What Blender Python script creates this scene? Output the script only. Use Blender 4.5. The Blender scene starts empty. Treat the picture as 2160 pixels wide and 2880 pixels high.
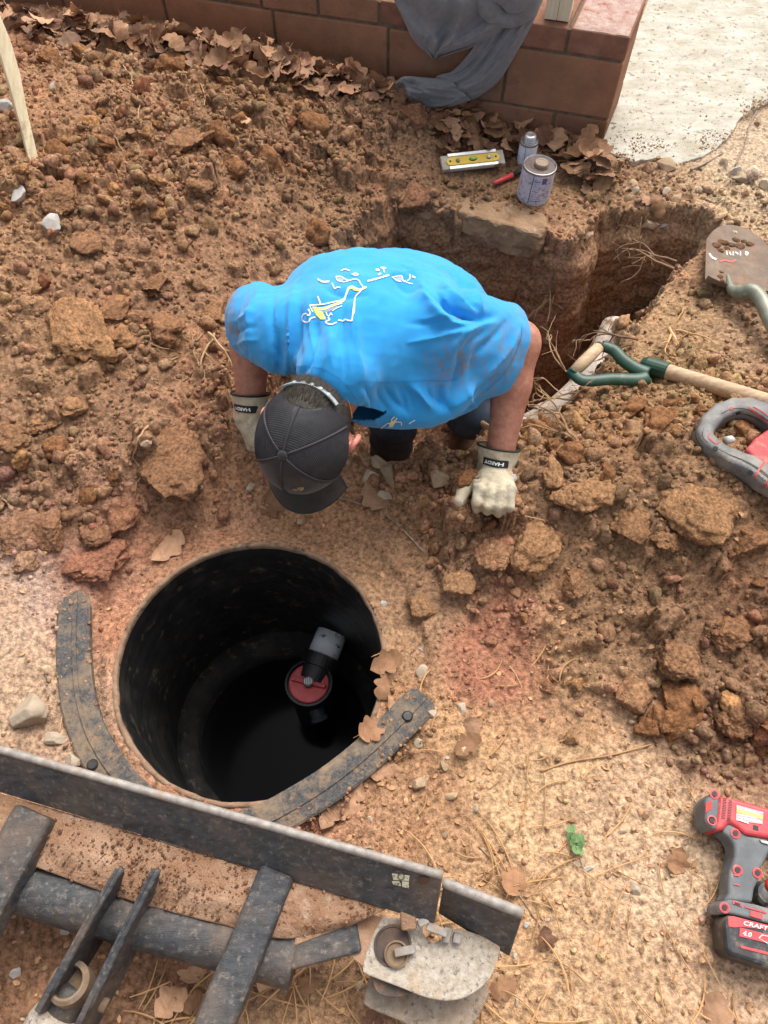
import bpy, bmesh, math, random
import numpy as np
from mathutils import Vector, Matrix, Euler
from mathutils.bvhtree import BVHTree
sc = bpy.context.scene
COL = sc.collection
R = math.radians
rng = np.random.default_rng(7)
random.seed(7)

# ------------------------------------------------------------------ camera, sky, sun, exposure
CH = 1.69
PITCH = 60.0
cam = bpy.data.cameras.new('camera')
cam.sensor_fit = 'VERTICAL'; cam.sensor_height = 36; cam.sensor_width = 27; cam.lens = 27.0
cam.clip_start = 0.02; cam.clip_end = 400
camo = bpy.data.objects.new('camera', cam); COL.objects.link(camo)
camo.location = (0, 0, CH); camo.rotation_euler = (R(90 - PITCH), 0, 0)
sc.camera = camo

SUN_EL, SUN_AZ = 56.0, 24.0          # azimuth measured from +Y towards +X
w = bpy.data.worlds.new('World'); sc.world = w; w.use_nodes = True
nt = w.node_tree
bg = nt.nodes['Background']
sky = nt.nodes.new('ShaderNodeTexSky'); sky.sky_type = 'NISHITA'; sky.sun_disc = False
sky.sun_elevation = R(SUN_EL); sky.sun_rotation = R(SUN_AZ); sky.dust_density = 6.0; sky.air_density = 1.0; sky.ozone_density = 1.0
hs = nt.nodes.new('ShaderNodeHueSaturation'); hs.inputs['Saturation'].default_value = 0.28
nt.links.new(sky.outputs[0], hs.inputs['Color']); nt.links.new(hs.outputs[0], bg.inputs['Color'])
bg.inputs['Strength'].default_value = 0.15
sun = bpy.data.lights.new('sun', 'SUN'); sun.energy = 1.5; sun.angle = R(34); sun.color = (1, 0.95, 0.88)
suno = bpy.data.objects.new('sun', sun); COL.objects.link(suno)
_d = Vector((math.sin(R(SUN_AZ)) * math.cos(R(SUN_EL)), math.cos(R(SUN_AZ)) * math.cos(R(SUN_EL)), math.sin(R(SUN_EL))))
suno.rotation_euler = (-_d).to_track_quat('-Z', 'Y').to_euler()
suno.location = _d * 6
vs = sc.view_settings
vs.view_transform = 'Standard'; vs.look = 'None'; vs.gamma = 1.0; vs.use_curve_mapping = False
vs.exposure = 0.62

# ------------------------------------------------------------------ photo geometry helpers
SP, CP = math.sin(R(PITCH)), math.cos(R(PITCH))
def ray(px, py):
    a = (px - 1080) / 2160.0; b = -(py - 1440) / 2160.0
    return np.array([a, CP + b * SP, -SP + b * CP])
def U(px, py, z=0.0):
    d = ray(px, py); t = (z - CH) / d[2]
    return np.array([0, 0, CH]) + d * t
def UT(px, py, t):
    return np.array([0, 0, CH]) + ray(px, py) * t
def proj(P):
    P = np.asarray(P, float) - np.array([0, 0, CH])
    dep = P[..., 1] * CP - P[..., 2] * SP
    up = P[..., 1] * SP + P[..., 2] * CP
    return 1080 + 2160 * P[..., 0] / dep, 1440 - 2160 * up / dep
def lin(c):
    c = np.asarray(c, float) / 255.0
    return np.where(c <= 0.04045, c / 12.92, ((c + 0.055) / 1.055) ** 2.4)
def sst(a, b, x):
    t = np.clip((x - a) / (b - a + 1e-12), 0, 1)
    return t * t * (3 - 2 * t)

# ------------------------------------------------------------------ numpy noise
_LAT = {}
def vnoise2(x, y, seed=0):
    key = ('2', seed)
    if key not in _LAT: _LAT[key] = np.random.default_rng(1000 + seed).random((256, 256)) * 2 - 1
    L = _LAT[key]
    xi = np.floor(x).astype(np.int64); yi = np.floor(y).astype(np.int64)
    fx = x - xi; fy = y - yi
    fx = fx * fx * fx * (fx * (fx * 6 - 15) + 10); fy = fy * fy * fy * (fy * (fy * 6 - 15) + 10)
    a = L[xi & 255, yi & 255]; b = L[(xi + 1) & 255, yi & 255]; c = L[xi & 255, (yi + 1) & 255]; d = L[(xi + 1) & 255, (yi + 1) & 255]
    return (a * (1 - fx) + b * fx) * (1 - fy) + (c * (1 - fx) + d * fx) * fy
def fbm2(x, y, s, octs=4, seed=0, gain=0.5):
    r = 0; a = 1; n = 0
    for o in range(octs):
        r = r + a * vnoise2(x * s + 17.3 * o, y * s - 9.1 * o, seed + o); n += a; a *= gain; s *= 2.03
    return r / n
def vnoise3(P, s, seed=0):
    key = ('3', seed)
    if key not in _LAT: _LAT[key] = np.random.default_rng(2000 + seed).random((32, 32, 32)) * 2 - 1
    L = _LAT[key]; Q = np.asarray(P) * s
    I = np.floor(Q).astype(np.int64); f = Q - I; f = f * f * (3 - 2 * f); I &= 31; J = (I + 1) & 31
    r = 0
    for dx in (0, 1):
        for dy in (0, 1):
            for dz in (0, 1):
                wgt = (f[..., 0] if dx else 1 - f[..., 0]) * (f[..., 1] if dy else 1 - f[..., 1]) * (f[..., 2] if dz else 1 - f[..., 2])
                r = r + wgt * L[(J if dx else I)[..., 0], (J if dy else I)[..., 1], (J if dz else I)[..., 2]]
    return r
def fbm3(P, s, octs=3, seed=0):
    r = 0; a = 1; n = 0
    for o in range(octs):
        r = r + a * vnoise3(P, s, seed + o); n += a; a *= 0.5; s *= 2.1
    return r / n

# ------------------------------------------------------------------ materials
def _n(nt, t, **kw):
    n = nt.nodes.new(t)
    for k, v in kw.items(): setattr(n, k, v)
    return n
def pmat(name, c1, c2=None, scale=20.0, rough=0.8, metallic=0.0, bump=0.0, bscale=None, dirt=None, attr=None, attr_var=0.35,
         rnd=0.0, coat=0.0, stretch=None, detail=6.0, spec=0.5, wave=None, sheen=0.0, dirt2=None, alpha=None, trans=0.0, lo=0.35, hi=0.65, sss=0.0, crack=0.0):
    """procedural principled material: two-tone noise, optional dirt layers, bump"""
    m = bpy.data.materials.new(name); m.use_nodes = True
    nt = m.node_tree; b = nt.nodes['Principled BSDF']; lk = nt.links.new
    b.inputs['Roughness'].default_value = rough; b.inputs['Metallic'].default_value = metallic
    b.inputs['Specular IOR Level'].default_value = spec; b.inputs['Coat Weight'].default_value = coat
    b.inputs['Sheen Weight'].default_value = sheen; b.inputs['Transmission Weight'].default_value = trans
    if sss: b.inputs['Subsurface Weight'].default_value = sss; b.inputs['Subsurface Radius'].default_value = (0.01, 0.004, 0.002); b.inputs['Subsurface Scale'].default_value = 0.5
    tc = _n(nt, 'ShaderNodeTexCoord'); vec = tc.outputs['Object']
    if stretch:
        mp = _n(nt, 'ShaderNodeMapping'); mp.inputs['Scale'].default_value = stretch; lk(vec, mp.inputs[0]); vec = mp.outputs[0]
    no = _n(nt, 'ShaderNodeTexNoise'); no.inputs['Scale'].default_value = scale; no.inputs['Detail'].default_value = detail; no.inputs['Roughness'].default_value = 0.62
    lk(vec, no.inputs['Vector'])
    rp = _n(nt, 'ShaderNodeMapRange'); rp.inputs[1].default_value = lo; rp.inputs[2].default_value = hi; lk(no.outputs['Fac'], rp.inputs[0])
    mx = _n(nt, 'ShaderNodeMix', data_type='RGBA'); lk(rp.outputs[0], mx.inputs[0])
    c2 = c1 if c2 is None else c2
    if attr:
        at = _n(nt, 'ShaderNodeAttribute', attribute_name=attr)
        for i, f in ((6, 1 - attr_var), (7, 1 + attr_var)):
            ml = _n(nt, 'ShaderNodeMix', data_type='RGBA', blend_type='MULTIPLY'); ml.inputs[0].default_value = 1
            lk(at.outputs['Color'], ml.inputs[6]); ml.inputs[7].default_value = (f, f, f, 1); lk(ml.outputs[2], mx.inputs[i])
    else:
        mx.inputs[6].default_value = (*c1, 1); mx.inputs[7].default_value = (*c2, 1)
    col = mx.outputs[2]
    for dl in (dirt, dirt2):
        if not dl: continue
        dc, amt, ds = dl[:3]
        n2 = _n(nt, 'ShaderNodeTexNoise'); n2.inputs['Scale'].default_value = ds; n2.inputs['Detail'].default_value = 8; n2.inputs['Roughness'].default_value = 0.7
        lk(tc.outputs['Object'], n2.inputs['Vector'])
        r2 = _n(nt, 'ShaderNodeMapRange'); r2.inputs[1].default_value = 0.68 - 0.36 * amt; r2.inputs[2].default_value = 0.68 - 0.36 * amt + (dl[3] if len(dl) > 3 else 0.12); lk(n2.outputs['Fac'], r2.inputs[0])
        m2 = _n(nt, 'ShaderNodeMix', data_type='RGBA'); lk(r2.outputs[0], m2.inputs[0]); lk(col, m2.inputs[6]); m2.inputs[7].default_value = (*dc, 1); col = m2.outputs[2]
    if rnd:
        oi = _n(nt, 'ShaderNodeObjectInfo'); r3 = _n(nt, 'ShaderNodeMapRange'); r3.inputs[3].default_value = 1 - rnd; r3.inputs[4].default_value = 1 + rnd; lk(oi.outputs['Random'], r3.inputs[0])
        m3 = _n(nt, 'ShaderNodeMix', data_type='RGBA', blend_type='MULTIPLY'); m3.inputs[0].default_value = 1; lk(col, m3.inputs[6]); lk(r3.outputs[0], m3.inputs[7]); col = m3.outputs[2]
    lk(col, b.inputs['Base Color'])
    h = None
    if bump:
        n4 = _n(nt, 'ShaderNodeTexNoise'); n4.inputs['Scale'].default_value = bscale or scale * 4; n4.inputs['Detail'].default_value = 7; n4.inputs['Roughness'].default_value = 0.65; lk(vec, n4.inputs['Vector']); h = n4.outputs['Fac']
        if wave:
            wv = _n(nt, 'ShaderNodeTexWave'); wv.inputs['Scale'].default_value = wave; lk(vec, wv.inputs['Vector'])
            ad = _n(nt, 'ShaderNodeMath', operation='ADD'); lk(h, ad.inputs[0]); lk(wv.outputs['Fac'], ad.inputs[1]); h = ad.outputs[0]
        bp = _n(nt, 'ShaderNodeBump'); bp.inputs['Strength'].default_value = 1.0; bp.inputs['Distance'].default_value = bump; lk(h, bp.inputs['Height']); lk(bp.outputs[0], b.inputs['Normal'])
    return m

# ------------------------------------------------------------------ mesh / object helpers
def mesh_np(name, V, F, smooth=False, col=None):
    """V (n,3); F (m,k) array of equal-size faces, or list of lists"""
    me = bpy.data.meshes.new(name); V = np.asarray(V, np.float32)
    if isinstance(F, np.ndarray):
        m, k = F.shape
        me.vertices.add(len(V)); me.vertices.foreach_set('co', V.ravel())
        me.loops.add(m * k); me.loops.foreach_set('vertex_index', F.astype(np.int32).ravel())
        me.polygons.add(m); me.polygons.foreach_set('loop_start', np.arange(0, m * k, k, dtype=np.int32))
        try: me.polygons.foreach_set('loop_total', np.full(m, k, np.int32))
        except Exception: pass
        me.update(calc_edges=True)
    else:
        me.from_pydata([tuple(map(float, v)) for v in V], [], [tuple(map(int, f)) for f in F]); me.update()
    if smooth: me.polygons.foreach_set('use_smooth', np.ones(len(me.polygons), bool))
    if col is not None:
        a = me.attributes.new('col', 'FLOAT_COLOR', 'POINT')
        c = np.ones((len(V), 4), np.float32); c[:, :3] = col; a.data.foreach_set('color', c.ravel())
    return me
def root_loc(o):
    while o.parent: o = o.parent
    return np.array(o.location)
def thing(name, label, cat, loc, group=None):
    o = bpy.data.objects.new(name, None); COL.objects.link(o); o.location = tuple(float(v) for v in loc); o.empty_display_size = 0.05
    return tag(o, label, cat, group)
def tag(o, label=None, cat=None, group=None, kind=None):
    if label: o['label'] = label
    if cat: o['category'] = cat
    if group: o['group'] = group
    if kind: o['kind'] = kind
    return o
def obj(name, V, F, mat, parent=None, smooth=False, col=None, origin=None):
    """mesh object from WORLD coordinates; a child is stored relative to its thing's base"""
    V = np.asarray(V, float)
    if parent is not None: off = root_loc(parent)
    elif origin is None:
        off = np.array([V[:, 0].mean(), V[:, 1].mean(), V[:, 2].min()])
    else: off = np.asarray(origin, float)
    me = mesh_np(name, V - off, F, smooth, col); me.materials.append(mat)
    o = bpy.data.objects.new(name, me); COL.objects.link(o)
    if parent is not None: o.parent = parent
    else: o.location = tuple(float(v) for v in off)
    return o
def from_bm(bm):
    V = np.array([v.co[:] for v in bm.verts]); bm.verts.index_update()
    F = [[v.index for v in f.verts] for f in bm.faces]; bm.free(); return V, F
def bevel_bm(bm, w, seg=2, angle=35):
    es = [e for e in bm.edges if len(e.link_faces) == 2 and e.calc_face_angle(0) > R(angle)]
    if es and w > 0: bmesh.ops.bevel(bm, geom=es, offset=w, segments=seg, profile=0.5, affect='EDGES', clamp_overlap=True)
def prism(base, off, bevel=0.0, seg=2):
    """base: list of 3D points (planar polygon); off: 3D extrusion vector"""
    bm = bmesh.new(); vs_ = [bm.verts.new(tuple(map(float, p))) for p in base]; f = bm.faces.new(vs_)
    r = bmesh.ops.extrude_face_region(bm, geom=[f])
    bmesh.ops.translate(bm, vec=Vector(tuple(map(float, off))), verts=[e for e in r['geom'] if isinstance(e, bmesh.types.BMVert)])
    bmesh.ops.recalc_face_normals(bm, faces=bm.faces)
    bevel_bm(bm, bevel, seg)
    return from_bm(bm)
def frame(x, zhint):
    x = np.asarray(x, float); x = x / np.linalg.norm(x); z = np.asarray(zhint, float); z = z - x * (z @ x); z /= np.linalg.norm(z)
    return x, np.cross(z, x), z
def boxo(c, ax, ay, az, hx, hy, hz, bevel=0.0, seg=2):
    c, ax, ay, az = (np.asarray(v, float) for v in (c, ax, ay, az))
    b = [c + ax * sx * hx + ay * sy * hy - az * hz for sx, sy in ((-1, -1), (1, -1), (1, 1), (-1, 1))]
    return prism(b, az * 2 * hz, bevel, seg)
def merge(*vf):
    V = []; F = []; n = 0
    for v, f in vf:
        V.append(np.asarray(v, float)); F += [[int(i) + n for i in q] for q in f]; n += len(v)
    return np.vstack(V), F
def smooth_path(P, n):
    """Catmull-Rom resample"""
    P = np.asarray(P, float)
    if len(P) < 3:
        t = np.linspace(0, 1, n)[:, None]; return P[0] * (1 - t) + P[-1] * t
    Q = np.vstack([2 * P[0] - P[1], P, 2 * P[-1] - P[-2]])
    out = []
    for u in np.linspace(0, len(P) - 1 - 1e-9, n):
        i = int(u); t = u - i; a, b, c, d = Q[i:i + 4]
        out.append(0.5 * ((2 * b) + (-a + c) * t + (2 * a - 5 * b + 4 * c - d) * t * t + (-a + 3 * b - 3 * c + d) * t ** 3))
    return np.array(out)
def tube(P, r, n=8, cap=True, flat=1.0, up=None):
    P = np.asarray(P, float); m = len(P); r = np.broadcast_to(np.asarray(r, float), (m,)) if np.ndim(r) < 2 else r
    T = np.gradient(P, axis=0); T /= np.linalg.norm(T, axis=1)[:, None] + 1e-12
    a = np.array([0, 0, 1.0]) if up is None else np.asarray(up, float)
    if abs(T[0] @ a) > 0.95: a = np.array([1.0, 0, 0])
    N = a - T[0] * (a @ T[0]); N /= np.linalg.norm(N); V = []
    for i in range(m):
        N = N - T[i] * (N @ T[i]); N /= np.linalg.norm(N) + 1e-12; B = np.cross(T[i], N)
        for k in range(n):
            th = 2 * math.pi * k / n
            V.append(P[i] + r[i] * (math.cos(th) * B + flat * math.sin(th) * N))
    F = [[i * n + k, i * n + (k + 1) % n, (i + 1) * n + (k + 1) % n, (i + 1) * n + k] for i in range(m - 1) for k in range(n)]
    if cap: F.append(list(range(n))[::-1]); F.append([(m - 1) * n + k for k in range(n)])
    return np.array(V), F
def lathe(prof, c, ax=(0, 0, 1), n=32, xh=(1, 0, 0), cap0=True, cap1=True):
    """prof: list of (radius, height)"""
    z, = (np.asarray(ax, float) / np.linalg.norm(ax),); x = np.asarray(xh, float); x = x - z * (x @ z); x /= np.linalg.norm(x); y = np.cross(z, x); c = np.asarray(c, float)
    V = [c + z * h + r * (math.cos(2 * math.pi * k / n) * x + math.sin(2 * math.pi * k / n) * y) for r, h in prof for k in range(n)]
    m = len(prof)
    F = [[i * n + k, i * n + (k + 1) % n, (i + 1) * n + (k + 1) % n, (i + 1) * n + k] for i in range(m - 1) for k in range(n)]
    if cap0: F.append(list(range(n))[::-1])
    if cap1: F.append([(m - 1) * n + k for k in range(n)])
    return np.array(V), F
def ico(sub):
    bm = bmesh.new(); bmesh.ops.create_icosphere(bm, subdivisions=sub, radius=1.0)
    V = np.array([v.co[:] for v in bm.verts]); F = np.array([[v.index for v in f.verts] for f in bm.faces]); bm.free(); return V, F
def grid_faces(nu, nv, wrap_v=False):
    i, j = np.meshgrid(np.arange(nu - 1), np.arange(nv if wrap_v else nv - 1), indexing='ij')
    j2 = (j + 1) % nv
    return np.stack([i * nv + j, (i + 1) * nv + j, (i + 1) * nv + j2, i * nv + j2], -1).reshape(-1, 4)
def text_mesh(s, size, bold=0.0):
    cu = bpy.data.curves.new('lettering', 'FONT'); cu.body = s; cu.size = size; cu.align_x = 'CENTER'; cu.align_y = 'CENTER'; cu.offset = bold; cu.resolution_u = 3
    o = bpy.data.objects.new('lettering', cu); COL.objects.link(o)
    dg = bpy.context.evaluated_depsgraph_get(); me = bpy.data.meshes.new_from_object(o.evaluated_get(dg))
    V = np.array([v.co[:] for v in me.vertices]); F = [list(p.vertices) for p in me.polygons]
    bpy.data.objects.remove(o); bpy.data.curves.remove(cu); bpy.data.meshes.remove(me)
    return V, F
# ------------------------------------------------------------------ terrain
RC = np.array([-0.303, 0.576]); RR = 0.300            # riser centre and inner radius
TR = [(-.33, 1.30, .16), (-.2, 1.17, .10), (-.02, 1.115, .07), (.17, 1.10, .07), (.36, 1.13, .12), (.50, 1.25, .27), (.62, 1.42, .24), (.74, 1.60, .20), (.88, 1.78, .16),
      (1.08, 2.00, .14), (1.10, 2.09, .10), (.92, 2.13, .10), (.70, 2.10, .09), (.625, 1.97, .08), (.56, 1.99, .08), (.50, 2.07, .08), (.28, 2.12, .08), (.03, 2.15, .09), (-.08, 2.03, .10), (-.22, 1.72, .2)]
def trench_sdf(x, y):
    """distance inside the trench outline (negative outside) and local wall run"""
    best = np.full(np.shape(x), 1e9); wid = np.zeros(np.shape(x)); inside = np.zeros(np.shape(x), bool); n = len(TR); wsum = np.zeros(np.shape(x))
    for i in range(n):
        x0, y0, w0 = TR[i]; x1, y1, w1 = TR[(i + 1) % n]
        ex, ey = x1 - x0, y1 - y0; t = np.clip(((x - x0) * ex + (y - y0) * ey) / (ex * ex + ey * ey), 0, 1)
        d = np.hypot(x - x0 - t * ex, y - y0 - t * ey)
        best = np.minimum(best, d)
        ww = 1.0 / (d * d + 2e-4) ** 2; wid += ww * (w0 + (w1 - w0) * t); wsum += ww
        c = ((y0 > y) != (y1 > y)) & (x < (x1 - x0) * (y - y0) / (y1 - y0 + 1e-12) + x0)
        inside ^= c
    return np.where(inside, best, -best), wid / wsum
def gauss(x, y, cx, cy, sx, sy): return np.exp(-0.5 * (((x - cx) / sx) ** 2 + ((y - cy) / sy) ** 2))
def heap_left(x, y):
    return 0.37 * gauss(x, y, -1.28, 1.95, .58, .62) + 0.13 * gauss(x, y, -.42, 2.25, .38, .30) + .05 * gauss(x, y, -.62, 1.25, .22, .25)
LINE = [(-.05, .98), (.10, .80), (.217, .62), (.40, .47), (.58, .345), (.8, .27), (1.3, .2)]
def heap_right_edge(x): return np.interp(x, [p[0] for p in LINE], [p[1] for p in LINE])
def heap_right(x, y):
    d = y - heap_right_edge(x)
    return (0.15 * gauss(x, y, .88, .98, .40, .26) + .055 * gauss(x, y, .30, 1.0, .16, .12) + .07 * gauss(x, y, .55, .98, .2, .16)) * sst(-.05, .2, d)
def base_h(x, y):
    h = heap_left(x, y) + heap_right(x, y)
    h = h + .05 * gauss(x, y, 1.15, 1.55, .3, .4)
    wl = 2.447 + (.759 - x) * .2752                      # line of the block wall
    h = h + .10 * sst(.5, .05, wl - y) * sst(.5, -.3, x)
    h = h - .05 * sst(.12, -.1, y) * sst(.3, -.1, x)
    rd = np.hypot(x - RC[0], y - RC[1])
    k = sst(.60, .40, rd)
    h = h * (1 - k) + k * (.006 - .018 * sst(.315, .36, rd) * sst(.42, .39, rd) + .004 * fbm2(x, y, 30, 3, 77))
    td, tw = trench_sdf(x + .025 * fbm2(x, y, 9, 3, 40), y + .025 * fbm2(x, y, 9, 3, 44))
    wgt = sst(0, 1, np.clip(td / tw, 0, 1)) * .35 + .65 * np.clip(td / tw, 0, 1)
    wgt = np.where(td > 0, wgt, 0)
    fl = -.64 - .14 * sst(.4, .65, x) + .08 * fbm2(x, y, 5, 2, 50)
    h = h - .025 * sst(-.06, 0, td) * (1 - wgt) * 0
    ff = gauss(x, y, .22, 2.12, .34, .16); h = h * (1 - .85 * ff)
    return h * (1 - wgt) + fl * wgt, td
def loose_mask(x, y):
    a = sst(.035, .11, heap_left(x, y)) ; b = sst(-.02, .12, y - heap_right_edge(x)) * sst(-.1, .1, x)
    m = np.maximum(a, b * np.where(y > 1.45, .45, 1.0))
    m = np.maximum(m, .30 * sst(.9, 1.0, y))
    rd = np.hypot(x - RC[0], y - RC[1])
    m = m * (1 - sst(.47, .36, rd))
    wl = 2.447 + (.759 - x) * .2752
    m = m * (.45 + .55 * sst(-.25, .2, fbm2(x, y, 3.2, 3, 90)))
    return np.clip(m, .04, 1) * sst(-.0, .2, wl - y + .05)
def axis(a, b, st, far):
    core = np.arange(a, b + st / 2, st); s = st; lo = [a]; 
    while lo[-1] > -far: s *= 1.22; lo.append(lo[-1] - s)
    s = st; hi = [core[-1]]
    while hi[-1] < far: s *= 1.22; hi.append(hi[-1] + s)
    return np.concatenate([lo[:0:-1], core, hi[1:]])
GX = axis(-1.5, 1.5, .0046, 60.0); GY = axis(-.30, 2.95, .0046, 60.0)
X, Y = np.meshgrid(GX, GY, indexing='ij')
Z, TD = base_h(X, Y)
LM = loose_mask(X, Y)
far = sst(4, 2.2, np.hypot(X, Y - 1.2))
Z = Z + far * (LM * (.028 * fbm2(X, Y, 5, 4, 1) + .016 * fbm2(X, Y, 18, 4, 5)) + (.010 * fbm2(X, Y, 6, 4, 9) + .006 * fbm2(X, Y, 30, 3, 13)))
tin = sst(-.005, .03, TD)
Z = Z + tin * .02 * fbm2(X, Y, 25, 4, 21)
# stamped clods: lumps pressed into the surface
CLEAR0 = [(*U(1275, 470, .03)[:2], .07), (*U(1327, 470, .03)[:2], .07), (*U(1380, 468, .03)[:2], .07)]
def stamps(n, rlo, rhi, thr, sink, hr, power=2.2):
    px = rng.uniform(-1.45, 1.4, n * 6); py = rng.uniform(-.28, 2.75, n * 6)
    m = loose_mask(px, py); td, _ = trench_sdf(px, py)
    rd_ = np.hypot(px - RC[0], py - RC[1])
    k = (rng.random(n * 6) < m * thr + (1 - thr) * .15) & (td < .02) & (rd_ > .40)
    for cx_, cy_, ra in CLEAR0: k &= np.hypot(px - cx_, py - cy_) > ra
    px, py, m = px[k][:n], py[k][:n], m[k][:n]
    r = rlo + (rhi - rlo) * rng.random(len(px)) ** power
    for x0, y0, r0, m0 in zip(px, py, r, m):
        i0, i1 = np.searchsorted(GX, (x0 - r0 * 1.3, x0 + r0 * 1.3)); j0, j1 = np.searchsorted(GY, (y0 - r0 * 1.3, y0 + r0 * 1.3))
        if i1 <= i0 or j1 <= j0: continue
        dx = X[i0:i1, j0:j1] - x0; dy = Y[i0:i1, j0:j1] - y0
        th = rng.random() * 6.28; c, s = math.cos(th), math.sin(th); e = rng.uniform(.7, 1.25)
        u = (dx * c + dy * s) / e; v = (-dx * s + dy * c) * e
        p4 = rng.uniform(2, 3.6)
        q = ((np.abs(u) ** p4 + np.abs(v) ** p4) ** (1 / p4)) / r0
        ic, jc = (i0 + i1) // 2, (j0 + j1) // 2
        sl = rng.normal(0, .28, 2); q = q * (1 + .22 * np.sin(3 * np.arctan2(dy, dx) + th * 5) + .12 * np.sin(7 * np.arctan2(dy, dx) + th * 9))
        b = np.minimum(np.clip(1 - q, 0, 1) * 2.0, .62 + .1 * np.sin(u / r0 * 5)) * r0 * hr * (.5 + .5 * m0) + dx * sl[0] + dy * sl[1]
        zz = Z[ic, jc] - r0 * sink + b
        Z[i0:i1, j0:j1] = np.where(q < 1, np.maximum(Z[i0:i1, j0:j1], zz), Z[i0:i1, j0:j1])
stamps(420, .02, .06, .95, .35, .85)
stamps(5200, .008, .026, .9, .25, .85)
stamps(9000, .005, .011, .7, .2, .8)
stamps(1300, .004, .010, .25, .40, .35)
Z = Z + far * (.0022 * LM + .0008) * fbm2(X, Y, 120, 2, 31)
GZ = Z
def gz(x, y):
    x = np.asarray(x, float); y = np.asarray(y, float)
    i = np.clip(np.searchsorted(GX, x) - 1, 0, len(GX) - 2); j = np.clip(np.searchsorted(GY, y) - 1, 0, len(GY) - 2)
    fx = (x - GX[i]) / (GX[i + 1] - GX[i]); fy = (y - GY[j]) / (GY[j + 1] - GY[j])
    return (GZ[i, j] * (1 - fx) + GZ[i + 1, j] * fx) * (1 - fy) + (GZ[i, j + 1] * (1 - fx) + GZ[i + 1, j + 1] * fx) * fy
def UG(px, py, lift=0.0):
    d = ray(px, py); t = np.arange(.9, 4.5, .004); P = np.array([0, 0, CH]) + d * t[:, None]
    g = gz(P[:, 0], P[:, 1]); k = np.argmax(P[:, 2] < g); p = P[k].copy(); p[2] = g[k] + lift; return p
# soil colour: regional tones read at places in the photograph (dry tan flat, brown heaps, red clay), except trench soil, coloured lighter to offset its shade
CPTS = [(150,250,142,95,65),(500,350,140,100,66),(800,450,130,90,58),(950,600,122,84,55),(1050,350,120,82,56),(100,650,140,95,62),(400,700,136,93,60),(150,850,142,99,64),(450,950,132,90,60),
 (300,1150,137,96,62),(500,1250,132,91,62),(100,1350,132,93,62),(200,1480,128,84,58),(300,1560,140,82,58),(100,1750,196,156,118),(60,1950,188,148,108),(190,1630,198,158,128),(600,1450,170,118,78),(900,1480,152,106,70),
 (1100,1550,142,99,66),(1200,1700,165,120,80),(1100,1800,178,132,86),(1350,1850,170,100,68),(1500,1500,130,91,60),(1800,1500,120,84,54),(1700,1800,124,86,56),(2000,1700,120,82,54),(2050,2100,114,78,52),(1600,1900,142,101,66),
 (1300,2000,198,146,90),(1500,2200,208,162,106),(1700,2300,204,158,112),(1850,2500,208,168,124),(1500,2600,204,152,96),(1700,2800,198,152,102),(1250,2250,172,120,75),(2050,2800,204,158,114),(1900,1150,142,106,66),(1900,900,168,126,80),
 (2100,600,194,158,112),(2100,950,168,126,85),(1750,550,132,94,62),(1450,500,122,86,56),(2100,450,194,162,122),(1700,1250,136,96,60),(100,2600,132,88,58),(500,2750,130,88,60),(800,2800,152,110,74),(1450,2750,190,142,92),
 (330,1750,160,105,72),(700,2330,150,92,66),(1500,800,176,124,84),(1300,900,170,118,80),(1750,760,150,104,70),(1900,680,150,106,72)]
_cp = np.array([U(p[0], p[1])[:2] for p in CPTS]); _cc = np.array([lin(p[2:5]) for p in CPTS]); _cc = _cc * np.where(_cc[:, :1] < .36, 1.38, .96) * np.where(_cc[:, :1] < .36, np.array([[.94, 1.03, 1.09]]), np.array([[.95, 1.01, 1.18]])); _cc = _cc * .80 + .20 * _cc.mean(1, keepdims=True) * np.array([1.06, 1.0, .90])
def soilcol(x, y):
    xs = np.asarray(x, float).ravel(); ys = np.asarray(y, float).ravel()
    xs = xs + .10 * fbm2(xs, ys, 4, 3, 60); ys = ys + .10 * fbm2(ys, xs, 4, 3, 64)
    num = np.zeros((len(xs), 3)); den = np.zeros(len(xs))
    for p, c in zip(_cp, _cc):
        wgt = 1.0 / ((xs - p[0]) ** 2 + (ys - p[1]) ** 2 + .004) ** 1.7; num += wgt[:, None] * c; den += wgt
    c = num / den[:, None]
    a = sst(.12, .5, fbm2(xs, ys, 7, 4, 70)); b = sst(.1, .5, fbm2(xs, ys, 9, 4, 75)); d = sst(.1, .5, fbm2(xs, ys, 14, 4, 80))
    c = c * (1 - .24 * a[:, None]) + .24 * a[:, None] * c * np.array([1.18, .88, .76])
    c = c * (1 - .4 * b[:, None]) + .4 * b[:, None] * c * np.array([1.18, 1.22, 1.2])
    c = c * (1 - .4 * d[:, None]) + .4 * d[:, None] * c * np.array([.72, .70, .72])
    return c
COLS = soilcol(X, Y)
nx_, ny_ = X.shape
F = grid_faces(nx_, ny_)
cx = (X[:-1, :-1] + .5 * np.diff(X, axis=0)[:, :-1]).ravel(); cy = (Y[:-1, :-1] + .5 * np.diff(Y, axis=1)[:-1]).ravel()
keep = np.hypot(cx - RC[0], cy - RC[1]) > RR + .006
M_SOIL = pmat('soil', (1, 1, 1), attr='col', attr_var=.52, scale=95, rough=.96, bump=.0050, bscale=190, spec=.15, detail=9)
VG = np.stack([X, Y, Z], -1).reshape(-1, 3); kk = ((TD > -.01) & (Z < .03)).ravel()
wa = (sst(-.01, .03, TD) * sst(.03, -.05, Z)).ravel()[kk]; Pk = VG[kk]
VG[kk, 0] += wa * (.020 * fbm3(Pk, 14, 3, 31) + .006 * fbm3(Pk, 60, 2, 35)); VG[kk, 1] += wa * (.045 * fbm3(Pk + 5, 9, 3, 37) + .012 * fbm3(Pk + 5, 45, 2, 39))
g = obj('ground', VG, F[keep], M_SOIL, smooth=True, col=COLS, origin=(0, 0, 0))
tag(g, 'bare brown soil ground with dug trench and spoil heaps', kind='structure')
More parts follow.
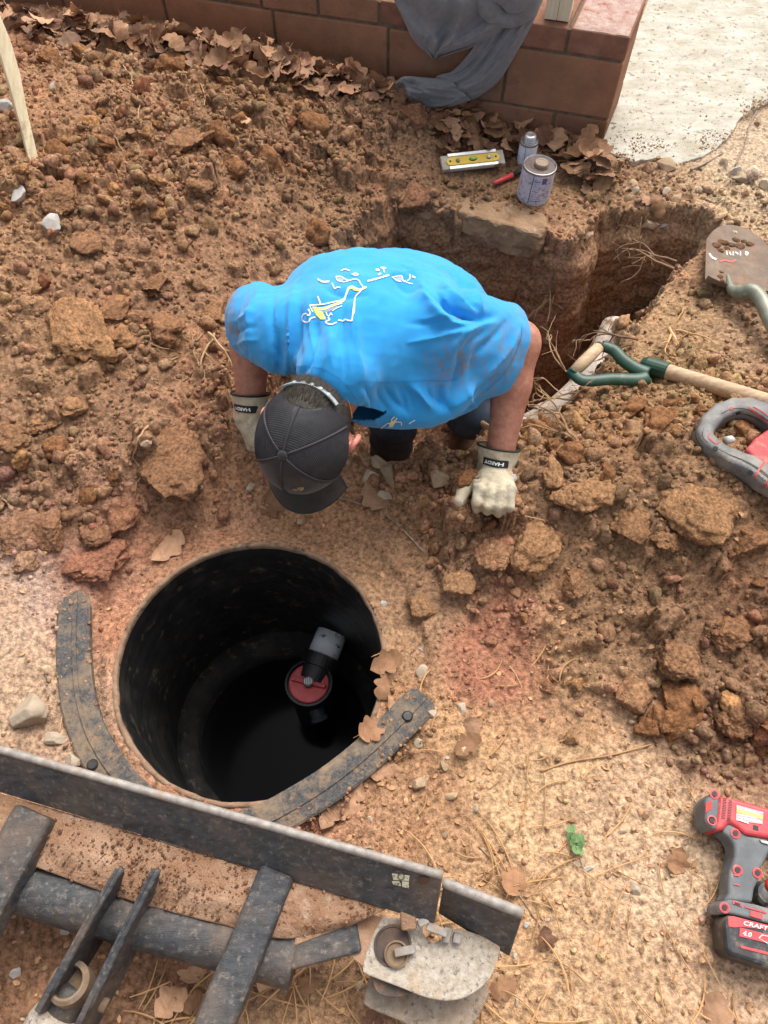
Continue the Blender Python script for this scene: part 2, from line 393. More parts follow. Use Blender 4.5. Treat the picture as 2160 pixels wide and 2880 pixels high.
# the cut trench faces: a finely broken skin of clay in front of the steep sides
tpts = np.array([p[:2] for p in TR]); i0 = 9; order = tpts[list(range(i0, len(TR))) + [0, 1, 2, 3, 4]]
seg = np.r_[0, np.cumsum(np.hypot(*np.diff(order, axis=0).T))]; ns = int(seg[-1] / .0075); su = np.linspace(0, seg[-1], ns); cx_ = np.interp(su, seg, order[:, 0]); cy_ = np.interp(su, seg, order[:, 1])
for _ in range(10): cx_[1:-1] = (cx_[:-2] + 2 * cx_[1:-1] + cx_[2:]) / 4; cy_[1:-1] = (cy_[:-2] + 2 * cy_[1:-1] + cy_[2:]) / 4
tx, ty = np.gradient(cx_), np.gradient(cy_); tl = np.hypot(tx, ty); inx, iny = -ty / tl, tx / tl
if trench_sdf(np.array([cx_[ns // 3] + .03 * inx[ns // 3]]), np.array([cy_[ns // 3] + .03 * iny[ns // 3]]))[0][0] < 0: inx, iny = -inx, -iny
nr = 95; WV = np.zeros((ns, nr, 3)); ztop = gz(cx_ - inx * .03, cy_ - iny * .03)
for j in range(nr):
    v = j / (nr - 1); off = -.035 + .065 * sst(0, .10, v) + .075 * v; zz_ = (ztop - .006 - .02 * sst(0, .1, v)) * (1 - v) + (-.63 - .14 * sst(.4, .65, cx_)) * v
    WV[:, j, 0] = cx_ + inx * off; WV[:, j, 1] = cy_ + iny * off; WV[:, j, 2] = zz_
Q = WV.reshape(-1, 3); dsp = .030 * fbm3(Q, 7, 3, 51) + .020 * np.abs(fbm3(Q * np.array([1, 1, 1.6]), 16, 3, 55)) + .009 * fbm3(Q, 60, 3, 59); dsp = np.maximum(dsp, -.010).reshape(ns, nr); vv_ = np.linspace(0, 1, nr); dsp = dsp * sst(0, .08, vv_)[None]
WV[..., 0] += dsp * inx[:, None]; WV[..., 1] += dsp * iny[:, None]; WV[..., 2] += .010 * fbm3(Q, 25, 2, 63).reshape(ns, nr) * sst(0, .1, vv_)[None]
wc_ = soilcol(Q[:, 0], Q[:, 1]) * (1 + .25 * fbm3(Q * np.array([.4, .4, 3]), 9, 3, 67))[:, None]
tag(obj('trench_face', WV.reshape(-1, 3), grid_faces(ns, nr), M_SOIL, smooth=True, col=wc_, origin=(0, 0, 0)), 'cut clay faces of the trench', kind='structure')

# ------------------------------------------------------------------ loose crumbs and clods
def lump(sub, seed, amp=.28, ang=0.0):
    V, F = ico(sub); r_ = np.random.default_rng(seed)
    V = V * (1 + amp * fbm3(V + seed * 3.1, 1.3, 3, seed % 9)[:, None])
    for _ in range(int(ang)):
        n = r_.normal(size=3); n /= np.linalg.norm(n); c = r_.uniform(.40, .78); d = V @ n; V = V - n * np.clip(d - c, 0, None)[:, None]
    V = V * r_.uniform(.75, 1.2, 3) * np.array([1, 1, .8]); return V, F
def rots(n):
    q = rng.normal(size=(n, 4)); q /= np.linalg.norm(q, axis=1)[:, None]; a, b, c, d = q.T
    return np.stack([1 - 2 * (c * c + d * d), 2 * (b * c - a * d), 2 * (b * d + a * c), 2 * (b * c + a * d), 1 - 2 * (b * b + d * d), 2 * (c * d - a * b), 2 * (b * d - a * c), 2 * (c * d + a * b), 1 - 2 * (b * b + c * c)], -1).reshape(n, 3, 3)
def scatter_mesh(variants, P, S, C):
    Vs = []; Fs = []; Cs = []; off = 0; k = rng.integers(0, len(variants), len(P)); Rm = rots(len(P))
    for vi, (V, F) in enumerate(variants):
        s = np.where(k == vi)[0]
        if not len(s): continue
        W = np.einsum('nij,vj->nvi', Rm[s], V) * S[s][:, None, None] + P[s][:, None, :]
        Vs.append(W.reshape(-1, 3)); Fs.append((F[None] + (np.arange(len(s)) * len(V))[:, None, None] + off).reshape(-1, F.shape[1])); Cs.append(np.repeat(C[s], len(V), 0)); off += len(s) * len(V)
    return np.vstack(Vs), np.vstack(Fs), np.vstack(Cs)
CLEAR = [(*U(1400, 1290, .12)[:2], .075), (*U(1400, 1370, .08)[:2], .06), (*U(1275, 470, .03)[:2], .06), (*U(1327, 470, .03)[:2], .06), (*U(1380, 468, .03)[:2], .06), (*U(1425, 510, .02)[:2], .05)]   # kept clear where the glove, level and marker lie
def pick(n, fn, box=(-1.45, 1.4, -.28, 2.75)):
    x = rng.uniform(box[0], box[1], n); y = rng.uniform(box[2], box[3], n); k = rng.random(n) < fn(x, y)
    rd_ = np.hypot(x - RC[0], y - RC[1]); wl = 2.447 + (.759 - x) * .2752
    k &= (rd_ > RR + .03) & (y < wl - .02)
    for cx_, cy_, ra in CLEAR: k &= np.hypot(x - cx_, y - cy_) > ra
    return x[k], y[k]
def soft(x, y):
    td, tw = trench_sdf(x, y); return np.where(td > 0, np.where(td < .16, .8, .25), loose_mask(x, y))
V20 = [lump(1, i, .55) for i in range(10)]; V80 = [lump(2, 20 + i, .60, 7) for i in range(16)]
x, y = pick(52000, soft); s = .0022 + .0078 * rng.random(len(x)) ** 3.0
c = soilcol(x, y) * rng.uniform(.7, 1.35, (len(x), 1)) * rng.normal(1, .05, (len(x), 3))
V, F, C = scatter_mesh(V20, np.stack([x, y, gz(x, y) + s * .25], -1), s, c)
M_CLOD = pmat('soil_clod', (1, 1, 1), attr='col', attr_var=.48, scale=120, rough=.96, bump=.0050, bscale=230, spec=.15, detail=9)
tag(obj('soil_crumbs', V, F, M_CLOD, col=C, origin=(0, 0, 0), smooth=False), 'fine loose soil crumbs covering heaps and ground', 'soil', kind='stuff')
x, y = pick(11500, lambda x, y: soft(x, y) ** 1.4); s = .006 + .021 * rng.random(len(x)) ** 2.9
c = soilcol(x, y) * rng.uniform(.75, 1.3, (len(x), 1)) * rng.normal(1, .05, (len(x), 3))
V, F, C = scatter_mesh(V80, np.stack([x, y, gz(x, y) + s * .2], -1), s, c)
tag(obj('soil_lumps', V, F, M_CLOD, col=C, origin=(0, 0, 0), smooth=True), 'small loose soil lumps spread through the spoil heaps', 'soil', kind='stuff')
x, y = pick(10000, lambda x, y: .6 * (1 - loose_mask(x, y)) * (y < 1.1) * sst(-.2, .3, fbm2(x, y, 5, 3, 17)), (-1.1, 1.1, -.28, 1.1)); s = .0014 + .0050 * rng.random(len(x)) ** 3.5
c = soilcol(x, y) * rng.uniform(.8, 1.35, (len(x), 1))
V, F, C = scatter_mesh(V20, np.stack([x, y, gz(x, y) + s * .3], -1), s, c)
tag(obj('grit', V, F, M_CLOD, col=C, origin=(0, 0, 0)), 'small grit and crumbs on the trodden dry ground', 'grit', kind='stuff')
# ------------------------------------------------------------------ block wall, slab, post
WC = np.array([.759, 2.447]); WD = np.array([-.964, .2654]); WN = np.array([-.2654, -.964])
def UW(px, py, d=0.0):
    r = ray(px, py); t = (((WC + WN * d) @ WN)) / (r[:2] @ WN); return np.array([0, 0, CH]) + r * t
def WP(s, d, z): p = WC + WD * s + WN * d; return np.array([p[0], p[1], z])
def Ws(px, py): return (UW(px, py)[:2] - WC) @ WD
BACK = np.array([.36, .933]) * .26
M_BLOCK = pmat('weathered_block', (.24, .125, .074), (.34, .165, .098), scale=9, rough=.92, bump=.0035, bscale=140, dirt=((.27, .18, .10), .48, 5, .3), dirt2=((.14, .09, .06), .30, 14, .2), rnd=.16, spec=.2)
M_BRICK = pmat('red_brick', (.21, .10, .066), (.29, .14, .092), scale=22, rough=.9, bump=.003, bscale=220, dirt=((.13, .08, .048), .5, 12, .25), rnd=.12, spec=.2)
M_PINKB = pmat('brick_flaked_top', (.36, .22, .18), (.52, .40, .35), scale=60, rough=.95, bump=.004, bscale=160, dirt=((.3, .1, .07), .4, 30), spec=.2)
M_MORTAR = pmat('mortar', (.20, .15, .11), (.12, .085, .06), scale=40, rough=.97, bump=.006, bscale=160, spec=.1)
wall = thing('block_wall', 'low wall of reddish brown blocks behind the leaf drift', 'wall', (*WC, -.1))
def wblock(s0, s1, z0, z1, mat, name='block', proud=0.0, depth=.26, bev=.005):
    b = []
    for s, d in ((s0, proud), (s1, proud)): b.append(WP(s, d, z0))
    bk = BACK * (depth / .26)
    b += [b[1] + np.array([*bk, 0]), b[0] + np.array([*bk, 0])]
    V, F = prism(b, (0, 0, z1 - z0), bev, 2)
    V = V + (fbm3(V, 26, 3, 3)[:, None] * np.array([.002, .0045, .003]))
    return obj(name, V, F, mat, wall)
sj1, sj2, sj3 = Ws(1586, 155), Ws(1412, 270), Ws(1556, 335)
g_ = .009
s = 0.0; edges = [0, sj1, sj1 + .205]
while edges[-1] < 3.2: edges.append(edges[-1] + .2 + .01 * (len(edges) % 2))
for i, (a, b) in enumerate(zip(edges[:-1], edges[1:])):
    wblock(a + (g_ / 2 if i else 0), b - g_ / 2, .3, .372, M_BRICK if i < 4 else M_BLOCK, 'brick', .002 * ((i * 7) % 3 - 1))
edges = [0, sj2]
while edges[-1] < 3.2: edges.append(edges[-1] + .405)
for i, (a, b) in enumerate(zip(edges[:-1], edges[1:])): wblock(a + (g_ / 2 if i else 0), b - g_ / 2, .104, .291, M_BLOCK, 'block', .002 * ((i * 5) % 3 - 1))
edges = [0, sj3]
while edges[-1] < 3.2: edges.append(edges[-1] + .405)
for i, (a, b) in enumerate(zip(edges[:-1], edges[1:])): wblock(a + (g_ / 2 if i else 0), b - g_ / 2, -.095, .095, M_BLOCK, 'block', .002 * ((i * 3) % 3))
b = [WP(.012, -.006, -.095), WP(3.15, -.006, -.095), WP(3.15, -.006, -.095) + np.array([*BACK * .93, 0]), WP(.012, -.006, -.095) + np.array([*BACK * .93, 0])]
V, F = prism(b, (0, 0, .46), 0)
obj('mortar', V, F, M_MORTAR, wall)
# flaked pink skin on the end brick's top
tp = [WP(.006, -.006, .3725), WP(sj1 - .012, -.006, .3725)]; tp += [tp[1] + np.array([*BACK * .95, 0]), tp[0] + np.array([*BACK * .95, 0])]
nn = 30; VV = []
for i in range(nn):
    for j in range(nn):
        u, v = i / (nn - 1), j / (nn - 1); p = (tp[0] * (1 - u) + tp[1] * u) * (1 - v) + (tp[3] * (1 - u) + tp[2] * u) * v
        e = min(u, 1 - u, v, 1 - v); VV.append(p + np.array([0, 0, .003 * min(1, e * 12) + .0012 * vnoise3(p, 90)]))
obj('brick_face', np.array(VV), grid_faces(nn, nn)[:, ::-1], M_PINKB, wall, smooth=True)

M_SLAB = pmat('worn_concrete', (.44, .40, .32), (.60, .57, .49), scale=9, rough=.95, bump=.004, bscale=170, dirt=((.38, .30, .19), .46, 9, .3), dirt2=((.19, .15, .10), .33, 55, .08), spec=.2, stretch=(1, 2.2, 1))
fe = [(1702, 425), (1740, 442), (1790, 455), (1850, 446), (1905, 462), (1960, 448), (2010, 420), (2050, 380), (2085, 330), (2130, 300), (2200, 270), (2600, 210)]
bl = [WC + np.array([-.02, .03]), WC + np.array([.36, .933]) * 3.2 + np.array([-.06, 0])]
fr0 = smooth_path([U(*p, .012)[:2] for p in fe[:-1]], 90); fr = [q + np.array([.008 * fbm2(q[0], q[1], 60, 3, 2), .012 * fbm2(q[0], q[1], 40, 3, 7)]) for q in fr0] + [U(*fe[-1], .012)[:2]]
poly = [bl[1]] + [bl[0]] + [f for f in fr] + [np.array([4.5, 3.4]), np.array([4.5, 6.2])]
V, F = prism([(p[0], p[1], -.09) for p in poly], (0, 0, .105), .006, 2)
tag(obj('concrete_walkway', V, F, M_SLAB), 'pale worn concrete slab beside the end of the block wall', kind='structure')

M_WOODP = pmat('pale_post_wood', (.70, .60, .40), (.80, .72, .53), scale=5, rough=.75, bump=.0015, bscale=40, stretch=(30, 30, 1.2), spec=.3, dirt=((.4, .32, .2), .25, 12, .2))
pb = U(1563, 64, .374)
dx_ = np.array([*WD, 0]); dn = np.array([*WN, 0])
post = thing('wooden_post', 'pale square wooden post standing on the brick end of the wall', 'post', pb)
V, F = boxo(pb - dn * .05 + np.array([0, 0, 1.1]), dx_, dn, (0, 0, 1), .0195, .042, 1.098, .002); V += dx_ * .0200; obj('plank', V, F, M_WOODP, post)
V, F = boxo(pb - dn * .05 + np.array([0, 0, 1.1]), dx_, dn, (0, 0, 1), .0195, .0412, 1.098, .002); V -= dx_ * .0200; obj('plank', V, F, M_WOODP, post)

M_FOOT = pmat('dirty_footing', (.31, .19, .11), (.42, .27, .165), scale=14, rough=.97, bump=.007, bscale=70, dirt=((.52, .49, .44), .22, 22, .08), dirt2=((.12, .07, .04), .4, 9, .25), spec=.1)
pg = [(1130, 566), (1210, 578), (1300, 597), (1345, 618), (1395, 631), (1455, 645), (1520, 660), (1540, 648), (1536, 600), (1430, 568), (1300, 540), (1150, 530)]
V, F = prism([U(*p, .012) for p in pg], (0, 0, -.105), .010, 2)
bm = bmesh.new(); me = mesh_np('t', V, F); bm.from_mesh(me); bpy.data.meshes.remove(me)
bmesh.ops.triangulate(bm, faces=bm.faces); bmesh.ops.subdivide_edges(bm, edges=[e for e in bm.edges if e.calc_length() > .03], cuts=4, use_grid_fill=True); V, F = from_bm(bm)
V = V + np.stack([fbm3(V, 22, 3, 5), fbm3(V, 22, 3, 6), fbm3(V, 30, 3, 7)], -1) * np.array([.014, .018, .008])
tag(obj('concrete_footing', V, F, M_FOOT), 'dirt covered broken concrete footing jutting over the trench back wall', 'footing')

# ------------------------------------------------------------------ grey sweatshirt over the wall
M_SWEAT = pmat('grey_fleece', (.185, .180, .184), (.225, .218, .220), scale=60, rough=.95, bump=.0006, bscale=1500, sheen=.3, spec=.15, dirt=((.13, .115, .10), .2, 14, .3))
def drape(name, rows, fold, parent, nu=54, nv=64, th=.007, mat=None):
    rows = np.array(rows, float); P = smooth_path(rows, nv); G = np.zeros((nv, nu, 3))
    for i in range(nv):
        v = i / (nv - 1); l, r_, d = P[i, :2], P[i, 2:4], P[i, 4]
        for j in range(nu):
            u = j / (nu - 1); q = l * (1 - u) + r_ * u
            e = math.sin(math.pi * u) ** .5
            cr_ = .012 * (.25 - abs(float(fbm2(u * 2.2 + v * 1.4, v * 1.2 - u * .8, 3.0, 2, 91)))) + .003 * float(fbm2(u, v, 14, 2, 95)); G[i, j] = UW(q[0], q[1], d + .022 * e + (fold(u, v) + cr_) * min(1, e * 1.3))
    n3 = np.array([*WN, .15]); n3 /= np.linalg.norm(n3)
    A = G.reshape(-1, 3); B = A - n3 * th; fa = grid_faces(nv, nu); fb = fa[:, ::-1] + nv * nu
    rim = [i * nu for i in range(nv)] + [(nv - 1) * nu + j for j in range(1, nu)] + [i * nu + nu - 1 for i in range(nv - 2, -1, -1)] + [j for j in range(nu - 2, 0, -1)]
    fr_ = np.array([[a, b, b + nv * nu, a + nv * nu] for a, b in zip(rim, rim[1:] + rim[:1])])
    V = np.vstack([A, B]); F = np.vstack([fa, fb, fr_])
    bm = bmesh.new(); me = mesh_np('t', V, F); bm.from_mesh(me); bpy.data.meshes.remove(me); bmesh.ops.recalc_face_normals(bm, faces=bm.faces); V, F = from_bm(bm)
    return obj(name, V, F, mat or M_SWEAT, parent, smooth=True)
sw = thing('sweatshirt', 'grey sweatshirt draped over the block wall with a sleeve hanging down', 'sweatshirt', UW(1300, 280, .05))
def f_body(u, v):
    a = .020 * math.sin(2 * math.pi * (1.9 * v + 1.3 * (u - .45) ** 2 * 2.4 - .1)) * (1 - .5 * v)
    b = .016 * math.exp(-((u - .62 + .25 * v) / .05) ** 2) - .014 * math.exp(-((u - .50 + .22 * v) / .045) ** 2) + .012 * math.exp(-((u - .22 - .1 * v) / .05) ** 2)
    return a + b
drape('body', [(1085, -70, 1500, -70, .02), (1108, 0, 1470, 0, .045), (1135, 55, 1440, 55, .05), (1155, 100, 1400, 92, .05), (1178, 130, 1340, 128, .045), (1200, 148, 1280, 148, .04), (1215, 165, 1240, 162, .03)], f_body, sw)
drape('sleeve', [(1395, -60, 1560, -70, .015), (1395, 10, 1525, 5, .025), (1362, 85, 1500, 62, .025), (1320, 150, 1452, 150, .03), (1272, 200, 1402, 228, .035), (1235, 212, 1345, 272, .04), (1222, 222, 1318, 284, .03)],
      lambda u, v: .009 * math.sin(7 * u + 3 * v + 1) * (1 - .5 * v) + .010 * math.exp(-((u - .25 - .1 * v) / .06) ** 2) - .006 * math.exp(-((u - .4) / .05) ** 2), sw)
drape('cuff', [(1262, 222, 1322, 282, .05), (1225, 222, 1275, 298, .06), (1185, 219, 1220, 305, .065), (1150, 216, 1178, 300, .065), (1126, 220, 1140, 285, .06), (1108, 245, 1118, 272, .055)],
      lambda u, v: .008 * math.sin(9 * u - 6 * v) + .007 * math.exp(-((v - .72) / .04) ** 2), sw, 30, 40)
for pth, r_, dd in (([(1352, -60), (1378, 12), (1402, 44), (1438, 52), (1474, 26), (1498, -12), (1515, -60)], .024, .060), ([(1400, -60), (1412, -10), (1440, 18), (1470, -8), (1480, -60)], .020, .078)):
    P = smooth_path([UW(px, py, dd) for px, py in pth], 40); rr = r_ * (1 + .2 * np.sin(np.linspace(0, 11, 40)))
    V, F = tube(P, rr, 16, flat=1.25); V = V + .009 * fbm3(V, 22, 3, 4)[:, None] * np.array([1, 1, .6]); obj('hood_fold', V, F, M_SWEAT, sw, smooth=True)

# ------------------------------------------------------------------ septic riser
M_HDPE = pmat('black_plastic', (.014, .014, .015), (.030, .028, .026), scale=14, rough=.42, bump=.001, bscale=60, dirt=((.20, .15, .10), .30, 26, .16), dirt2=((.075, .066, .056), .46, 7, .3), stretch=(1, 1, .35), spec=.4)
M_WATER = pmat('black_water', (.002, .002, .003), (.003, .003, .004), scale=5, rough=.12, spec=.06)
M_RUBBER = pmat('dusty_black_strip', (.045, .045, .047), (.12, .115, .11), scale=200, rough=.85, bump=.002, bscale=400, dirt=((.36, .25, .155), .60, 16, .3), dirt2=((.27, .18, .11), .46, 60, .15), spec=.35)
ris = thing('septic_riser', 'round black plastic septic riser opening sunk in the ground', 'riser', (RC[0], RC[1], -.76))
rc3 = lambda z: np.array([RC[0], RC[1], z])
V, F = lathe([(RR + .012, -.05), (RR + .012, .003), (RR + .009, .009), (RR + .001, .009), (RR - .001, .003), (RR - .001, -.006)], rc3(0), n=120, cap0=False, cap1=False); V = V + .003 * fbm3(V, 40, 3, 4)[:, None]
obj('rim', V, F, pmat('soil_caked_rim', (.20, .115, .07), (.34, .22, .14), scale=30, rough=.95, bump=.002, bscale=160, dirt=((.03, .028, .026), .36, 20, .12)), ris, smooth=True)
prof = [(RR + .008, -.30), (RR + .008, .000), (RR + .006, .002), (RR + .002, .002), (RR, .000)]
zz = np.linspace(-.01, -.56, 40)
for z_ in zz: prof.append((RR - .0012 * (math.sin(z_ * 120) > .6), z_))
prof += [(RR, -.575), (RR - .012, -.58), (RR - .014, -.592), (RR - .026, -.594), (RR - .028, -.606), (RR - .045, -.608), (RR - .047, -.80)]
V, F = lathe(prof, rc3(0), n=120, cap0=False, cap1=False); obj('riser_wall', V, F, M_HDPE, ris, smooth=True)
V, F = lathe([(.001, -.70), (.1, -.70), (RR - .046, -.70)], rc3(0), n=64, cap0=False, cap1=False); F = [f[::-1] for f in F]; obj('dark_water', V, F, M_WATER, ris)
def ringstrip(cpx, wd, z0, th, n=70, rnd_end=True):
    P = smooth_path([U(x, y, z0) for x, y in cpx], n); T = np.gradient(P, axis=0); T /= np.linalg.norm(T, axis=1)[:, None]; S = np.cross(T, [0, 0, 1.0]); V = []
    pr = [(-.5, -.5), (-.5, .30), (-.44, .46), (-.3, .5), (.0, .5), (.3, .5), (.44, .46), (.5, .30), (.5, -.5)]
    for i in range(n):
        e = min(i, n - 1 - i) / 4.0 if rnd_end else 9
        ww = wd * (min(1, .72 + .28 * math.sqrt(max(0, 1 - (1 - min(1, e)) ** 2)))) if e < 1 else wd
        for a, b in pr: V.append(P[i] + S[i] * a * ww + np.array([0, 0, b * th]))
    k = len(pr); F = [[i * k + j, (i + 1) * k + j, (i + 1) * k + (j + 1) % k, i * k + (j + 1) % k] for i in range(n - 1) for j in range(k)]
    F += [list(range(k)), [(n - 1) * k + j for j in range(k)][::-1]]
    V = np.array(V); V[:, 2] += .003 * fbm3(V, 12, 2, 8); return V, [f[::-1] for f in F]
for cp in ([(214, 1668), (208, 1760), (210, 1870), (222, 1975), (256, 2080), (318, 2180), (400, 2268), (490, 2330), (570, 2365)], [(1196, 1962), (1120, 2040), (1030, 2125), (930, 2205), (830, 2268), (740, 2315), (640, 2345)]):
    V, F = ringstrip(cp, .076, .005, .022); fl_ = obj('flange', V, F, M_RUBBER, ris)
    V, F = ringstrip(cp, .010, .0175, .005); V = V + 0; obj('ridge', V, F, M_RUBBER, fl_)
    Pc = smooth_path([U(a, b, .010) for a, b in cp], 80); Tc = np.gradient(Pc, axis=0); Tc /= np.linalg.norm(Tc, axis=1)[:, None]; Sc = np.cross(Tc, [0, 0, 1.0]); kk_ = rng.integers(0, 80, 420); sd_ = np.clip(rng.normal(0, .030, 420) + np.where(rng.random(420) < .5, -.038, .038) * (rng.random(420) < .75), -.062, .062)
    cl = fbm2(Pc[kk_, 0], Pc[kk_, 1], 9, 2, 33) > rng.uniform(-.5, .2, 420); Pq = (Pc[kk_] + Sc[kk_] * sd_[:, None] + np.array([0, 0, .003]))[cl]; Pq = Pq[np.hypot(Pq[:, 0] - RC[0], Pq[:, 1] - RC[1]) > RR + .022]; sq = .0015 + .0065 * rng.random(len(Pq)) ** 3
    V, F, C = scatter_mesh(V20, Pq, sq, soilcol(Pq[:, 0], Pq[:, 1]) * rng.uniform(.7, 1.1, (len(Pq), 1))); o = obj('soil_crumbs', V, F, M_CLOD, fl_, col=C); o['kind'] = 'stuff'
for px, py in ((1146, 2016), (262, 2152)):
    V, F = lathe([(.012, 0), (.012, .006), (.009, .009), (.003, .009)], U(px, py, .0145), n=16); obj('plug', V, F, M_HDPE, ris, smooth=False)
# outlet tee with red cap
M_TEE = pmat('black_tee', (.010, .010, .012), (.022, .021, .022), scale=30, rough=.5, dirt=((.16, .10, .06), .22, 25, .2), bump=.0006, bscale=120)
M_REDCAP = pmat('red_cap', (.46, .045, .055), (.56, .075, .08), scale=40, rough=.5, dirt=((.18, .03, .03), .2, 60, .2), bump=.0006, bscale=200)
M_PVC = pmat('grey_white_pvc', (.66, .72, .78), (.80, .82, .84), scale=25, rough=.5, dirt=((.10, .07, .05), .30, 40, .08))
tz = -.455; tcx, tcy = U(868, 1920, tz)[:2]
tee = thing('outlet_tee', 'black pipe tee with red cap inside the riser', 'pipe tee', (tcx, tcy, -.70))
tc3 = np.array([tcx, tcy, 0])
V, F = lathe([(.060, -.70), (.060, tz - .03), (.068, tz - .028), (.068, tz), (.062, tz + .001), (.060, tz - .012), (.002, tz - .012)], tc3, n=40, cap1=False); obj('tee_body', V, F, M_TEE, tee, smooth=False)
V, F = lathe([(.057, tz - .012), (.057, tz - .005), (.054, tz - .003), (.001, tz - .003)], tc3, n=40); cap_ = obj('cap', V, F, M_REDCAP, tee)
hd = np.array([math.cos(R(-14)), math.sin(R(-14)), 0])
V, F = boxo(tc3 + np.array([0, 0, tz + .002]), hd, np.cross([0, 0, 1], hd), (0, 0, 1), .050, .006, .005, .002); obj('handle', V, F, M_REDCAP, cap_)
V, F = lathe([(.015, tz), (.015, tz + .012), (.012, tz + .014), (.002, tz + .014)], tc3, n=20); kn = obj('knob', V, F, pmat('knob_dark', (.10, .07, .07), (.22, .18, .17), scale=30, rough=.5), cap_)
for k in range(-2, 3):
    V, F = boxo(tc3 + np.array([k * .005, 0, tz + .0145]), (0, 1, 0), (-1, 0, 0), (0, 0, 1), .011 - abs(k) * .002, .0012, .001); obj('rib', V, F, M_PVC, kn)
end = U(910, 1825, -.45); dv = end - np.array([tcx, tcy, -.47]); dv /= np.linalg.norm(dv); st = np.array([tcx, tcy, -.50])
V, F = lathe([(.050, .02), (.050, .06), (.056, .062), (.056, .096), (.052, .098), (.046, .098)], st, dv, 32); obj('branch', V, F, M_TEE, tee, smooth=False)
V, F = lathe([(.046, .095), (.046, .17)], st, dv, 32); obj('pipe_stub', V, F, M_PVC, tee, smooth=True)
e2 = U(899, 2025, -.56); d2 = e2 - np.array([tcx, tcy, -.52]); L2 = np.linalg.norm(d2)
V, F = lathe([(.023, .03), (.023, L2 - .01), (.027, L2 - .008), (.027, L2), (.020, L2)], np.array([tcx, tcy, -.52]), d2, 24); obj('spout', V, F, pmat('spout_grey', (.03, .035, .045), (.05, .055, .065), rough=.4), tee, smooth=False)

# ------------------------------------------------------------------ drain pipe in the trench
M_DPIPE = pmat('muddy_white_pipe', (.42, .34, .27), (.52, .44, .37), scale=10, rough=.65, dirt=((.14, .075, .04), .40, 26, .06), dirt2=((.34, .22, .13), .42, 9, .25), bump=.0012, bscale=80)
pz = -.33
pa, pb2, pc = UG(1395, 1268), UG(1570, 1165), UG(1735, 925)
for q_ in (pa, pb2, pc): q_[2] = min(q_[2], -.12)
pa[2] = min(pa[2], pb2[2] - .03); pa, pb2, pc = (U(1385, 1272, pa[2] + .06), U(1570, 1165, pb2[2] + .06), U(1735, 925, pc[2] + .05))
dp = thing('drain_pipe', 'muddy off white drain pipe lying along the bottom of the trench', 'pipe', (pa + pb2) / 2 - np.array([0, 0, .06]))
P = smooth_path([pa, (pa * .5 + pb2 * .5), pb2, pb2 * .5 + pc * .5 + np.array([.02, -.02, 0]), pc], 40)
V, F = tube(P, .050, 24); V = V + .002 * fbm3(V, 20, 2, 2)[:, None]; obj('pipe', V, F, M_DPIPE, dp, smooth=True)
i0 = 15
V, F = tube(P[i0:i0 + 4], [.055, .057, .057, .055], 24); obj('coupling', V, F, M_DPIPE, dp, smooth=False)
V, F = tube(P[26:30], [.055, .057, .057, .055], 24); obj('coupling', V, F, M_DPIPE, dp, smooth=False)
# ------------------------------------------------------------------ steel blade attachment (bottom left)
M_STEEL = pmat('worn_black_steel', (.030, .032, .036), (.085, .086, .090), scale=26, rough=.62, metallic=.1, bump=.0014, bscale=120, dirt=((.27, .175, .108), .64, 7, .5), dirt2=((.32, .27, .215), .40, 80, .28), stretch=(1.5, 4, 1.5), lo=.32, hi=.70, spec=.4)
M_STEELR = pmat('rusty_steel', (.06, .05, .045), (.16, .10, .07), scale=20, rough=.75, metallic=.3, bump=.001, bscale=120, dirt=((.36, .20, .10), .5, 10, .25), dirt2=((.09, .095, .105), .35, 25, .1))
M_DECK = pmat('dirt_caked_steel', (.32, .175, .10), (.46, .29, .19), scale=18, rough=.97, bump=.004, bscale=190, dirt=((.25, .115, .06), .48, 12, .25), dirt2=((.55, .42, .31), .24, 22, .12), spec=.1)
M_WORN = pmat('paint_worn_pale', (.36, .29, .22), (.52, .46, .38), scale=90, rough=.8, bump=.0030, bscale=190, dirt=((.44, .28, .15), .50, 14, .3), dirt2=((.18, .16, .15), .36, 110, .08))
M_EDGE = pmat('bare_edge_steel', (.24, .21, .19), (.40, .36, .32), scale=60, rough=.7, metallic=.25, dirt=((.35, .24, .15), .4, 22, .2), bump=.0006, bscale=150)
M_WORN2 = pmat('rust_stained_pale', (.28, .21, .15), (.42, .34, .26), scale=60, rough=.85, bump=.0025, bscale=170, dirt=((.30, .16, .08), .5, 12, .3), dirt2=((.12, .105, .095), .35, 70, .1))
bl_ = thing('dozer_blade', 'worn black steel blade attachment lying beside the riser', 'blade', U(500, 2560, 0) )
def quadplate(top, bot, zt, zb, th, mat, name, parent, bev=.002, nrm=None):
    """plate between a top polyline (px at zt) and bottom polyline (px at zb), thickness away from the viewer"""
    A = np.array([U(x, y, zt) for x, y in top]); B = np.array([U(x, y, zb) for x, y in bot])
    n = np.cross(A[-1] - A[0], B[0] - A[0]); n /= np.linalg.norm(n)
    if n @ (np.array([0, 0, CH]) - A[0]) > 0: n = -n
    V, F = prism(list(A) + list(B[::-1]), n * th, bev); return obj(name, V, F, mat, parent)
mp = quadplate([(-190, 2062), (1244, 2470)], [(-190, 2172), (1222, 2600)], .245, .155, .014, M_STEEL, 'blade_plate', bl_, .003)
A0, A1 = U(-190, 2062, .245), U(1244, 2470, .245)
V, F = tube(smooth_path([A0 + (0, .005, .000), A1 + (0, .005, .000)], 12), .0075, 8); obj('top_edge', V, F, M_EDGE, mp, smooth=True)
ep = quadplate([(1246, 2490), (1470, 2578)], [(1232, 2570), (1432, 2692)], .205, .105, .016, M_STEEL, 'end_plate', bl_, .003)
A0, A1 = U(1246, 2490, .205), U(1470, 2578, .205)
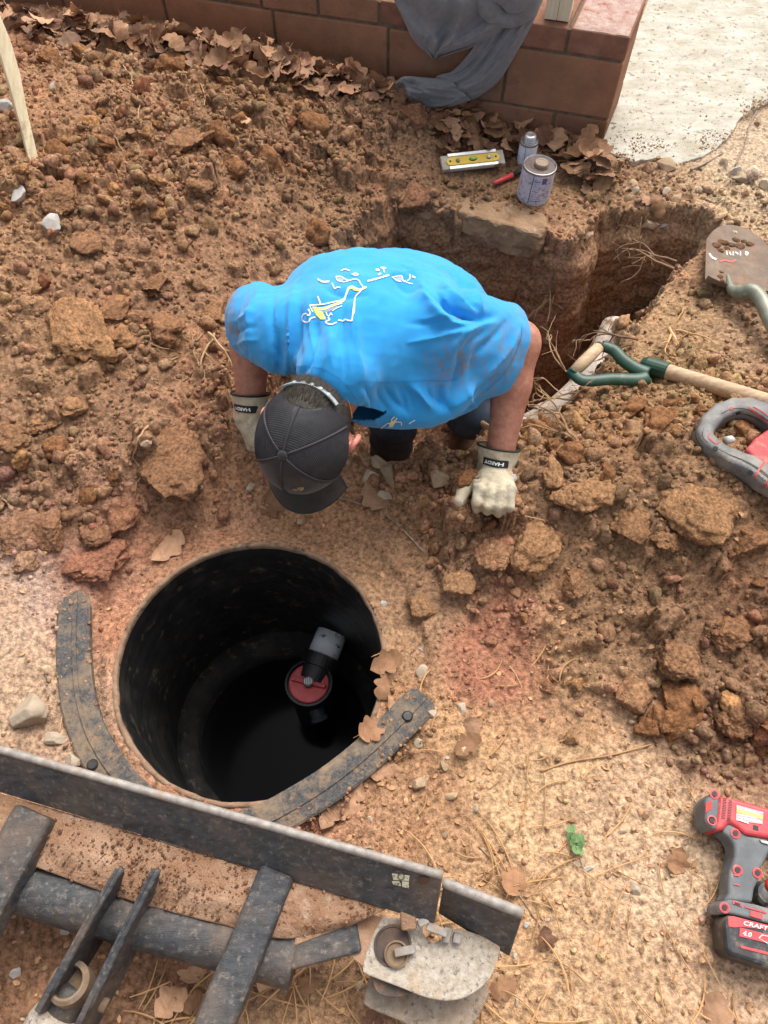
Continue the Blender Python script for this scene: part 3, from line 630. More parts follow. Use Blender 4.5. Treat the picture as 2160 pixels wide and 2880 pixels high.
V, F = tube(smooth_path([A0 + (0, .005, .003), A1 + (0, .005, .003)], 12), .009, 8); obj('top_edge', V, F, M_EDGE, ep, smooth=True)
# worn sticker and bolt hole on the plate
M_STICK = pmat('worn_pale_sticker', (.62, .58, .40), (.72, .68, .50), scale=40, rough=.7, dirt=((.08, .08, .085), .42, 60, .05))
def on_plate(px, py, lift=.0012):
    a, b, c = U(-190, 2062, .245), U(1244, 2470, .245), U(1222, 2600, .155); n = np.cross(b - a, c - a); n /= np.linalg.norm(n)
    if n @ (np.array([0, 0, CH]) - a) < 0: n = -n
    r = ray(px, py); t = ((a + n * lift - np.array([0, 0, CH])) @ n) / (r @ n); return np.array([0, 0, CH]) + r * t
for q in ([(1102, 2456), (1152, 2462), (1150, 2478), (1106, 2475)], [(1102, 2478), (1125, 2478), (1128, 2492), (1106, 2488)], [(1130, 2478), (1150, 2480), (1150, 2499), (1131, 2494)]):
    obj('sticker', np.array([on_plate(*p, .0022) for p in q]), [[0, 1, 2, 3]], M_STICK, mp)
ck = [on_plate(1128 + 9 * math.cos(a), 2466 + 9 * math.sin(a), .003) for a in np.linspace(0, 6.28, 14)]
V, F = tube(np.array(ck), .0009, 4, False); obj('sticker_mark', V, F, M_STEEL, mp)
hl = [on_plate(1190 + 18 * math.cos(a), 2477 + 11 * math.sin(a), .0026) for a in np.linspace(0, 6.28, 17)[:-1]]
obj('bolt_hole', np.array(hl), [list(range(16))], pmat('hole_shadowed_rust', (.06, .03, .018), (.10, .05, .03), rough=.9), mp)
# dirt covered deck between plate and cross tube: gridded sheet with thickness
dk_t = [(-190, 2178), (150, 2275), (500, 2380), (800, 2468), (1000, 2527), (1085, 2556)]
dk_b = [(-190, 2360), (60, 2425), (330, 2522), (640, 2605), (800, 2640), (985, 2605)]
nu, nv = 150, 30; ta = smooth_path([U(x, y, .150) for x, y in dk_t], nu); tb = smooth_path([U(x, y, .128) for x, y in dk_b], nu); G = []
for i in range(nu):
    for j in range(nv):
        v = j / (nv - 1); p = ta[i] * (1 - v) + tb[i] * v; q = p.copy(); q[2] += .010 * math.sin(math.pi * v) + .006 * fbm2(p[0], p[1], 22, 4, 3) + .004 * max(0, fbm2(p[0], p[1], 60, 3, 8)) ; G.append(q)
G = np.array(G); B_ = G.copy(); B_[:, 2] -= .022 + 0 * B_[:, 2]
fa = grid_faces(nu, nv); rim = [i * nv for i in range(nu)] + [(nu - 1) * nv + j for j in range(1, nv)] + [i * nv + nv - 1 for i in range(nu - 2, -1, -1)] + [j for j in range(nv - 2, 0, -1)]
fs = np.array([[a, b, b + nu * nv, a + nu * nv] for a, b in zip(rim, rim[1:] + rim[:1])])
V, F = np.vstack([G, B_]), np.vstack([fa[:, ::-1], fa + nu * nv, fs])
dk = obj('deck', V, F, M_DECK, bl_, smooth=False)
k = rng.random(2600); jx = (rng.random(2600) ** 1 * (nu - 1)).astype(int); jv = rng.random(2600)
wgt = np.exp(-((jx / nu - .42) / .16) ** 2) + .15; sel = rng.random(2600) < wgt
P = ta[jx] * (1 - jv[:, None]) + tb[jx] * jv[:, None]; P[:, 2] += .010 * np.sin(math.pi * jv) + .002; P = P[sel]
ss = .0010 + .0034 * rng.random(len(P)) ** 2.2; cc = np.tile(np.array([.25, .13, .075]), (len(P), 1)) * rng.uniform(.7, 1.5, (len(P), 1))
V, F, C = scatter_mesh(V20, P, ss, cc); o = obj('soil_crumbs', V, F, M_CLOD, dk, col=C); o['kind'] = 'stuff'
# cross tube
P = smooth_path([U(-190, 2420, .085), U(300, 2562, .085), U(700, 2668, .085), U(830, 2705, .085)], 40)
V, F = tube(P, .047, 20); V = V + .0012 * fbm3(V, 25, 2, 3)[:, None]; obj('cross_tube', V, F, M_STEEL, bl_, smooth=True)
# diagonal brace right of the arm
def bar(a, b, hw, hh, mat, name, parent, up=(0, 0, 1), bev=.006):
    x, y_, z = frame(b - a, up); V, F = boxo((a + b) / 2, x, y_, z, np.linalg.norm(b - a) / 2, hw, hh, bev, 3); return obj(name, V, F, mat, parent)
bar(U(730, 2690, .09), U(1010, 2618, .10), .034, .030, M_STEEL, 'diagonal_brace', bl_)
V, F = prism([U(830, 2660, .118), U(985, 2600, .124), U(905, 2525, .132), U(835, 2510, .132)], (0, 0, .008), .002); obj('gusset', V, F, M_DECK, bl_)
# push arms
bar(U(785, 2448, .150), U(560, 2990, .125), .033, .026, M_STEEL, 'push_arm', bl_, bev=.010)
bar(U(110, 2285, .150), U(-170, 2800, .13), .040, .030, M_STEEL, 'push_arm', bl_, bev=.010)
# cylinder lugs
def lug(p0, p1, z0, z1, h0, h1, th=.011):
    a, b = U(*p0, z0), U(*p1, z1); mid = a * .55 + b * .45
    pr = [a + (0, 0, -.03), a, mid + (0, 0, .012), b + (0, 0, h1 * .2), b + (0, 0, -h1 * .3), b + (0, 0, -h1), mid + (0, 0, -h0)]
    x = (b - a); n = np.cross(x, [0, 0, 1]); n /= np.linalg.norm(n); V, F = prism(pr, n * th, .002); return obj('cylinder_lug', V, F, M_STEEL, bl_)
l1 = lug((338, 2448), (120, 2850), .20, .11, .12, .09); l2 = lug((440, 2452), (225, 2905), .20, .11, .12, .09)
for a, b, l in (((338, 2446), (140, 2800), l1), ((440, 2450), (245, 2850), l2)):
    p0, p1 = U(*a, .202), U(*b, .125); mid = p0 * .55 + p1 * .45 + (0, 0, .011); P = smooth_path([p0 + (.003, .003, 0), mid + (.003, .003, 0), p1 + (.003, .003, .004)], 14)
    V, F = tube(P, .0055, 6); obj('lug_edge', V, F, M_STEEL, l, smooth=True)
M_RUSTPIN = pmat('muddy_rust', (.17, .115, .07), (.28, .19, .12), scale=30, rough=.85, bump=.001, bscale=90, dirt=((.12, .11, .11), .35, 30, .15))
cyl = thing('hydraulic_cylinder', 'muddy hydraulic cylinder end pinned between the two blade lugs', 'cylinder', U(170, 2850, 0))
V, F = lathe([(.034, -.03), (.036, .0), (.036, .028), (.030, .034), (.026, .034), (.026, .005), (.001, .004)], U(208, 2775, .085), (-.05, .25, .97), 28); obj('rod_eye', V, F, M_RUSTPIN, cyl, smooth=False)
a, b = U(215, 2770, .08), U(120, 2960, .05)
V, F = tube(np.array([a, a * .7 + b * .3, a * .45 + b * .55]), [.030, .031, .032], 20); obj('rod', V, F, M_STEEL, cyl, smooth=True)
V, F = lathe([(.020, 0), (.040, .004), (.045, .02), (.045, .2), (.02, .21)], U(165, 2842, .075), b - a, 28); obj('barrel', V, F, M_WORN, cyl, smooth=False)
a, b = U(150, 2765, .075), U(300, 2830, .075); V, F = tube(np.array([a, b]), [.012, .012], 14); obj('pin', V, F, M_RUSTPIN, cyl, smooth=True)
# end shoe: two rounded pale plates
tp = smooth_path([(1074, 2578), (1040, 2650), (1020, 2722), (1035, 2742), (1120, 2775), (1200, 2806), (1270, 2815), (1330, 2795), (1375, 2755), (1398, 2705), (1404, 2656), (1350, 2630), (1280, 2612), (1248, 2640), (1215, 2650), (1190, 2625), (1185, 2595), (1130, 2580)], 60)
V, F = prism([U(x, y, .120) for x, y in tp], (0, 0, -.028), .006); sh = obj('end_shoe', V, F, M_WORN, bl_)
lp = smooth_path([(1040, 2742), (1025, 2800), (1030, 2830), (1120, 2870), (1220, 2915), (1300, 2910), (1350, 2850), (1375, 2775), (1300, 2740), (1150, 2730)], 50)
V, F = prism([U(x, y, .045) for x, y in lp], (0, 0, -.028), .006); obj('end_shoe', V, F, M_WORN2, bl_)
V, F = prism([U(x, y, .118) for x, y in [(905, 2545), (1080, 2580), (1020, 2720), (985, 2690)]], (0, 0, -.01), .002); obj('gusset', V, F, M_DECK, bl_)
V, F = prism([U(x, y, .104) for x, y in smooth_path([(1045, 2738), (1060, 2790), (1110, 2805), (1170, 2790), (1200, 2770), (1120, 2730)], 24)], (0, 0, -.055), .004); obj('spacer', V, F, M_STEELR, bl_)
V, F = lathe([(.034, 0), (.034, .002), (.030, .003), (.028, -.004), (.001, -.006)], U(1105, 2660, .121), n=28); hole = obj('shoe_socket', V, F, M_STEELR, bl_)
V, F = lathe([(.022, 0), (.022, .007), (.019, .009), (.017, .003), (.001, .003)], U(1115, 2684, .121), n=24); obj('washer', V, F, M_RUSTPIN, hole)
bar(U(1110, 2680, .131), U(1168, 2668, .136), .007, .006, M_EDGE, 'latch_pin', bl_, bev=.002)
bar(U(1200, 2604, .150), U(1258, 2626, .150), .007, .006, M_EDGE, 'latch_pin', bl_, bev=.002)
bar(U(1186, 2582, .150), U(1194, 2604, .150), .010, .010, M_EDGE, 'latch_lug', bl_, bev=.003)
bar(U(1262, 2606, .135), U(1252, 2648, .128), .007, .010, M_EDGE, 'latch_lug', bl_, bev=.002)
bar(U(1288, 2625, .13), U(1282, 2652, .128), .007, .008, M_EDGE, 'latch_lug', bl_, bev=.002)
bar(U(1146, 2556, .15), U(1150, 2612, .14), .014, .012, M_DECK, 'rust_block', bl_, bev=.004)
# ------------------------------------------------------------------ shirt-free helpers for organic shapes: distance fields polygonised by surface nets
def surface_nets(f, lo, h):
    sh = np.array(f.shape) - 1; S = np.zeros((*sh, 3)); N = np.zeros(sh)
    cor = [(i, j, k) for i in (0, 1) for j in (0, 1) for k in (0, 1)]
    sl = lambda c: f[c[0]:c[0] + sh[0], c[1]:c[1] + sh[1], c[2]:c[2] + sh[2]]
    for a in cor:
        for ax in range(3):
            if a[ax]: continue
            b = list(a); b[ax] = 1; fa, fb = sl(a), sl(tuple(b)); m = (fa < 0) != (fb < 0)
            t = np.where(m, fa / np.where(m, fa - fb, 1), 0)
            for q in range(3): S[..., q] += m * (a[q] + (t if q == ax else 0))
            N += m
    act = N > 0; idx = -np.ones(sh, int); idx[act] = np.arange(act.sum())
    I = np.stack(np.nonzero(act), -1); V = (I + S[act] / N[act][:, None]) * h + np.asarray(lo); Q = []
    for ax in range(3):
        o1, o2 = [(1, 2), (2, 0), (0, 1)][ax]
        s0 = [slice(0, n) for n in f.shape]; s1 = list(s0); s0[ax] = slice(0, f.shape[ax] - 1); s1[ax] = slice(1, f.shape[ax])
        fa, fb = f[tuple(s0)], f[tuple(s1)]; m = (fa < 0) != (fb < 0); E = np.stack(np.nonzero(m), -1)
        ok = (E[:, o1] > 0) & (E[:, o2] > 0) & (E[:, o1] < sh[o1]) & (E[:, o2] < sh[o2]); E = E[ok]
        sgn = fa[tuple(E.T)] < 0; q = []
        for d1, d2 in ((-1, -1), (0, -1), (0, 0), (-1, 0)):
            C = E.copy(); C[:, o1] += d1; C[:, o2] += d2; q.append(idx[tuple(C.T)])
        q = np.stack(q, -1); q[~sgn] = q[~sgn][:, ::-1]; Q.append(q)
    return V, np.vstack(Q)
def sdf_grid(lo, hi, h):
    ax = [np.arange(lo[i], hi[i] + h, h) for i in range(3)]; return np.stack(np.meshgrid(*ax, indexing='ij'), -1)
def smin(a, b, k):
    t = np.clip(.5 + .5 * (b - a) / k, 0, 1); return b * (1 - t) + a * t - k * t * (1 - t)
def cone(P, a, b, ra, rb):
    a, b = np.asarray(a, float), np.asarray(b, float); ab = b - a; t = np.clip(((P - a) @ ab) / (ab @ ab), 0, 1)
    return np.linalg.norm(P - a - t[..., None] * ab, axis=-1) - (ra + (rb - ra) * t)
def econe(P, a, b, wa, wb, ta, tb, side):
    """elliptic cone: half width w along side, half thickness t across"""
    a, b = np.asarray(a, float), np.asarray(b, float); ab = b - a; L = np.linalg.norm(ab); x = ab / L; s = np.asarray(side, float); s = s - x * (s @ x); s /= np.linalg.norm(s); n = np.cross(x, s)
    Q = P - a; c = Q @ x; t = np.clip(c / L, 0, 1); wd = wa + (wb - wa) * t; th = ta + (tb - ta) * t; c = c - t * L
    return (np.sqrt(((Q @ s) / wd) ** 2 + ((Q @ n) / th) ** 2 + (c / th) ** 2 + 1e-9) - 1) * th
def ell(P, c, r, axes=None):
    Q = P - np.asarray(c, float)
    if axes is not None: Q = Q @ np.array(axes).T
    return (np.linalg.norm(Q / np.asarray(r), axis=-1) - 1) * min(r)
def relax(V, F, it=3, lam=.5):
    n = len(V); E = np.vstack([F[:, [0, 1]], F[:, [1, 2]], F[:, [2, 3]], F[:, [3, 0]]])
    for _ in range(it):
        S = np.zeros_like(V); c = np.zeros(n); np.add.at(S, E[:, 0], V[E[:, 1]]); np.add.at(c, E[:, 0], 1); np.add.at(S, E[:, 1], V[E[:, 0]]); np.add.at(c, E[:, 1], 1)
        V = V * (1 - lam) + lam * S / np.maximum(c, 1)[:, None]
    return V
def vnormals(V, F):
    n = np.cross(V[F[:, 2]] - V[F[:, 0]], V[F[:, 3 % F.shape[1]]] - V[F[:, 1]]); N = np.zeros_like(V)
    for k in range(F.shape[1]): np.add.at(N, F[:, k], n)
    return N / (np.linalg.norm(N, axis=1)[:, None] + 1e-12)
def cut(V, F, planes):
    """planes: list of (point, normal, region_fn(face centre)->bool); removes what lies on the normal's side"""
    bm = bmesh.new(); me = mesh_np('t', V, np.asarray(F)); bm.from_mesh(me); bpy.data.meshes.remove(me)
    for p, n, reg in planes:
        fs = [f for f in bm.faces if reg(np.array(f.calc_center_median()))]
        es = {e for f in fs for e in f.edges}; vs_ = {v for f in fs for v in f.verts}
        bmesh.ops.bisect_plane(bm, geom=list(fs) + list(es) + list(vs_), dist=1e-5, plane_co=Vector(tuple(p)), plane_no=Vector(tuple(n)), clear_outer=True)
    for f in bm.faces: f.smooth = True
    return bm
def solid(bm, th):
    """give an open shell thickness inwards"""
    V, F = from_bm(bm); n = len(V); N = np.zeros_like(V)
    for f in F:
        nn = np.cross(V[f[1]] - V[f[0]], V[f[-1]] - V[f[0]])
        for i in f: N[i] += nn
    N /= np.linalg.norm(N, axis=1)[:, None] + 1e-12
    from collections import Counter
    ec = Counter(); dirn = {}
    for f in F:
        for a, b in zip(f, f[1:] + f[:1]): ec[(min(a, b), max(a, b))] += 1; dirn[(min(a, b), max(a, b))] = (a, b)
    F2 = list(F) + [[i + n for i in f[::-1]] for f in F]
    for e, c in ec.items():
        if c == 1: a, b = dirn[e]; F2.append([b, a, a + n, b + n])
    return np.vstack([V, V - N * th]), F2
# ------------------------------------------------------------------ the man bending over the trench edge
def CW(v):
    """camera-space direction (right, up, towards camera) to world"""
    v = np.asarray(v, float); return np.array([v[0], v[1] * SP - v[2] * CP, v[1] * CP + v[2] * SP])
NB = np.array([-.095, 1.05, .455]); SP1 = np.array([-.06, 1.16, .435]); SP2 = np.array([-.015, 1.29, .375]); SP3 = np.array([.06, 1.43, .235]); SP4 = np.array([.11, 1.53, .07])
SIDE = np.array([.955, -.295, 0])
SR, ER, WR = np.array([.125, 1.165, .475]), UT(1456, 965, 1.775), U(1408, 1268, .165)
SL, EL, WL = np.array([-.225, 1.175, .445]), UT(702, 872, 1.83), U(706, 1160, .165)
HC = UT(868, 1226, 1.60)                               # head centre
hU = CW((-.28, -.36, .89)); hU /= np.linalg.norm(hU)
hF = CW((-.27, -.95, -.30)); hF = hF - hU * (hF @ hU); hF /= np.linalg.norm(hF); hR = np.cross(hF, hU)
HA = [hR, hF, hU]
def H(r, f, u): return HC + hR * r + hF * f + hU * u
KR, FR_ = np.array([.265, 1.415, -.16]), np.array([.30, 1.72, -.52]); KL, FL_ = np.array([.03, 1.42, -.20]), np.array([.02, 1.50, -.56])
HPR, HPL = np.array([.195, 1.53, .05]), np.array([.02, 1.57, .05])
# --- body: one continuous surface
def body_sdf(P):
    d = econe(P, SP1, SP2, .145, .175, .082, .108, SIDE)
    d = smin(d, econe(P, SP2, SP3, .175, .17, .108, .118, SIDE), .03); d = smin(d, econe(P, SP3, SP4, .17, .165, .118, .125, SIDE), .03)
    d = smin(d, cone(P, NB, SP1, .068, .075), .04); d = smin(d, cone(P, H(0, -.035, -.06), NB, .058, .070), .03)
    for S, E, W_ in ((SR, ER, WR), (SL, EL, WL)):
        d = smin(d, cone(P, S, E, .052, .052), .03); m = E * .62 + W_ * .38
        d = smin(d, cone(P, E, m, .050, .047), .02); d = smin(d, cone(P, m, W_, .047, .034), .015); d = smin(d, cone(P, W_, W_ + (W_ - E) * .12, .033, .026), .01)
    for Hh, K, Ft in ((HPR, KR, FR_), (HPL, KL, FL_)):
        d = smin(d, cone(P, Hh, K, .085, .060), .04); d = smin(d, cone(P, K, Ft, .056, .042), .02)
    h = ell(P, H(0, -.016, .010), (.076, .108, .100), HA); h = smin(h, ell(P, H(0, .03, -.06), (.055, .062, .062), HA), .03)
    h = smin(h, cone(P, H(0, .088, -.015), H(0, .108, -.045), .010, .015), .012)          # nose
    h = smin(h, ell(P, H(0, .085, .010), (.045, .018, .012), HA), .012); h = smin(h, ell(P, H(0, .080, -.080), (.024, .016, .008), HA), .006); h = smin(h, ell(P, H(0, .066, -.112), (.024, .020, .016), HA), .012)
    for s in (-1, 1):
        h = np.maximum(h, -ell(P, H(s * .033, .098, -.008), (.017, .014, .010), HA))
        a2 = hR * s * .93 - hF * .30; a2 = a2 / np.linalg.norm(a2)
        h = smin(h, ell(P, H(s * .083, -.012, -.022), (.019, .010, .032), [a2, np.cross(hU, a2), hU]), .006)
    return smin(d, h, .02)
G_ = sdf_grid((-.48, .70, -.62), (.46, 1.82, .72), .0110); V, Fq = surface_nets(body_sdf(G_), (-.48, .70, -.62), .0110); V = relax(V, Fq, 2)
M_SKIN = pmat('sunned_skin', (.36, .150, .098), (.50, .235, .158), scale=60, rough=.55, bump=.0006, bscale=600, dirt=((.34, .12, .08), .4, 14, .3), dirt2=((.27, .13, .075), .22, 30, .2), spec=.35, sss=.12)
man = obj('person', V, Fq, M_SKIN, smooth=True, origin=(.06, 1.5, -.62))
tag(man, 'man in bright blue t-shirt and dark cap bending down in the trench', 'person')
M_EYE = pmat('eye_white', (.75, .72, .68), rough=.3); 
for s in (-1, 1):
    Vs, Fs = ico(3); obj('eye', Vs * .0115 + H(s * .033, .082, -.008), Fs, M_EYE, man, smooth=True)
M_EARTIP = pmat('flushed_ear', (.62, .20, .15), (.68, .27, .20), scale=60, rough=.5, sss=.2)
for s in (-1, 1):
    a2 = hR * s * .93 - hF * .30; a2 /= np.linalg.norm(a2); b2 = np.cross(hU, a2)
    P = smooth_path([H(s * .080, .006, .005) + a2 * .004, H(s * .082, -.004, .014) + a2 * .016, H(s * .080, -.016, .010) + a2 * .024, H(s * .079, -.020, -.010) + a2 * .024, H(s * .078, -.014, -.032) + a2 * .016, H(s * .077, -.004, -.048) + a2 * .006], 24)
    Ve, Fe = tube(P, .0062, 8); obj('ear_rim', Ve, Fe, M_EARTIP, man, smooth=True)
    Vs, Fs = ico(3); ax = np.array([a2, b2, hU]); obj('ear', (Vs * np.array([.020, .006, .027])) @ ax + H(s * .082, -.010, -.016) + a2 * .004, Fs, M_EARTIP, man, smooth=True)

# --- t-shirt
HEMR = (SR + (ER - SR) * .80, (ER - SR) / np.linalg.norm(ER - SR)); HEML = (SL + (EL - SL) * .82, (EL - SL) / np.linalg.norm(EL - SL))
def shirt_sdf(P):
    d = econe(P, SP1, SP2, .176, .216, .110, .130, SIDE)
    d = smin(d, econe(P, SP2, SP3, .216, .218, .130, .146, SIDE), .045); d = smin(d, econe(P, SP3, SP4 + (SP4 - SP3) * .5, .218, .214, .146, .160, SIDE), .045)
    d = smin(d, cone(P, NB, SP1, .088, .11), .05)
    dn_ = np.array([0, -.1, -1.0])
    for S, E, k in ((SR, ER, 0), (SL, EL, 1)):
        e2 = E + (E - S) * .35
        d = smin(d, cone(P, S, e2, .078 - .014 * k, .088 - .012 * k), .06 - .02 * k)
        d = smin(d, cone(P, S + np.array([0, -.02, -.03]), e2 + np.array([0, -.035, -.05]) * (1.15 if k == 0 else .8), .075 - .010 * k, .078 - .006 * k), .03)
    d = smin(d, ell(P, (.03, 1.075, .345), (.165, .075, .075)), .05)              # slack cloth under the chest
    d = smin(d, ell(P, (.13, 1.20, .26), (.12, .11, .09)), .05)
    return d
lo_ = (-.52, .86, -.22); G_ = sdf_grid(lo_, (.48, 1.78, .66), .0092); V, Fq = surface_nets(shirt_sdf(G_), lo_, .0092); V = relax(V, Fq, 4)
# folds: ridges drawn along the cloth
FOLDS = [ # (points px, half width m, amplitude m)
 ([(770, 825), (765, 900), (775, 980), (790, 1050)], .010, -.007), ([(835, 800), (815, 880), (815, 960), (830, 1040)], .012, .007), ([(735, 805), (715, 860), (700, 930), (705, 1010)], .009, .006), ([(700, 800), (672, 850), (660, 920), (668, 1000)], .007, -.006),
 ([(890, 905), (885, 960), (870, 1020), (845, 1060)], .010, -.006), ([(1000, 930), (1005, 985), (1015, 1040), (1010, 1080)], .010, .005), ([(930, 930), (925, 985), (905, 1045)], .009, .005),
 ([(1215, 800), (1250, 850), (1290, 880), (1340, 893), (1395, 888)], .011, -.012), ([(1180, 800), (1225, 870), (1270, 905), (1330, 920)], .014, .010), ([(1390, 905), (1340, 915), (1290, 950), (1265, 1010)], .012, .006), ([(1430, 900), (1390, 950), (1340, 1000), (1320, 1060)], .010, -.006),
 ([(1470, 915), (1430, 985), (1380, 1040), (1345, 1085)], .009, .006), ([(1290, 985), (1290, 1030), (1275, 1080), (1260, 1130)], .010, -.006), ([(1330, 1080), (1310, 1110), (1270, 1145)], .010, .008), ([(1400, 1050), (1350, 1095), (1310, 1120)], .009, -.006),
 ([(1080, 1085), (1110, 1130), (1150, 1165)], .010, -.006), ([(1160, 1085), (1190, 1120), (1215, 1150)], .010, .007), ([(1225, 1085), (1235, 1120), (1245, 1150)], .009, -.006), ([(1020, 1090), (1035, 1140), (1060, 1190)], .010, .005),
 ([(1300, 750), (1330, 800), (1350, 850), (1362, 885)], .010, .006), ([(1270, 740), (1300, 800), (1315, 850)], .009, -.005), ([(1100, 720), (1180, 740), (1250, 780)], .016, -.005), ([(960, 770), (1040, 790), (1120, 780), (1190, 800)], .014, .005), ([(900, 800), (960, 830), (1040, 830)], .012, -.005),
 ([(655, 905), (690, 890), (720, 880)], .006, .004), ([(650, 940), (690, 925), (715, 920)], .006, -.004), ([(655, 975), (690, 960), (720, 958)], .006, .004)]
rf = np.random.default_rng(11)
for _ in range(16):   # creases fanning from the right armpit
    a = rf.uniform(2.35, 3.9); r0, r1 = rf.uniform(25, 70), rf.uniform(110, 260); c0 = np.array([1385 + rf.normal(0, 12), 905 + rf.normal(0, 12)]); b = a + rf.normal(0, .18)
    FOLDS.append(([tuple(c0 + r0 * np.array([math.cos(a), -math.sin(a)])), tuple(c0 + (r0 + r1) / 2 * np.array([math.cos((a + b) / 2), -math.sin((a + b) / 2)])), tuple(c0 + r1 * np.array([math.cos(b), -math.sin(b)]))], rf.uniform(.0045, .0075), rf.choice([-1, 1]) * rf.uniform(.0025, .0050)))
for _ in range(18):   # long creases running down the back and left sleeve
    x0 = rf.uniform(680, 1010); y0 = rf.uniform(830, 960); L_ = rf.uniform(70, 190); dx_f = rf.normal(-6, 14)
    FOLDS.append(([(x0, y0), (x0 + dx_f * .6 + rf.normal(0, 4), y0 + L_ * .5), (x0 + dx_f, y0 + L_)], rf.uniform(.004, .0075), rf.choice([-1, 1]) * rf.uniform(.002, .0042)))
for _ in range(10):   # slack cloth over the chest
    x0 = rf.uniform(1010, 1330); FOLDS.append(([(x0, 1082), (x0 + rf.normal(12, 8), 1115), (x0 + rf.normal(22, 12), 1155)], rf.uniform(.005, .008), rf.choice([-1, 1]) * rf.uniform(.003, .005)))
for _ in range(9):    # waist
    x0 = rf.uniform(1060, 1350); y0 = rf.uniform(705, 790); FOLDS.append(([(x0, y0), (x0 + 40, y0 + rf.normal(18, 8)), (x0 + 85, y0 + rf.normal(44, 12))], rf.uniform(.005, .009), rf.choice([-1, 1]) * rf.uniform(.002, .0045)))
def fold_apply(V, Fq, folds, amp_all=1.0):
    N = vnormals(V, Fq); px, py = proj(V); cam_dir = np.array([0, 0, CH]) - V; cam_dir /= np.linalg.norm(cam_dir, axis=1)[:, None]
    face = sst(-.15, .25, (N * cam_dir).sum(1)); D = np.zeros(len(V))
    for pts, hw, amp in folds:
        Q = smooth_path(np.array(pts, float), 16); m = 3.2 * hw * 2160 / 1.6
        ix = np.nonzero((px > Q[:, 0].min() - m) & (px < Q[:, 0].max() + m) & (py > Q[:, 1].min() - m) & (py < Q[:, 1].max() + m) & (face > 0))[0]
        if not len(ix): continue
        qx, qy = px[ix], py[ix]; best = np.full(len(ix), 1e9); tt = np.zeros(len(ix))
        for i in range(len(Q) - 1):
            e = Q[i + 1] - Q[i]; t = np.clip(((qx - Q[i, 0]) * e[0] + (qy - Q[i, 1]) * e[1]) / (e @ e), 0, 1); d_ = np.hypot(qx - Q[i, 0] - t * e[0], qy - Q[i, 1] - t * e[1])
            k = d_ < best; best[k] = d_[k]; tt[k] = (i + t[k]) / (len(Q) - 1)
        q = best * 1.7 / 2160 / (hw * .85); D[ix] += 1.25 * amp * np.exp(-np.abs(q) ** 1.35) * np.sin(np.pi * np.clip(tt * .94 + .03, 0, 1)) ** .6
    return V + N * (D * face * amp_all)[:, None]
def subdiv(V, F):
    me = mesh_np('t', V, np.asarray(F)); o = bpy.data.objects.new('t', me); COL.objects.link(o); m = o.modifiers.new('s', 'SUBSURF'); m.levels = 1; m.render_levels = 1
    dg = bpy.context.evaluated_depsgraph_get(); m2 = bpy.data.meshes.new_from_object(o.evaluated_get(dg)); n = len(m2.vertices)
    W = np.zeros(n * 3, np.float32); m2.vertices.foreach_get('co', W); L = np.zeros(len(m2.loops), np.int32); m2.loops.foreach_get('vertex_index', L)
    bpy.data.objects.remove(o); bpy.data.meshes.remove(me); bpy.data.meshes.remove(m2); return W.reshape(-1, 3).astype(float), L.reshape(-1, 4)
V, Fq = subdiv(V, Fq)
V = fold_apply(V, Fq, FOLDS, 1.5)
N_ = vnormals(V, Fq); wr1 = np.abs(fbm3(V @ np.array([[1, .3, 0], [-.3, 1, 0], [0, 0, 1.]]) * np.array([1.0, .32, .6]), 26, 2, 11)); V = V + N_ * (.0050 * (.22 - wr1) + .0022 * fbm3(V * np.array([.5, 1, 1]), 40, 2, 13) + .006 * fbm3(V, 9, 2, 15))[:, None]
def near(S, E, r, ym):
    d_ = (E - S) / np.linalg.norm(E - S); return lambda p: np.linalg.norm((p - S) - d_ * ((p - S) @ d_)) < r and np.linalg.norm(p - E) < .24 and p[1] < ym
nkd = NB - SP1; nkd = nkd / np.linalg.norm(nkd); nk_n = hF * .0 + nkd; CPL = NB + nkd * .004
cn = CW((-.36, -.72, -.25)); cn /= np.linalg.norm(cn); CPT = UT(893, 1082, 1.585)
bm = cut(V, Fq, [(HEMR[0], HEMR[1], near(SR, ER, .155, ER[1] + .115)), (HEML[0], HEML[1], near(SL, EL, .14, 9)), (CPT, cn, lambda p: np.linalg.norm(p - NB - SIDE * .018) < .118 and p[2] > .33),
                 (SP4 + (SP4 - SP3) * .85, (SP4 - SP3) / np.linalg.norm(SP4 - SP3), lambda p: p[1] > 1.45)])
# keep the largest piece
seen = set(); best = []
bm.faces.ensure_lookup_table()
for f0 in bm.faces:
    if f0 in seen: continue
    st_ = [f0]; seen.add(f0); comp = []
    while st_:
        f = st_.pop(); comp.append(f)
        for e in f.edges:
            for g2 in e.link_faces:
                if g2 not in seen: seen.add(g2); st_.append(g2)
    if len(comp) > len(best): best = comp
bs = set(best); bmesh.ops.delete(bm, geom=[f for f in bm.faces if f not in bs], context='FACES')
SB = BVHTree.FromBMesh(bm)
V, Fs = solid(bm, .0025)
M_SHIRT = pmat('blue_jersey', (.026, .300, .68), (.034, .335, .74), scale=9, rough=.88, bump=.00035, bscale=1800, sheen=.25, spec=.15)
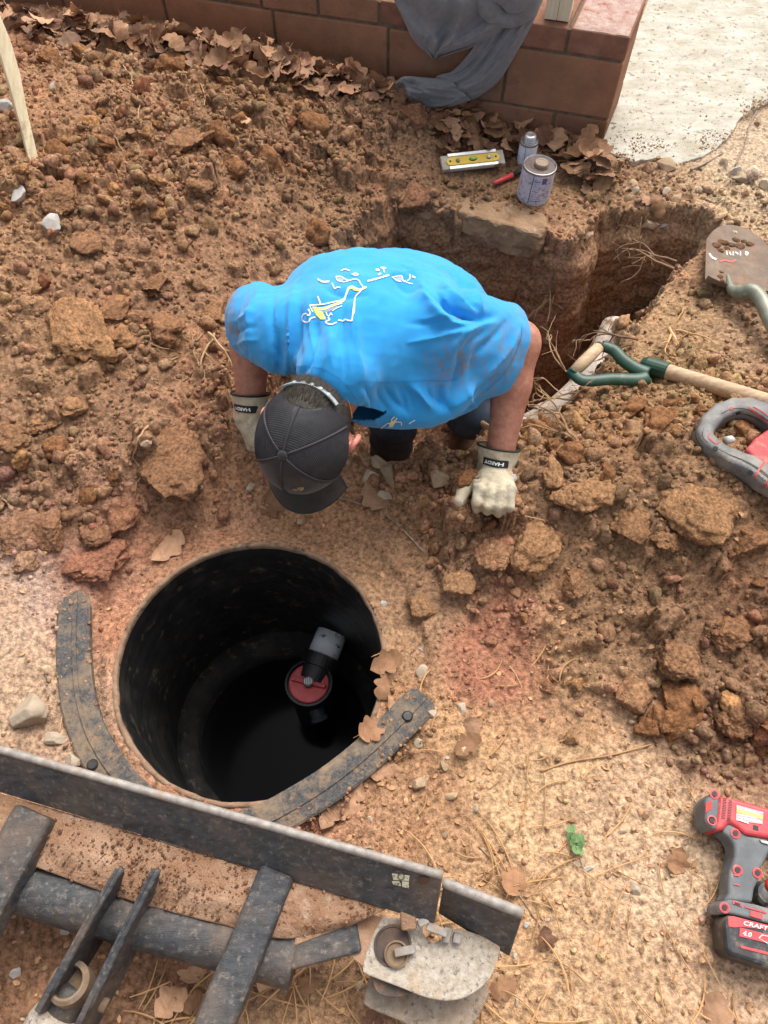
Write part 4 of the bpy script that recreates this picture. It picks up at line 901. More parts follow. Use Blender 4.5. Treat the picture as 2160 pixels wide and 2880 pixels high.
# mud smears on the sleeves: their own shape, fixed to the cloth
nt_ = M_SHIRT.node_tree; b_ = nt_.nodes['Principled BSDF']; src = b_.inputs['Base Color'].links[0].from_socket
off_ = np.array(man.location)
tcn = _n(nt_, 'ShaderNodeTexCoord'); acc = None
for c_, r_ in ((UT(1400, 1000, 1.70), .075), (UT(1450, 935, 1.72), .05), (UT(1270, 1010, 1.63), .06), (UT(655, 930, 1.74), .05), (UT(665, 860, 1.78), .045), (UT(1330, 860, 1.75), .06)):
    vm = _n(nt_, 'ShaderNodeVectorMath', operation='DISTANCE'); nt_.links.new(tcn.outputs['Object'], vm.inputs[0]); vm.inputs[1].default_value = tuple(c_ - off_)
    mr = _n(nt_, 'ShaderNodeMapRange'); mr.inputs[1].default_value = r_ * 1.5; mr.inputs[2].default_value = r_ * .2; nt_.links.new(vm.outputs['Value'], mr.inputs[0])
    if acc is None: acc = mr.outputs[0]
    else: mm = _n(nt_, 'ShaderNodeMath', operation='MAXIMUM'); nt_.links.new(acc, mm.inputs[0]); nt_.links.new(mr.outputs[0], mm.inputs[1]); acc = mm.outputs[0]
nz = _n(nt_, 'ShaderNodeTexNoise'); nz.inputs['Scale'].default_value = 55; nz.inputs['Detail'].default_value = 8; nz.inputs['Roughness'].default_value = .75; mpn = _n(nt_, 'ShaderNodeMapping'); mpn.inputs['Scale'].default_value = (1.6, .5, .8); mpn.inputs['Rotation'].default_value = (0, 0, .6); nt_.links.new(tcn.outputs['Object'], mpn.inputs[0]); nt_.links.new(mpn.outputs[0], nz.inputs['Vector'])
mr2 = _n(nt_, 'ShaderNodeMapRange'); mr2.inputs[1].default_value = .42; mr2.inputs[2].default_value = .60; nt_.links.new(nz.outputs['Fac'], mr2.inputs[0])
ml = _n(nt_, 'ShaderNodeMath', operation='MULTIPLY'); nt_.links.new(acc, ml.inputs[0]); nt_.links.new(mr2.outputs[0], ml.inputs[1])
mxs = _n(nt_, 'ShaderNodeMix', data_type='RGBA'); nt_.links.new(ml.outputs[0], mxs.inputs[0]); nt_.links.new(src, mxs.inputs[6]); mxs.inputs[7].default_value = (.22, .17, .115, 1); nt_.links.new(mxs.outputs[2], b_.inputs['Base Color'])
shirt = obj('t_shirt', V, Fs, M_SHIRT, man, smooth=True); shirt['label'] = 'bright blue t-shirt with muddy sleeves and a white and yellow print'

CAMP = Vector((0, 0, CH))
def on(bvh, px, py, lift=.001):
    d = Vector(tuple(ray(px, py))).normalized(); h = bvh.ray_cast(CAMP, d)
    if h[0] is None: return None
    n = h[1] if h[1].dot(d) < 0 else -h[1]
    return np.array(h[0] + n * lift), np.array(n)
def ribbon(bvh, pts, wpx, lift=.0012, step=3.0):
    pts = np.array(pts, float); seg = np.hypot(*np.diff(pts, axis=0).T); n = max(2, int(seg.sum() / step)); Q = smooth_path(pts, n) if len(pts) > 2 else np.linspace(pts[0], pts[-1], n)
    T = np.gradient(Q, axis=0); T /= np.linalg.norm(T, axis=1)[:, None] + 1e-9; S = np.stack([-T[:, 1], T[:, 0]], -1); V = []; F = []; ok = []
    for q, s_ in zip(Q, S):
        a, b = on(bvh, *(q - s_ * wpx / 2), lift), on(bvh, *(q + s_ * wpx / 2), lift); ok.append(a is not None and b is not None)
        V += [a[0], b[0]] if ok[-1] else [np.zeros(3), np.zeros(3)]
    for i in range(n - 1):
        if ok[i] and ok[i + 1] and np.linalg.norm(V[2 * i] - V[2 * i + 2]) < .03: F.append([2 * i, 2 * i + 1, 2 * i + 3, 2 * i + 2])
    runs = []; 
    for f in F:
        if runs and runs[-1][-1][2] == f[1]: runs[-1].append(f)
        else: runs.append([f])
    F = max(runs, key=len) if runs else []
    used = sorted({i for f in F for i in f}); mp_ = {u: k for k, u in enumerate(used)}
    return (np.array([V[i] for i in used]), [[mp_[i] for i in f] for f in F]) if F else None
def patch(bvh, poly, lift=.0010, step=3.0):
    """filled print area laid on the cloth"""
    poly = np.array(poly, float); x0, y0 = poly.min(0); x1, y1 = poly.max(0); gx = np.arange(x0, x1 + step, step); gy = np.arange(y0, y1 + step, step)
    def inside(x, y):
        c = False; n = len(poly)
        for i in range(n):
            a, b = poly[i], poly[(i + 1) % n]
            if (a[1] > y) != (b[1] > y) and x < (b[0] - a[0]) * (y - a[1]) / (b[1] - a[1]) + a[0]: c = not c
        return c
    idx = {}; V = []; F = []
    def vid(i, j):
        if (i, j) not in idx:
            r = on(bvh, gx[i], gy[j], lift)
            if r is None: return None
            idx[(i, j)] = len(V); V.append(r[0])
        return idx[(i, j)]
    for i in range(len(gx) - 1):
        for j in range(len(gy) - 1):
            if inside(gx[i] + step / 2, gy[j] + step / 2):
                q = [vid(i, j), vid(i, j + 1), vid(i + 1, j + 1), vid(i + 1, j)]
                if None not in q: F.append(q)
    return (np.array(V), F) if F else None
M_PW = pmat('white_print', (.78, .80, .80), rough=.7); M_PY = pmat('yellow_print', (.80, .72, .05), (.82, .78, .25), scale=40, rough=.7); M_PG = pmat('grey_print', (.30, .38, .46), rough=.7)
Zp = lambda L: [(840 + x * .217, 740 + y * .217) for x, y in L]
pr_w = [([(140, 552), (210, 548), (330, 538), (450, 512), (555, 488), (598, 452), (620, 390), (642, 332), (690, 308), (740, 328), (795, 345), (850, 322)], 3.4), ([(250, 612), (350, 605), (450, 562), (560, 525)], 2.2), ([(835, 325), (785, 385), (738, 445), (722, 560), (707, 680), (695, 752)], 4.0), ([(695, 752), (640, 745), (610, 732), (580, 752), (512, 742)], 4.0), ([(495, 772), (430, 798), (375, 788), (358, 762), (405, 738), (385, 705)], 4.0),
 ([(65, 665), (50, 715), (70, 758), (128, 764), (158, 722), (225, 702)], 3.6), ([(65, 665), (110, 655), (130, 685), (150, 650), (125, 600)], 3.2), ([(145, 555), (165, 600), (190, 640)], 3.2), ([(250, 435), (270, 482), (290, 535)], 4.0), ([(435, 265), (462, 322), (480, 340), (505, 318), (545, 325)], 3.2), ([(250, 215), (300, 242), (350, 252), (400, 240)], 4.5), ([(490, 180), (560, 185), (605, 215), (640, 232), (600, 252), (540, 245), (500, 225), (488, 182)], 2.8),
 ([(640, 240), (720, 218), (778, 230), (800, 270), (832, 312)], 3.0), ([(890, 242), (1000, 212), (1090, 185), (1170, 160)], 4.5), ([(1000, 90), (1045, 100)], 6), ([(1060, 66), (1135, 75)], 4.5), ([(1095, 75), (1115, 130)], 3.6), ([(1030, 160), (1068, 140)], 4.0), ([(1208, 186), (1330, 168), (1345, 222), (1372, 252)], 2.8), ([(1208, 186), (1270, 232), (1330, 245)], 2.8), ([(1440, 150), (1440, 205), (1410, 235)], 2.8), ([(1470, 178), (1512, 198)], 4.5), ([(690, 150), (740, 140), (775, 158), (730, 165), (690, 150)], 2.4), ([(550, 110), (600, 90), (665, 108)], 3.4),
 ([(360, 640), (375, 680), (400, 690), (420, 650), (440, 680)], 3.0), ([(440, 625), (500, 585), (560, 560)], 2.4), ([(1345, 225), (1420, 262), (1480, 275)], 2.4)]
prints = [(M_PG, [patch(SB, Zp([(495, 185), (560, 190), (610, 220), (560, 245), (510, 225)])), patch(SB, Zp([(1212, 190), (1328, 172), (1345, 222), (1280, 232)])), patch(SB, Zp([(290, 612), (400, 590), (540, 545), (470, 590), (380, 640), (330, 640)])), patch(SB, Zp([(255, 225), (330, 240), (400, 235), (390, 262), (300, 262)])), patch(SB, Zp([(890, 232), (1000, 205), (1000, 225), (900, 250)]))]),
 (M_PY, [ribbon(SB, Zp([(250, 592), (350, 583), (450, 545), (545, 512), (590, 478), (618, 400), (650, 338), (690, 326), (740, 352), (800, 352), (880, 315)]), 5.2, .0014), patch(SB, Zp([(185, 575), (245, 568), (258, 612), (312, 632), (350, 702), (345, 738), (288, 738), (240, 690)]), .0014)]),
 (M_PW, [ribbon(SB, Zp(L), w_, .0018) for L, w_ in pr_w])]
Zq = lambda L: [(1040 + x * .1688, 1140 + y * .1688) for x, y in L]
prints[2][1].extend([ribbon(SB, Zq(L), 2.6, .0018, 2) for L in ([(185, 375), (300, 290), (345, 318), (320, 360)], [(430, 268), (518, 272), (530, 325)], [(360, 265), (375, 215), (415, 185)], [(330, 350), (345, 300), (370, 280)], [(375, 345), (420, 265), (455, 205)], [(185, 375), (250, 395), (310, 388)], [(650, 300), (690, 270), (755, 240)])])
prints[1][1].extend([patch(SB, Zq([(335, 270), (400, 245), (440, 215), (420, 270), (370, 360), (345, 350)]), .0014, 1.5)])
for m_, L in prints:
    L = [q for q in L if q is not None]
    for V, F in L: obj('shirt_print', V, F, m_, shirt)
M_SEAM = pmat('seam_blue', (.020, .245, .58), rough=.9)
seams = [[(1468, 912), (1462, 960), (1425, 1040), (1368, 1098)], [(690, 1064), (737, 1074), (785, 1080), (812, 1076)], [(1020, 1071), (1093, 1076), (1183, 1070), (1249, 1071), (1290, 1064)], [(772, 1085), (785, 1058), (810, 1040), (850, 1030), (900, 1036), (950, 1062), (990, 1105), (1012, 1150), (1015, 1190)]]
q = [ribbon(SB, s_, 1.7, .0009) for s_ in seams]; 
for a in q:
    if a: obj('seam', *a, M_SEAM, shirt)

# --- jeans and boots
def jeans_sdf(P):
    d = econe(P, SP3 + (SP4 - SP3) * .5, SP4 + (SP4 - SP3) * .3, .18, .19, .14, .15, SIDE)
    for Hh, K, Ft in ((HPR, KR, FR_), (HPL, KL, FL_)):
        d = smin(d, cone(P, Hh, K, .105, .078), .03); d = smin(d, cone(P, K, Ft, .075, .066), .015)
    return d + .004 * np.sin(P[..., 2] * 60 + P[..., 0] * 25 + 2 * np.sin(P[..., 1] * 31))
lo_ = (-.14, 1.26, -.60); G_ = sdf_grid(lo_, (.42, 1.86, .30), .0085); V, Fq = surface_nets(jeans_sdf(G_), lo_, .0085); V = relax(V, Fq, 2)
M_JEAN = pmat('muddy_denim', (.030, .050, .085), (.07, .10, .15), scale=16, rough=.9, bump=.0006, bscale=900, dirt=((.14, .11, .08), .36, 9, .3))
obj('jeans', V, Fq, M_JEAN, man, smooth=True)
M_BOOT = pmat('brown_boot', (.10, .05, .03), (.17, .09, .05), scale=30, rough=.8, bump=.001, bscale=100)
for Ft, K in ((FR_, KR), (FL_, KL)):
    def bs_(P, Ft=Ft):
        d = cone(P, Ft + (0, 0, .05), Ft + (0, 0, -.03), .068, .062); t = Ft + np.array([-.02, -.15, -.055]); d = smin(d, cone(P, Ft + (0, .02, -.055), t, .052, .045), .03); return np.maximum(d, (Ft[2] - .10) - P[..., 2])
    l_ = Ft + (-.16, -.28, -.16); G_ = sdf_grid(l_, Ft + (.16, .16, .16), .009); V, Fq = surface_nets(bs_(G_), l_, .009); V = relax(V, Fq, 1); obj('boot', V, Fq, M_BOOT, man, smooth=True)

# --- hair
def head_pt(az, el, k=1.0, up=.015):
    """az from forward towards his left, el from crown axis"""
    r_ = np.array([math.sin(el) * math.sin(az) * .076, math.sin(el) * math.cos(az) * .104, math.cos(el) * .100]) * k
    return H(r_[0], r_[1] - .012 - .012 * max(0, -math.cos(az)) * math.sin(el), r_[2] + up - .003)
M_HAIR = pmat('short_dark_hair', (.022, .017, .013), (.060, .048, .038), scale=120, rough=.6, dirt=((.16, .14, .12), .22, 200, .1), spec=.3)
hv = []; na, ne = 48, 26
for i in range(na):
    for j in range(ne):
        az = R(76) + (i / (na - 1)) * R(208); e1 = R(118) if abs(az - math.pi) > R(60) else R(142); el = R(40) + (j / (ne - 1)) * (e1 - R(40))
        p = head_pt(az, el, 1.045 + .01 * math.sin(i * 3.1 + j * 1.7)); hv.append(p)
hair = obj('hair', np.array(hv), grid_faces(na, ne), M_HAIR, man, smooth=True)
SV = []; SF = []; rs = np.random.default_rng(3)
for k in range(7000):
    az = R(78) + rs.random() * R(204); e1 = R(120) if abs(az - math.pi) > R(55) else R(143); el = R(45) + (e1 - R(45)) * rs.random() ** .8
    p = head_pt(az, el, 1.04); q = head_pt(az + rs.normal(0, .03), el + .13 + rs.normal(0, .03), 1.10 + rs.random() * .04); t = np.cross(q - p, p - HC); t = t / (np.linalg.norm(t) + 1e-9) * .0007
    n = len(SV); SV += [p - t, p + t, q]; SF.append([n, n + 1, n + 2])
o = obj('hair_strands', np.array(SV), np.array(SF), M_HAIR, hair); o['kind'] = 'stuff'

# --- cap
cap_pt = lambda az, el, k=1.0, du=0.0: H(math.sin(el) * math.sin(az) * .098 * k, math.sin(el) * math.cos(az) * .116 * k + .000, math.cos(el) * .114 * k + .022 + du)
M_CAPF = pmat('cap_front_cloth', (.014, .011, .010), (.024, .020, .018), scale=40, rough=.85, bump=.0004, bscale=1500, dirt=((.075, .06, .045), .24, 14, .3), sheen=.2)
M_CAPM = pmat('cap_mesh', (.012, .012, .015), (.022, .022, .027), scale=60, rough=.6, bump=.0003, bscale=900)
M_CAPL = pmat('cap_mesh_thread', (.050, .050, .058), (.075, .075, .083), scale=60, rough=.6)
cap = None; na, ne = 97, 26
EDGE = lambda az: R(97) - R(17) * (1 - math.cos(az)) / 2 - (R(30) * math.exp(-((((az - math.pi + math.pi) % (2 * math.pi)) - math.pi) / .52) ** 4))
AZ = np.linspace(0, 2 * math.pi, na)
def seam_dip(az):
    m = ((az / (2 * math.pi) * 6 + .5) % 1) - .5; return .0016 * math.exp(-(m / .035) ** 2)
Vc = np.array([cap_pt(a, EDGE(a) * j / (ne - 1), 1 - seam_dip(a) * 8 + .008 * fbm3(np.array([[math.sin(a), math.cos(a), j / 9.0]]), 2.2, 2, 3)[0]) for a in AZ for j in range(ne)])
Fa = grid_faces(na, ne)
fc = Vc[Fa].mean(1) - HC; front = (fc @ hF) > .012 + .55 * np.abs(fc @ hR) * 0 + np.abs(fc @ hR) * .62
cap = obj('cap', Vc, Fa[~front], M_CAPM, man, smooth=True); cap['label'] = 'dark trucker cap with mesh back and plastic strap'
obj('front_panel', Vc, Fa[front], M_CAPF, cap, smooth=True)
# mesh threads: fine parallel lines over the back and side panels
CB = BVHTree.FromPolygons([tuple(v) for v in Vc], [tuple(f) for f in Fa])
th = []
for panel in range(6):
    a0 = (panel - .5) * math.pi / 3 + math.pi / 6; 
    a0 = panel * math.pi / 3
    if panel in (0, 5) and False: continue
    am = a0 + math.pi / 6; pm = cap_pt(am, R(45)); n = pm - H(0, 0, .02); n /= np.linalg.norm(n)
    tdir = np.cross(n, hU); tdir = tdir / np.linalg.norm(tdir); tdir = tdir * math.cos(.35 * (1 if panel % 2 else -1)) + np.cross(n, tdir) * math.sin(.35 * (1 if panel % 2 else -1)); odir = np.cross(n, tdir)
    for k in range(-26, 27):
        run = []
        for u in np.linspace(-.085, .085, 36):
            o_ = pm + n * .05 + odir * k * .0042 + tdir * u; hit = CB.ray_cast(Vector(tuple(o_)), Vector(tuple(-n)))
            good = False
            if hit[0] is not None:
                c_ = np.array(hit[0]); v_ = c_ - H(0, .004, .022); az = math.atan2(v_ @ hR / .098, v_ @ hF / .116) % (2 * math.pi)
                if a0 + .05 < az < a0 + math.pi / 3 - .05 and not ((v_ @ hF) > .012 + abs(v_ @ hR) * .62): good = True
            if good: run.append(c_ + n * .0006)
            else:
                if len(run) > 3: th.append(tube(np.array(run), .00055, 3, False))
                run = []
        if len(run) > 3: th.append(tube(np.array(run), .00055, 3, False))
V, F = merge(*th); o = obj('mesh_threads', V, F, M_CAPL, cap); o['kind'] = 'stuff'
sm = []
for k in range(6):
    a = k * math.pi / 3; sm.append(tube(np.array([cap_pt(a, EDGE(a) * t, 1.004) for t in np.linspace(.06, 1, 20)]), .0024, 5))
V, F = merge(*sm); obj('panel_seam', V, F, pmat('cap_seam', (.030, .029, .033), (.045, .043, .048), rough=.75), cap, smooth=True)
V, F = lathe([(.010, 0), (.0095, .003), (.006, .0055), (.001, .006)], cap_pt(0, 0, 1.0), hU, 18); obj('button', V, F, M_CAPF, cap, smooth=True)
# brim
nb, mb = 41, 12; T_ = []; 
for i in range(nb):
    a = -R(62) + R(124) * i / (nb - 1)
    for j in range(mb):
        t = j / (mb - 1); p = cap_pt(a, R(95), 1.0); L = .066 * math.cos(a * .92) ** .55
        x_ = (p - HC) @ hR; d = hF * math.cos(a * .35) + hR * math.sin(a * .35) * .7
        T_.append(p + d * L * t - hU * (.012 * t + 5.0 * x_ * x_ * t * .9) )
T_ = np.array(T_); B2 = T_ - hU * .0035; fa = grid_faces(nb, mb); rim = [i * mb for i in range(nb)] + [(nb - 1) * mb + j for j in range(1, mb)] + [i * mb + mb - 1 for i in range(nb - 2, -1, -1)] + [j for j in range(mb - 2, 0, -1)]
fsd = np.array([[a, b, b + nb * mb, a + nb * mb] for a, b in zip(rim, rim[1:] + rim[:1])])
obj('brim', np.vstack([T_, B2]), np.vstack([fa, fa[:, ::-1] + nb * mb, fsd]), M_CAPF, cap, smooth=True)
# snap strap across the back opening
M_STRAP = pmat('pale_plastic_strap', (.26, .31, .32), (.38, .42, .42), scale=50, rough=.45, dirt=((.14, .13, .12), .33, 60, .08), spec=.5)
sp = [cap_pt(math.pi + x_, R(77) + 0 * x_, 1.075) for x_ in np.linspace(-.62, .62, 22)]
Vs = []; 
for p in sp: Vs += [p - hU * .008, p + hU * .006, p + hU * .006 + (p - HC) * .03, p - hU * .008 + (p - HC) * .03]
Fs_ = [[i * 4 + k, i * 4 + (k + 1) % 4, i * 4 + 4 + (k + 1) % 4, i * 4 + 4 + k] for i in range(21) for k in range(4)] + [[3, 2, 1, 0], [84, 85, 86, 87]]
stp = obj('strap', np.array(Vs), Fs_, M_STRAP, cap)
for k in (5, 8, 11, 14, 17):
    c_ = sp[k] + (sp[k] - HC) * .032; V, F = lathe([(.0042, 0), (.0042, .0014), (.002, .0016)], c_, sp[k] - HC, 10); obj('snap', V, F, M_STRAP, stp)
# clod of dried mud stuck on the front panel
for px, py, r_ in ((815, 1388, .008), (830, 1375, .006), (845, 1372, .007), (835, 1390, .005)):
    h_ = on(CB, px, py, .001)
    if h_ is not None: Vl, Fl = lump(2, int(px), .3); obj('mud_fleck', Vl * r_ * np.array([1, 1, .6]) + h_[0], Fl, pmat('mud', (.16, .10, .055), (.26, .18, .10), scale=200, rough=.95), cap)

# --- necklace
bmv = BVHTree.FromPolygons([tuple(v) for v in (np.array([v.co[:] for v in man.data.vertices]) + np.array(man.location))], [tuple(p.vertices) for p in man.data.polygons])
M_GOLD = pmat('gold_chain', (.80, .50, .12), (.90, .62, .2), scale=50, rough=.25, metallic=1.0)
cp = smooth_path([NB + CW((-.02, .05, .075)), UT(938, 1072, 1.56), UT(965, 1105, 1.57), UT(984, 1145, 1.59), UT(990, 1190, 1.63)], 46); links = []
pts = [(905, 1052), (935, 1068), (960, 1095), (978, 1128), (986, 1165), (988, 1195)]
Q = smooth_path(np.array(pts, float), 40); cpp = []
for q_ in Q:
    h_ = on(bmv, *q_, .002)
    if h_ is not None and np.linalg.norm(h_[0] - NB) < .16: cpp.append(h_[0])
for i, p in enumerate(cpp):
    Vl, Fl = ico(1); links.append((Vl * np.array([.0026, .0026, .0018]) + p, Fl))
if links: V, F = merge(*links); obj('necklace', V, F, M_GOLD, man, smooth=True)

# --- gloves
M_GLOVE = pmat('cream_leather', (.46, .39, .27), (.56, .50, .38), scale=22, rough=.85, bump=.0022, bscale=160, dirt=((.36, .23, .11), .46, 16, .3), dirt2=((.36, .28, .17), .45, 60, .2), spec=.3)
M_GTRIM = pmat('dark_binding', (.012, .013, .013), rough=.8); M_PATCH = pmat('black_patch', (.010, .010, .012), rough=.7); M_LET = pmat('white_lettering', (.78, .78, .76), rough=.7)
def glove(W_, knuck, zh, thumb, label, text_dy, fdir, lettering='HARDY'):
    x, y_, z = frame(knuck - W_, zh); A = np.array([x, y_, z]); L = np.linalg.norm(knuck - W_)
    th = thumb; cd = -(A @ (fdir / np.linalg.norm(fdir))); cn_ = np.array([0, 0, 1.0]) - cd * cd[2]; cn_ /= np.linalg.norm(cn_); cy2 = np.cross(cn_, -cd)
    def sd(P):
        d = econe(P, cd * .070, (.0, 0, 0), .056, .044, .050, .036, cy2)
        d = smin(d, econe(P, (0, 0, 0), (L * .66, 0, .002), .046, .048, .034, .028, (0, 1, 0)), .02)
        for k, yy in enumerate((-.0365, -.0122, .0122, .0365)):
            kn = np.array([L * (1.0 - .05 * abs(k - 1.5)), yy * 1.02, .004]); p1 = kn + np.array([.020, yy * .06, -.030 - .002 * k]); p2 = p1 + np.array([-.022, 0, -.024]); p3 = p2 + np.array([-.020, 0, .004])
            f_ = smin(cone(P, kn - np.array([.03, 0, 0]), kn, .0145, .0138), cone(P, kn, p1, .0138, .0130), .006); f_ = smin(f_, cone(P, p1, p2, .0135, .0125), .004); f_ = smin(f_, cone(P, p2, p3, .0125, .0115), .004); d = smin(d, f_, .0028)
        t0 = np.array([L * .30, th * .036, -.008]); t1 = np.array([L * .58, th * .074, -.022]); t2 = np.array([L * .90, th * .082, -.034])
        d = smin(d, smin(cone(P, t0, t1, .022, .017), cone(P, t1, t2, .017, .0145), .008), .014)
        wr = .0022 * np.sin(P[..., 0] * 210 + 40 * P[..., 1] * P[..., 1] * 60) * np.exp(-((P @ cd + .002) / .018) ** 2) + .0016 * np.sin(P[..., 1] * 260) * np.exp(-((P @ cd + .006) / .020) ** 2)
        return d + wr
    lo = (-.13, -.12, -.10); G_ = sdf_grid(lo, (L + .075, .12, .14), .0044); V, Fq = surface_nets(sd(G_), lo, .0042); V = relax(V, Fq, 1)
    V = V + vnormals(V, Fq) * (.0030 * fbm3(V * np.array([1.4, .7, 1]), 60, 3, 19) + .0035 * fbm3(V, 24, 2, 23))[:, None]
    bm = cut(V, Fq, [(cd * .066, cd, lambda p: p @ cd > .035)]); bv = BVHTree.FromBMesh(bm); bnd = [v.co.copy() for v in bm.verts if any(len(e.link_faces) == 1 for e in v.link_edges)]
    V, F = solid(bm, .0022); tw = lambda q: np.asarray(q) @ A + W_
    g_ = obj('glove', tw(V), F, M_GLOVE, man, smooth=True); g_['label'] = label
    bnd = sorted([np.array(b) for b in bnd], key=lambda q: math.atan2(q @ cn_, q @ cy2)); bl2 = np.array(bnd + bnd[:1])
    if len(bnd) > 8: V, F = tube(bl2[::2] if len(bl2) > 40 else bl2, .0024, 6, False); obj('cuff_binding', tw(V), F, M_GTRIM, g_, smooth=True)
    # name patch on the back of the cuff
    def surf(a, b, lift):
        o_ = cd * a + cy2 * b; h_ = bv.ray_cast(Vector(tuple(o_ + cn_ * .12)), Vector(tuple(-cn_))); return (np.array(h_[0]) if h_[0] is not None else o_ + cn_ * .04) + cn_ * lift
    cx_, cy_, pw, ph = .034, text_dy, .028, .0090; nu, nv = 14, 6
    V = np.array([surf(cx_ + ph * (2 * j / (nv - 1) - 1), cy_ + pw * (2 * i / (nu - 1) - 1), .0022) for i in range(nu) for j in range(nv)]); obj('name_patch', tw(V), grid_faces(nu, nv), M_PATCH, g_)
    tv, tf = text_mesh(lettering, .0175, .0006); s_ = .045 / (np.ptp(tv[:, 0]) + 1e-9); tv = tv * np.array([s_, s_ * .85, 1])
    V = np.array([surf(cx_ - q[1], cy_ - q[0], .0034) for q in tv]); lo_ = obj('lettering', tw(V), tf, M_LET, g_)
    return g_, tw
gz1 = gz(*U(1400, 1395, .07)[:2])
fd = (WR - ER) / np.linalg.norm(WR - ER); GO = WR + fd * .058; kr = U(1397, 1385, max(.07, float(gz1) + .050)); cdir = np.array([0, 0, CH]) - WR; kr = GO + (kr - GO) / np.linalg.norm(kr - GO) * max(.075, np.linalg.norm(kr - GO))
g1, tw1 = glove(GO, kr, cdir * .8 + np.array([0, -.1, .3]), -1 if True else 1, 'dirty cream leather work glove pressed on the loose soil', .010, WR - ER)
kl = U(738, 1272, float(gz(*U(738, 1272, .06)[:2])) + .045)
g2, tw2 = glove(WL + (WL - EL) / np.linalg.norm(WL - EL) * .02, kl, np.array([-.75, -.25, .6]), -1, 'dirty cream leather work glove partly hidden beside the cap', .012, WL - EL)
V, F = boxo(np.array([-.012, .050, .030]), (1, 0, 0), (0, 1, 0), (0, 0, 1), .015, .0025, .008, .001); t_ = obj('side_tag', tw1(V), F, M_PATCH, g1)

# ------------------------------------------------------------------ tools and cans
UP = np.array([0, 0, 1.0])
M_ALU = pmat('aluminium_rail', (.72, .73, .74), (.82, .82, .82), scale=40, rough=.4, metallic=.5, dirt=((.45, .38, .28), .3, 40, .15)); M_YEL = pmat('yellow_plastic', (.70, .45, .03), (.78, .53, .06), scale=30, rough=.5, dirt=((.33, .24, .16), .33, 70, .12))
M_LVB = pmat('dusty_grey_body', (.34, .29, .23), (.46, .40, .33), scale=30, rough=.7, dirt=((.25, .17, .1), .4, 40, .2)); M_VIAL = pmat('green_vial', (.25, .55, .12), (.35, .62, .2), rough=.1, coat=.6); M_BLK = pmat('black_trim', (.012, .012, .013), rough=.5)
a, b = UG(1240, 478, .026), UG(1413, 474, .026); b[2] = a[2] = max(a[2], b[2]); x, y_, z = frame(b - a, (0, -.35, 1)); c = (a + b) / 2; Lh = np.linalg.norm(b - a) / 2
lev = thing('spirit_level', 'small yellow torpedo level lying on the leaves beside the cans', 'spirit level', c - (0, 0, .02))
def lbox(u, v, w_, hu, hv, hw_, mat, name, parent, bev=.001): V, F = boxo(c + x * u + y_ * v + z * w_, x, y_, z, hu, hv, hw_, bev); return obj(name, V, F, mat, parent)
lbox(0, 0, -.010, Lh, .0265, .009, M_LVB, 'level_body', lev, .003)
for s in (-1, 1): lbox(0, s * .0235, -.003, Lh * .77, .0055, .006, M_ALU, 'rail', lev)
cap2 = [c + x * (math.copysign(Lh * .70, math.cos(t)) + .0155 * math.cos(t)) + y_ * .0155 * math.sin(t) for t in np.linspace(0.05, 2 * math.pi + .05, 33)[:-1]]
V, F = prism([p - z * .002 for p in cap2], z * .005, .0012); ye = obj('yellow_insert', V, F, M_YEL, lev)
for u, ru, rv, m_ in ((0, .0135, .008, M_VIAL), (-.052, .0065, .0085, M_LVB), (.054, .0075, .0075, M_ALU)):
    el_ = [c + x * (u + ru * math.cos(t)) + y_ * rv * math.sin(t) + z * .0032 for t in np.linspace(0, 2 * math.pi, 21)[:-1]]; V, F = prism(el_, z * .0008); w_ = obj('vial_window', V, F, M_BLK, ye)
    V, F = tube(np.array([c + x * (u - ru * .75) + z * .005, c + x * u + z * .0062, c + x * (u + ru * .75) + z * .005]), [rv * .55, rv * .72, rv * .55], 10); obj('vial', V, F, m_, w_, smooth=True)
for u in (-.078, .078): V, F = lathe([(.0036, 0), (.0036, .001)], c + x * u + z * .0031, z, 12); obj('screw', V, F, M_BLK, ye)

M_TIN = pmat('bare_tin', (.42, .42, .42), (.58, .58, .58), scale=30, rough=.35, metallic=.85, dirt=((.2, .17, .14), .3, 40, .15)); M_LABEL = pmat('lilac_paper_label', (.50, .47, .54), (.60, .57, .63), scale=30, rough=.8, dirt=((.24, .18, .30), .40, 22, .25), dirt2=((.30, .23, .24), .40, 90, .08)); M_LABELW = pmat('white_paper_label', (.64, .66, .72), (.74, .75, .80), scale=30, rough=.7, dirt=((.30, .28, .36), .3, 70, .1)); M_LIDB = pmat('stained_lid', (.055, .032, .030), (.12, .072, .055), scale=30, rough=.4, metallic=.0, dirt=((.05, .03, .06), .35, 20, .15)); M_CAPB = pmat('brass_cap', (.24, .17, .11), (.34, .26, .18), scale=60, rough=.6, metallic=.1, dirt=((.16, .1, .07), .35, 60, .15)); M_INK = pmat('label_ink', (.10, .08, .20), (.16, .12, .26), rough=.8)
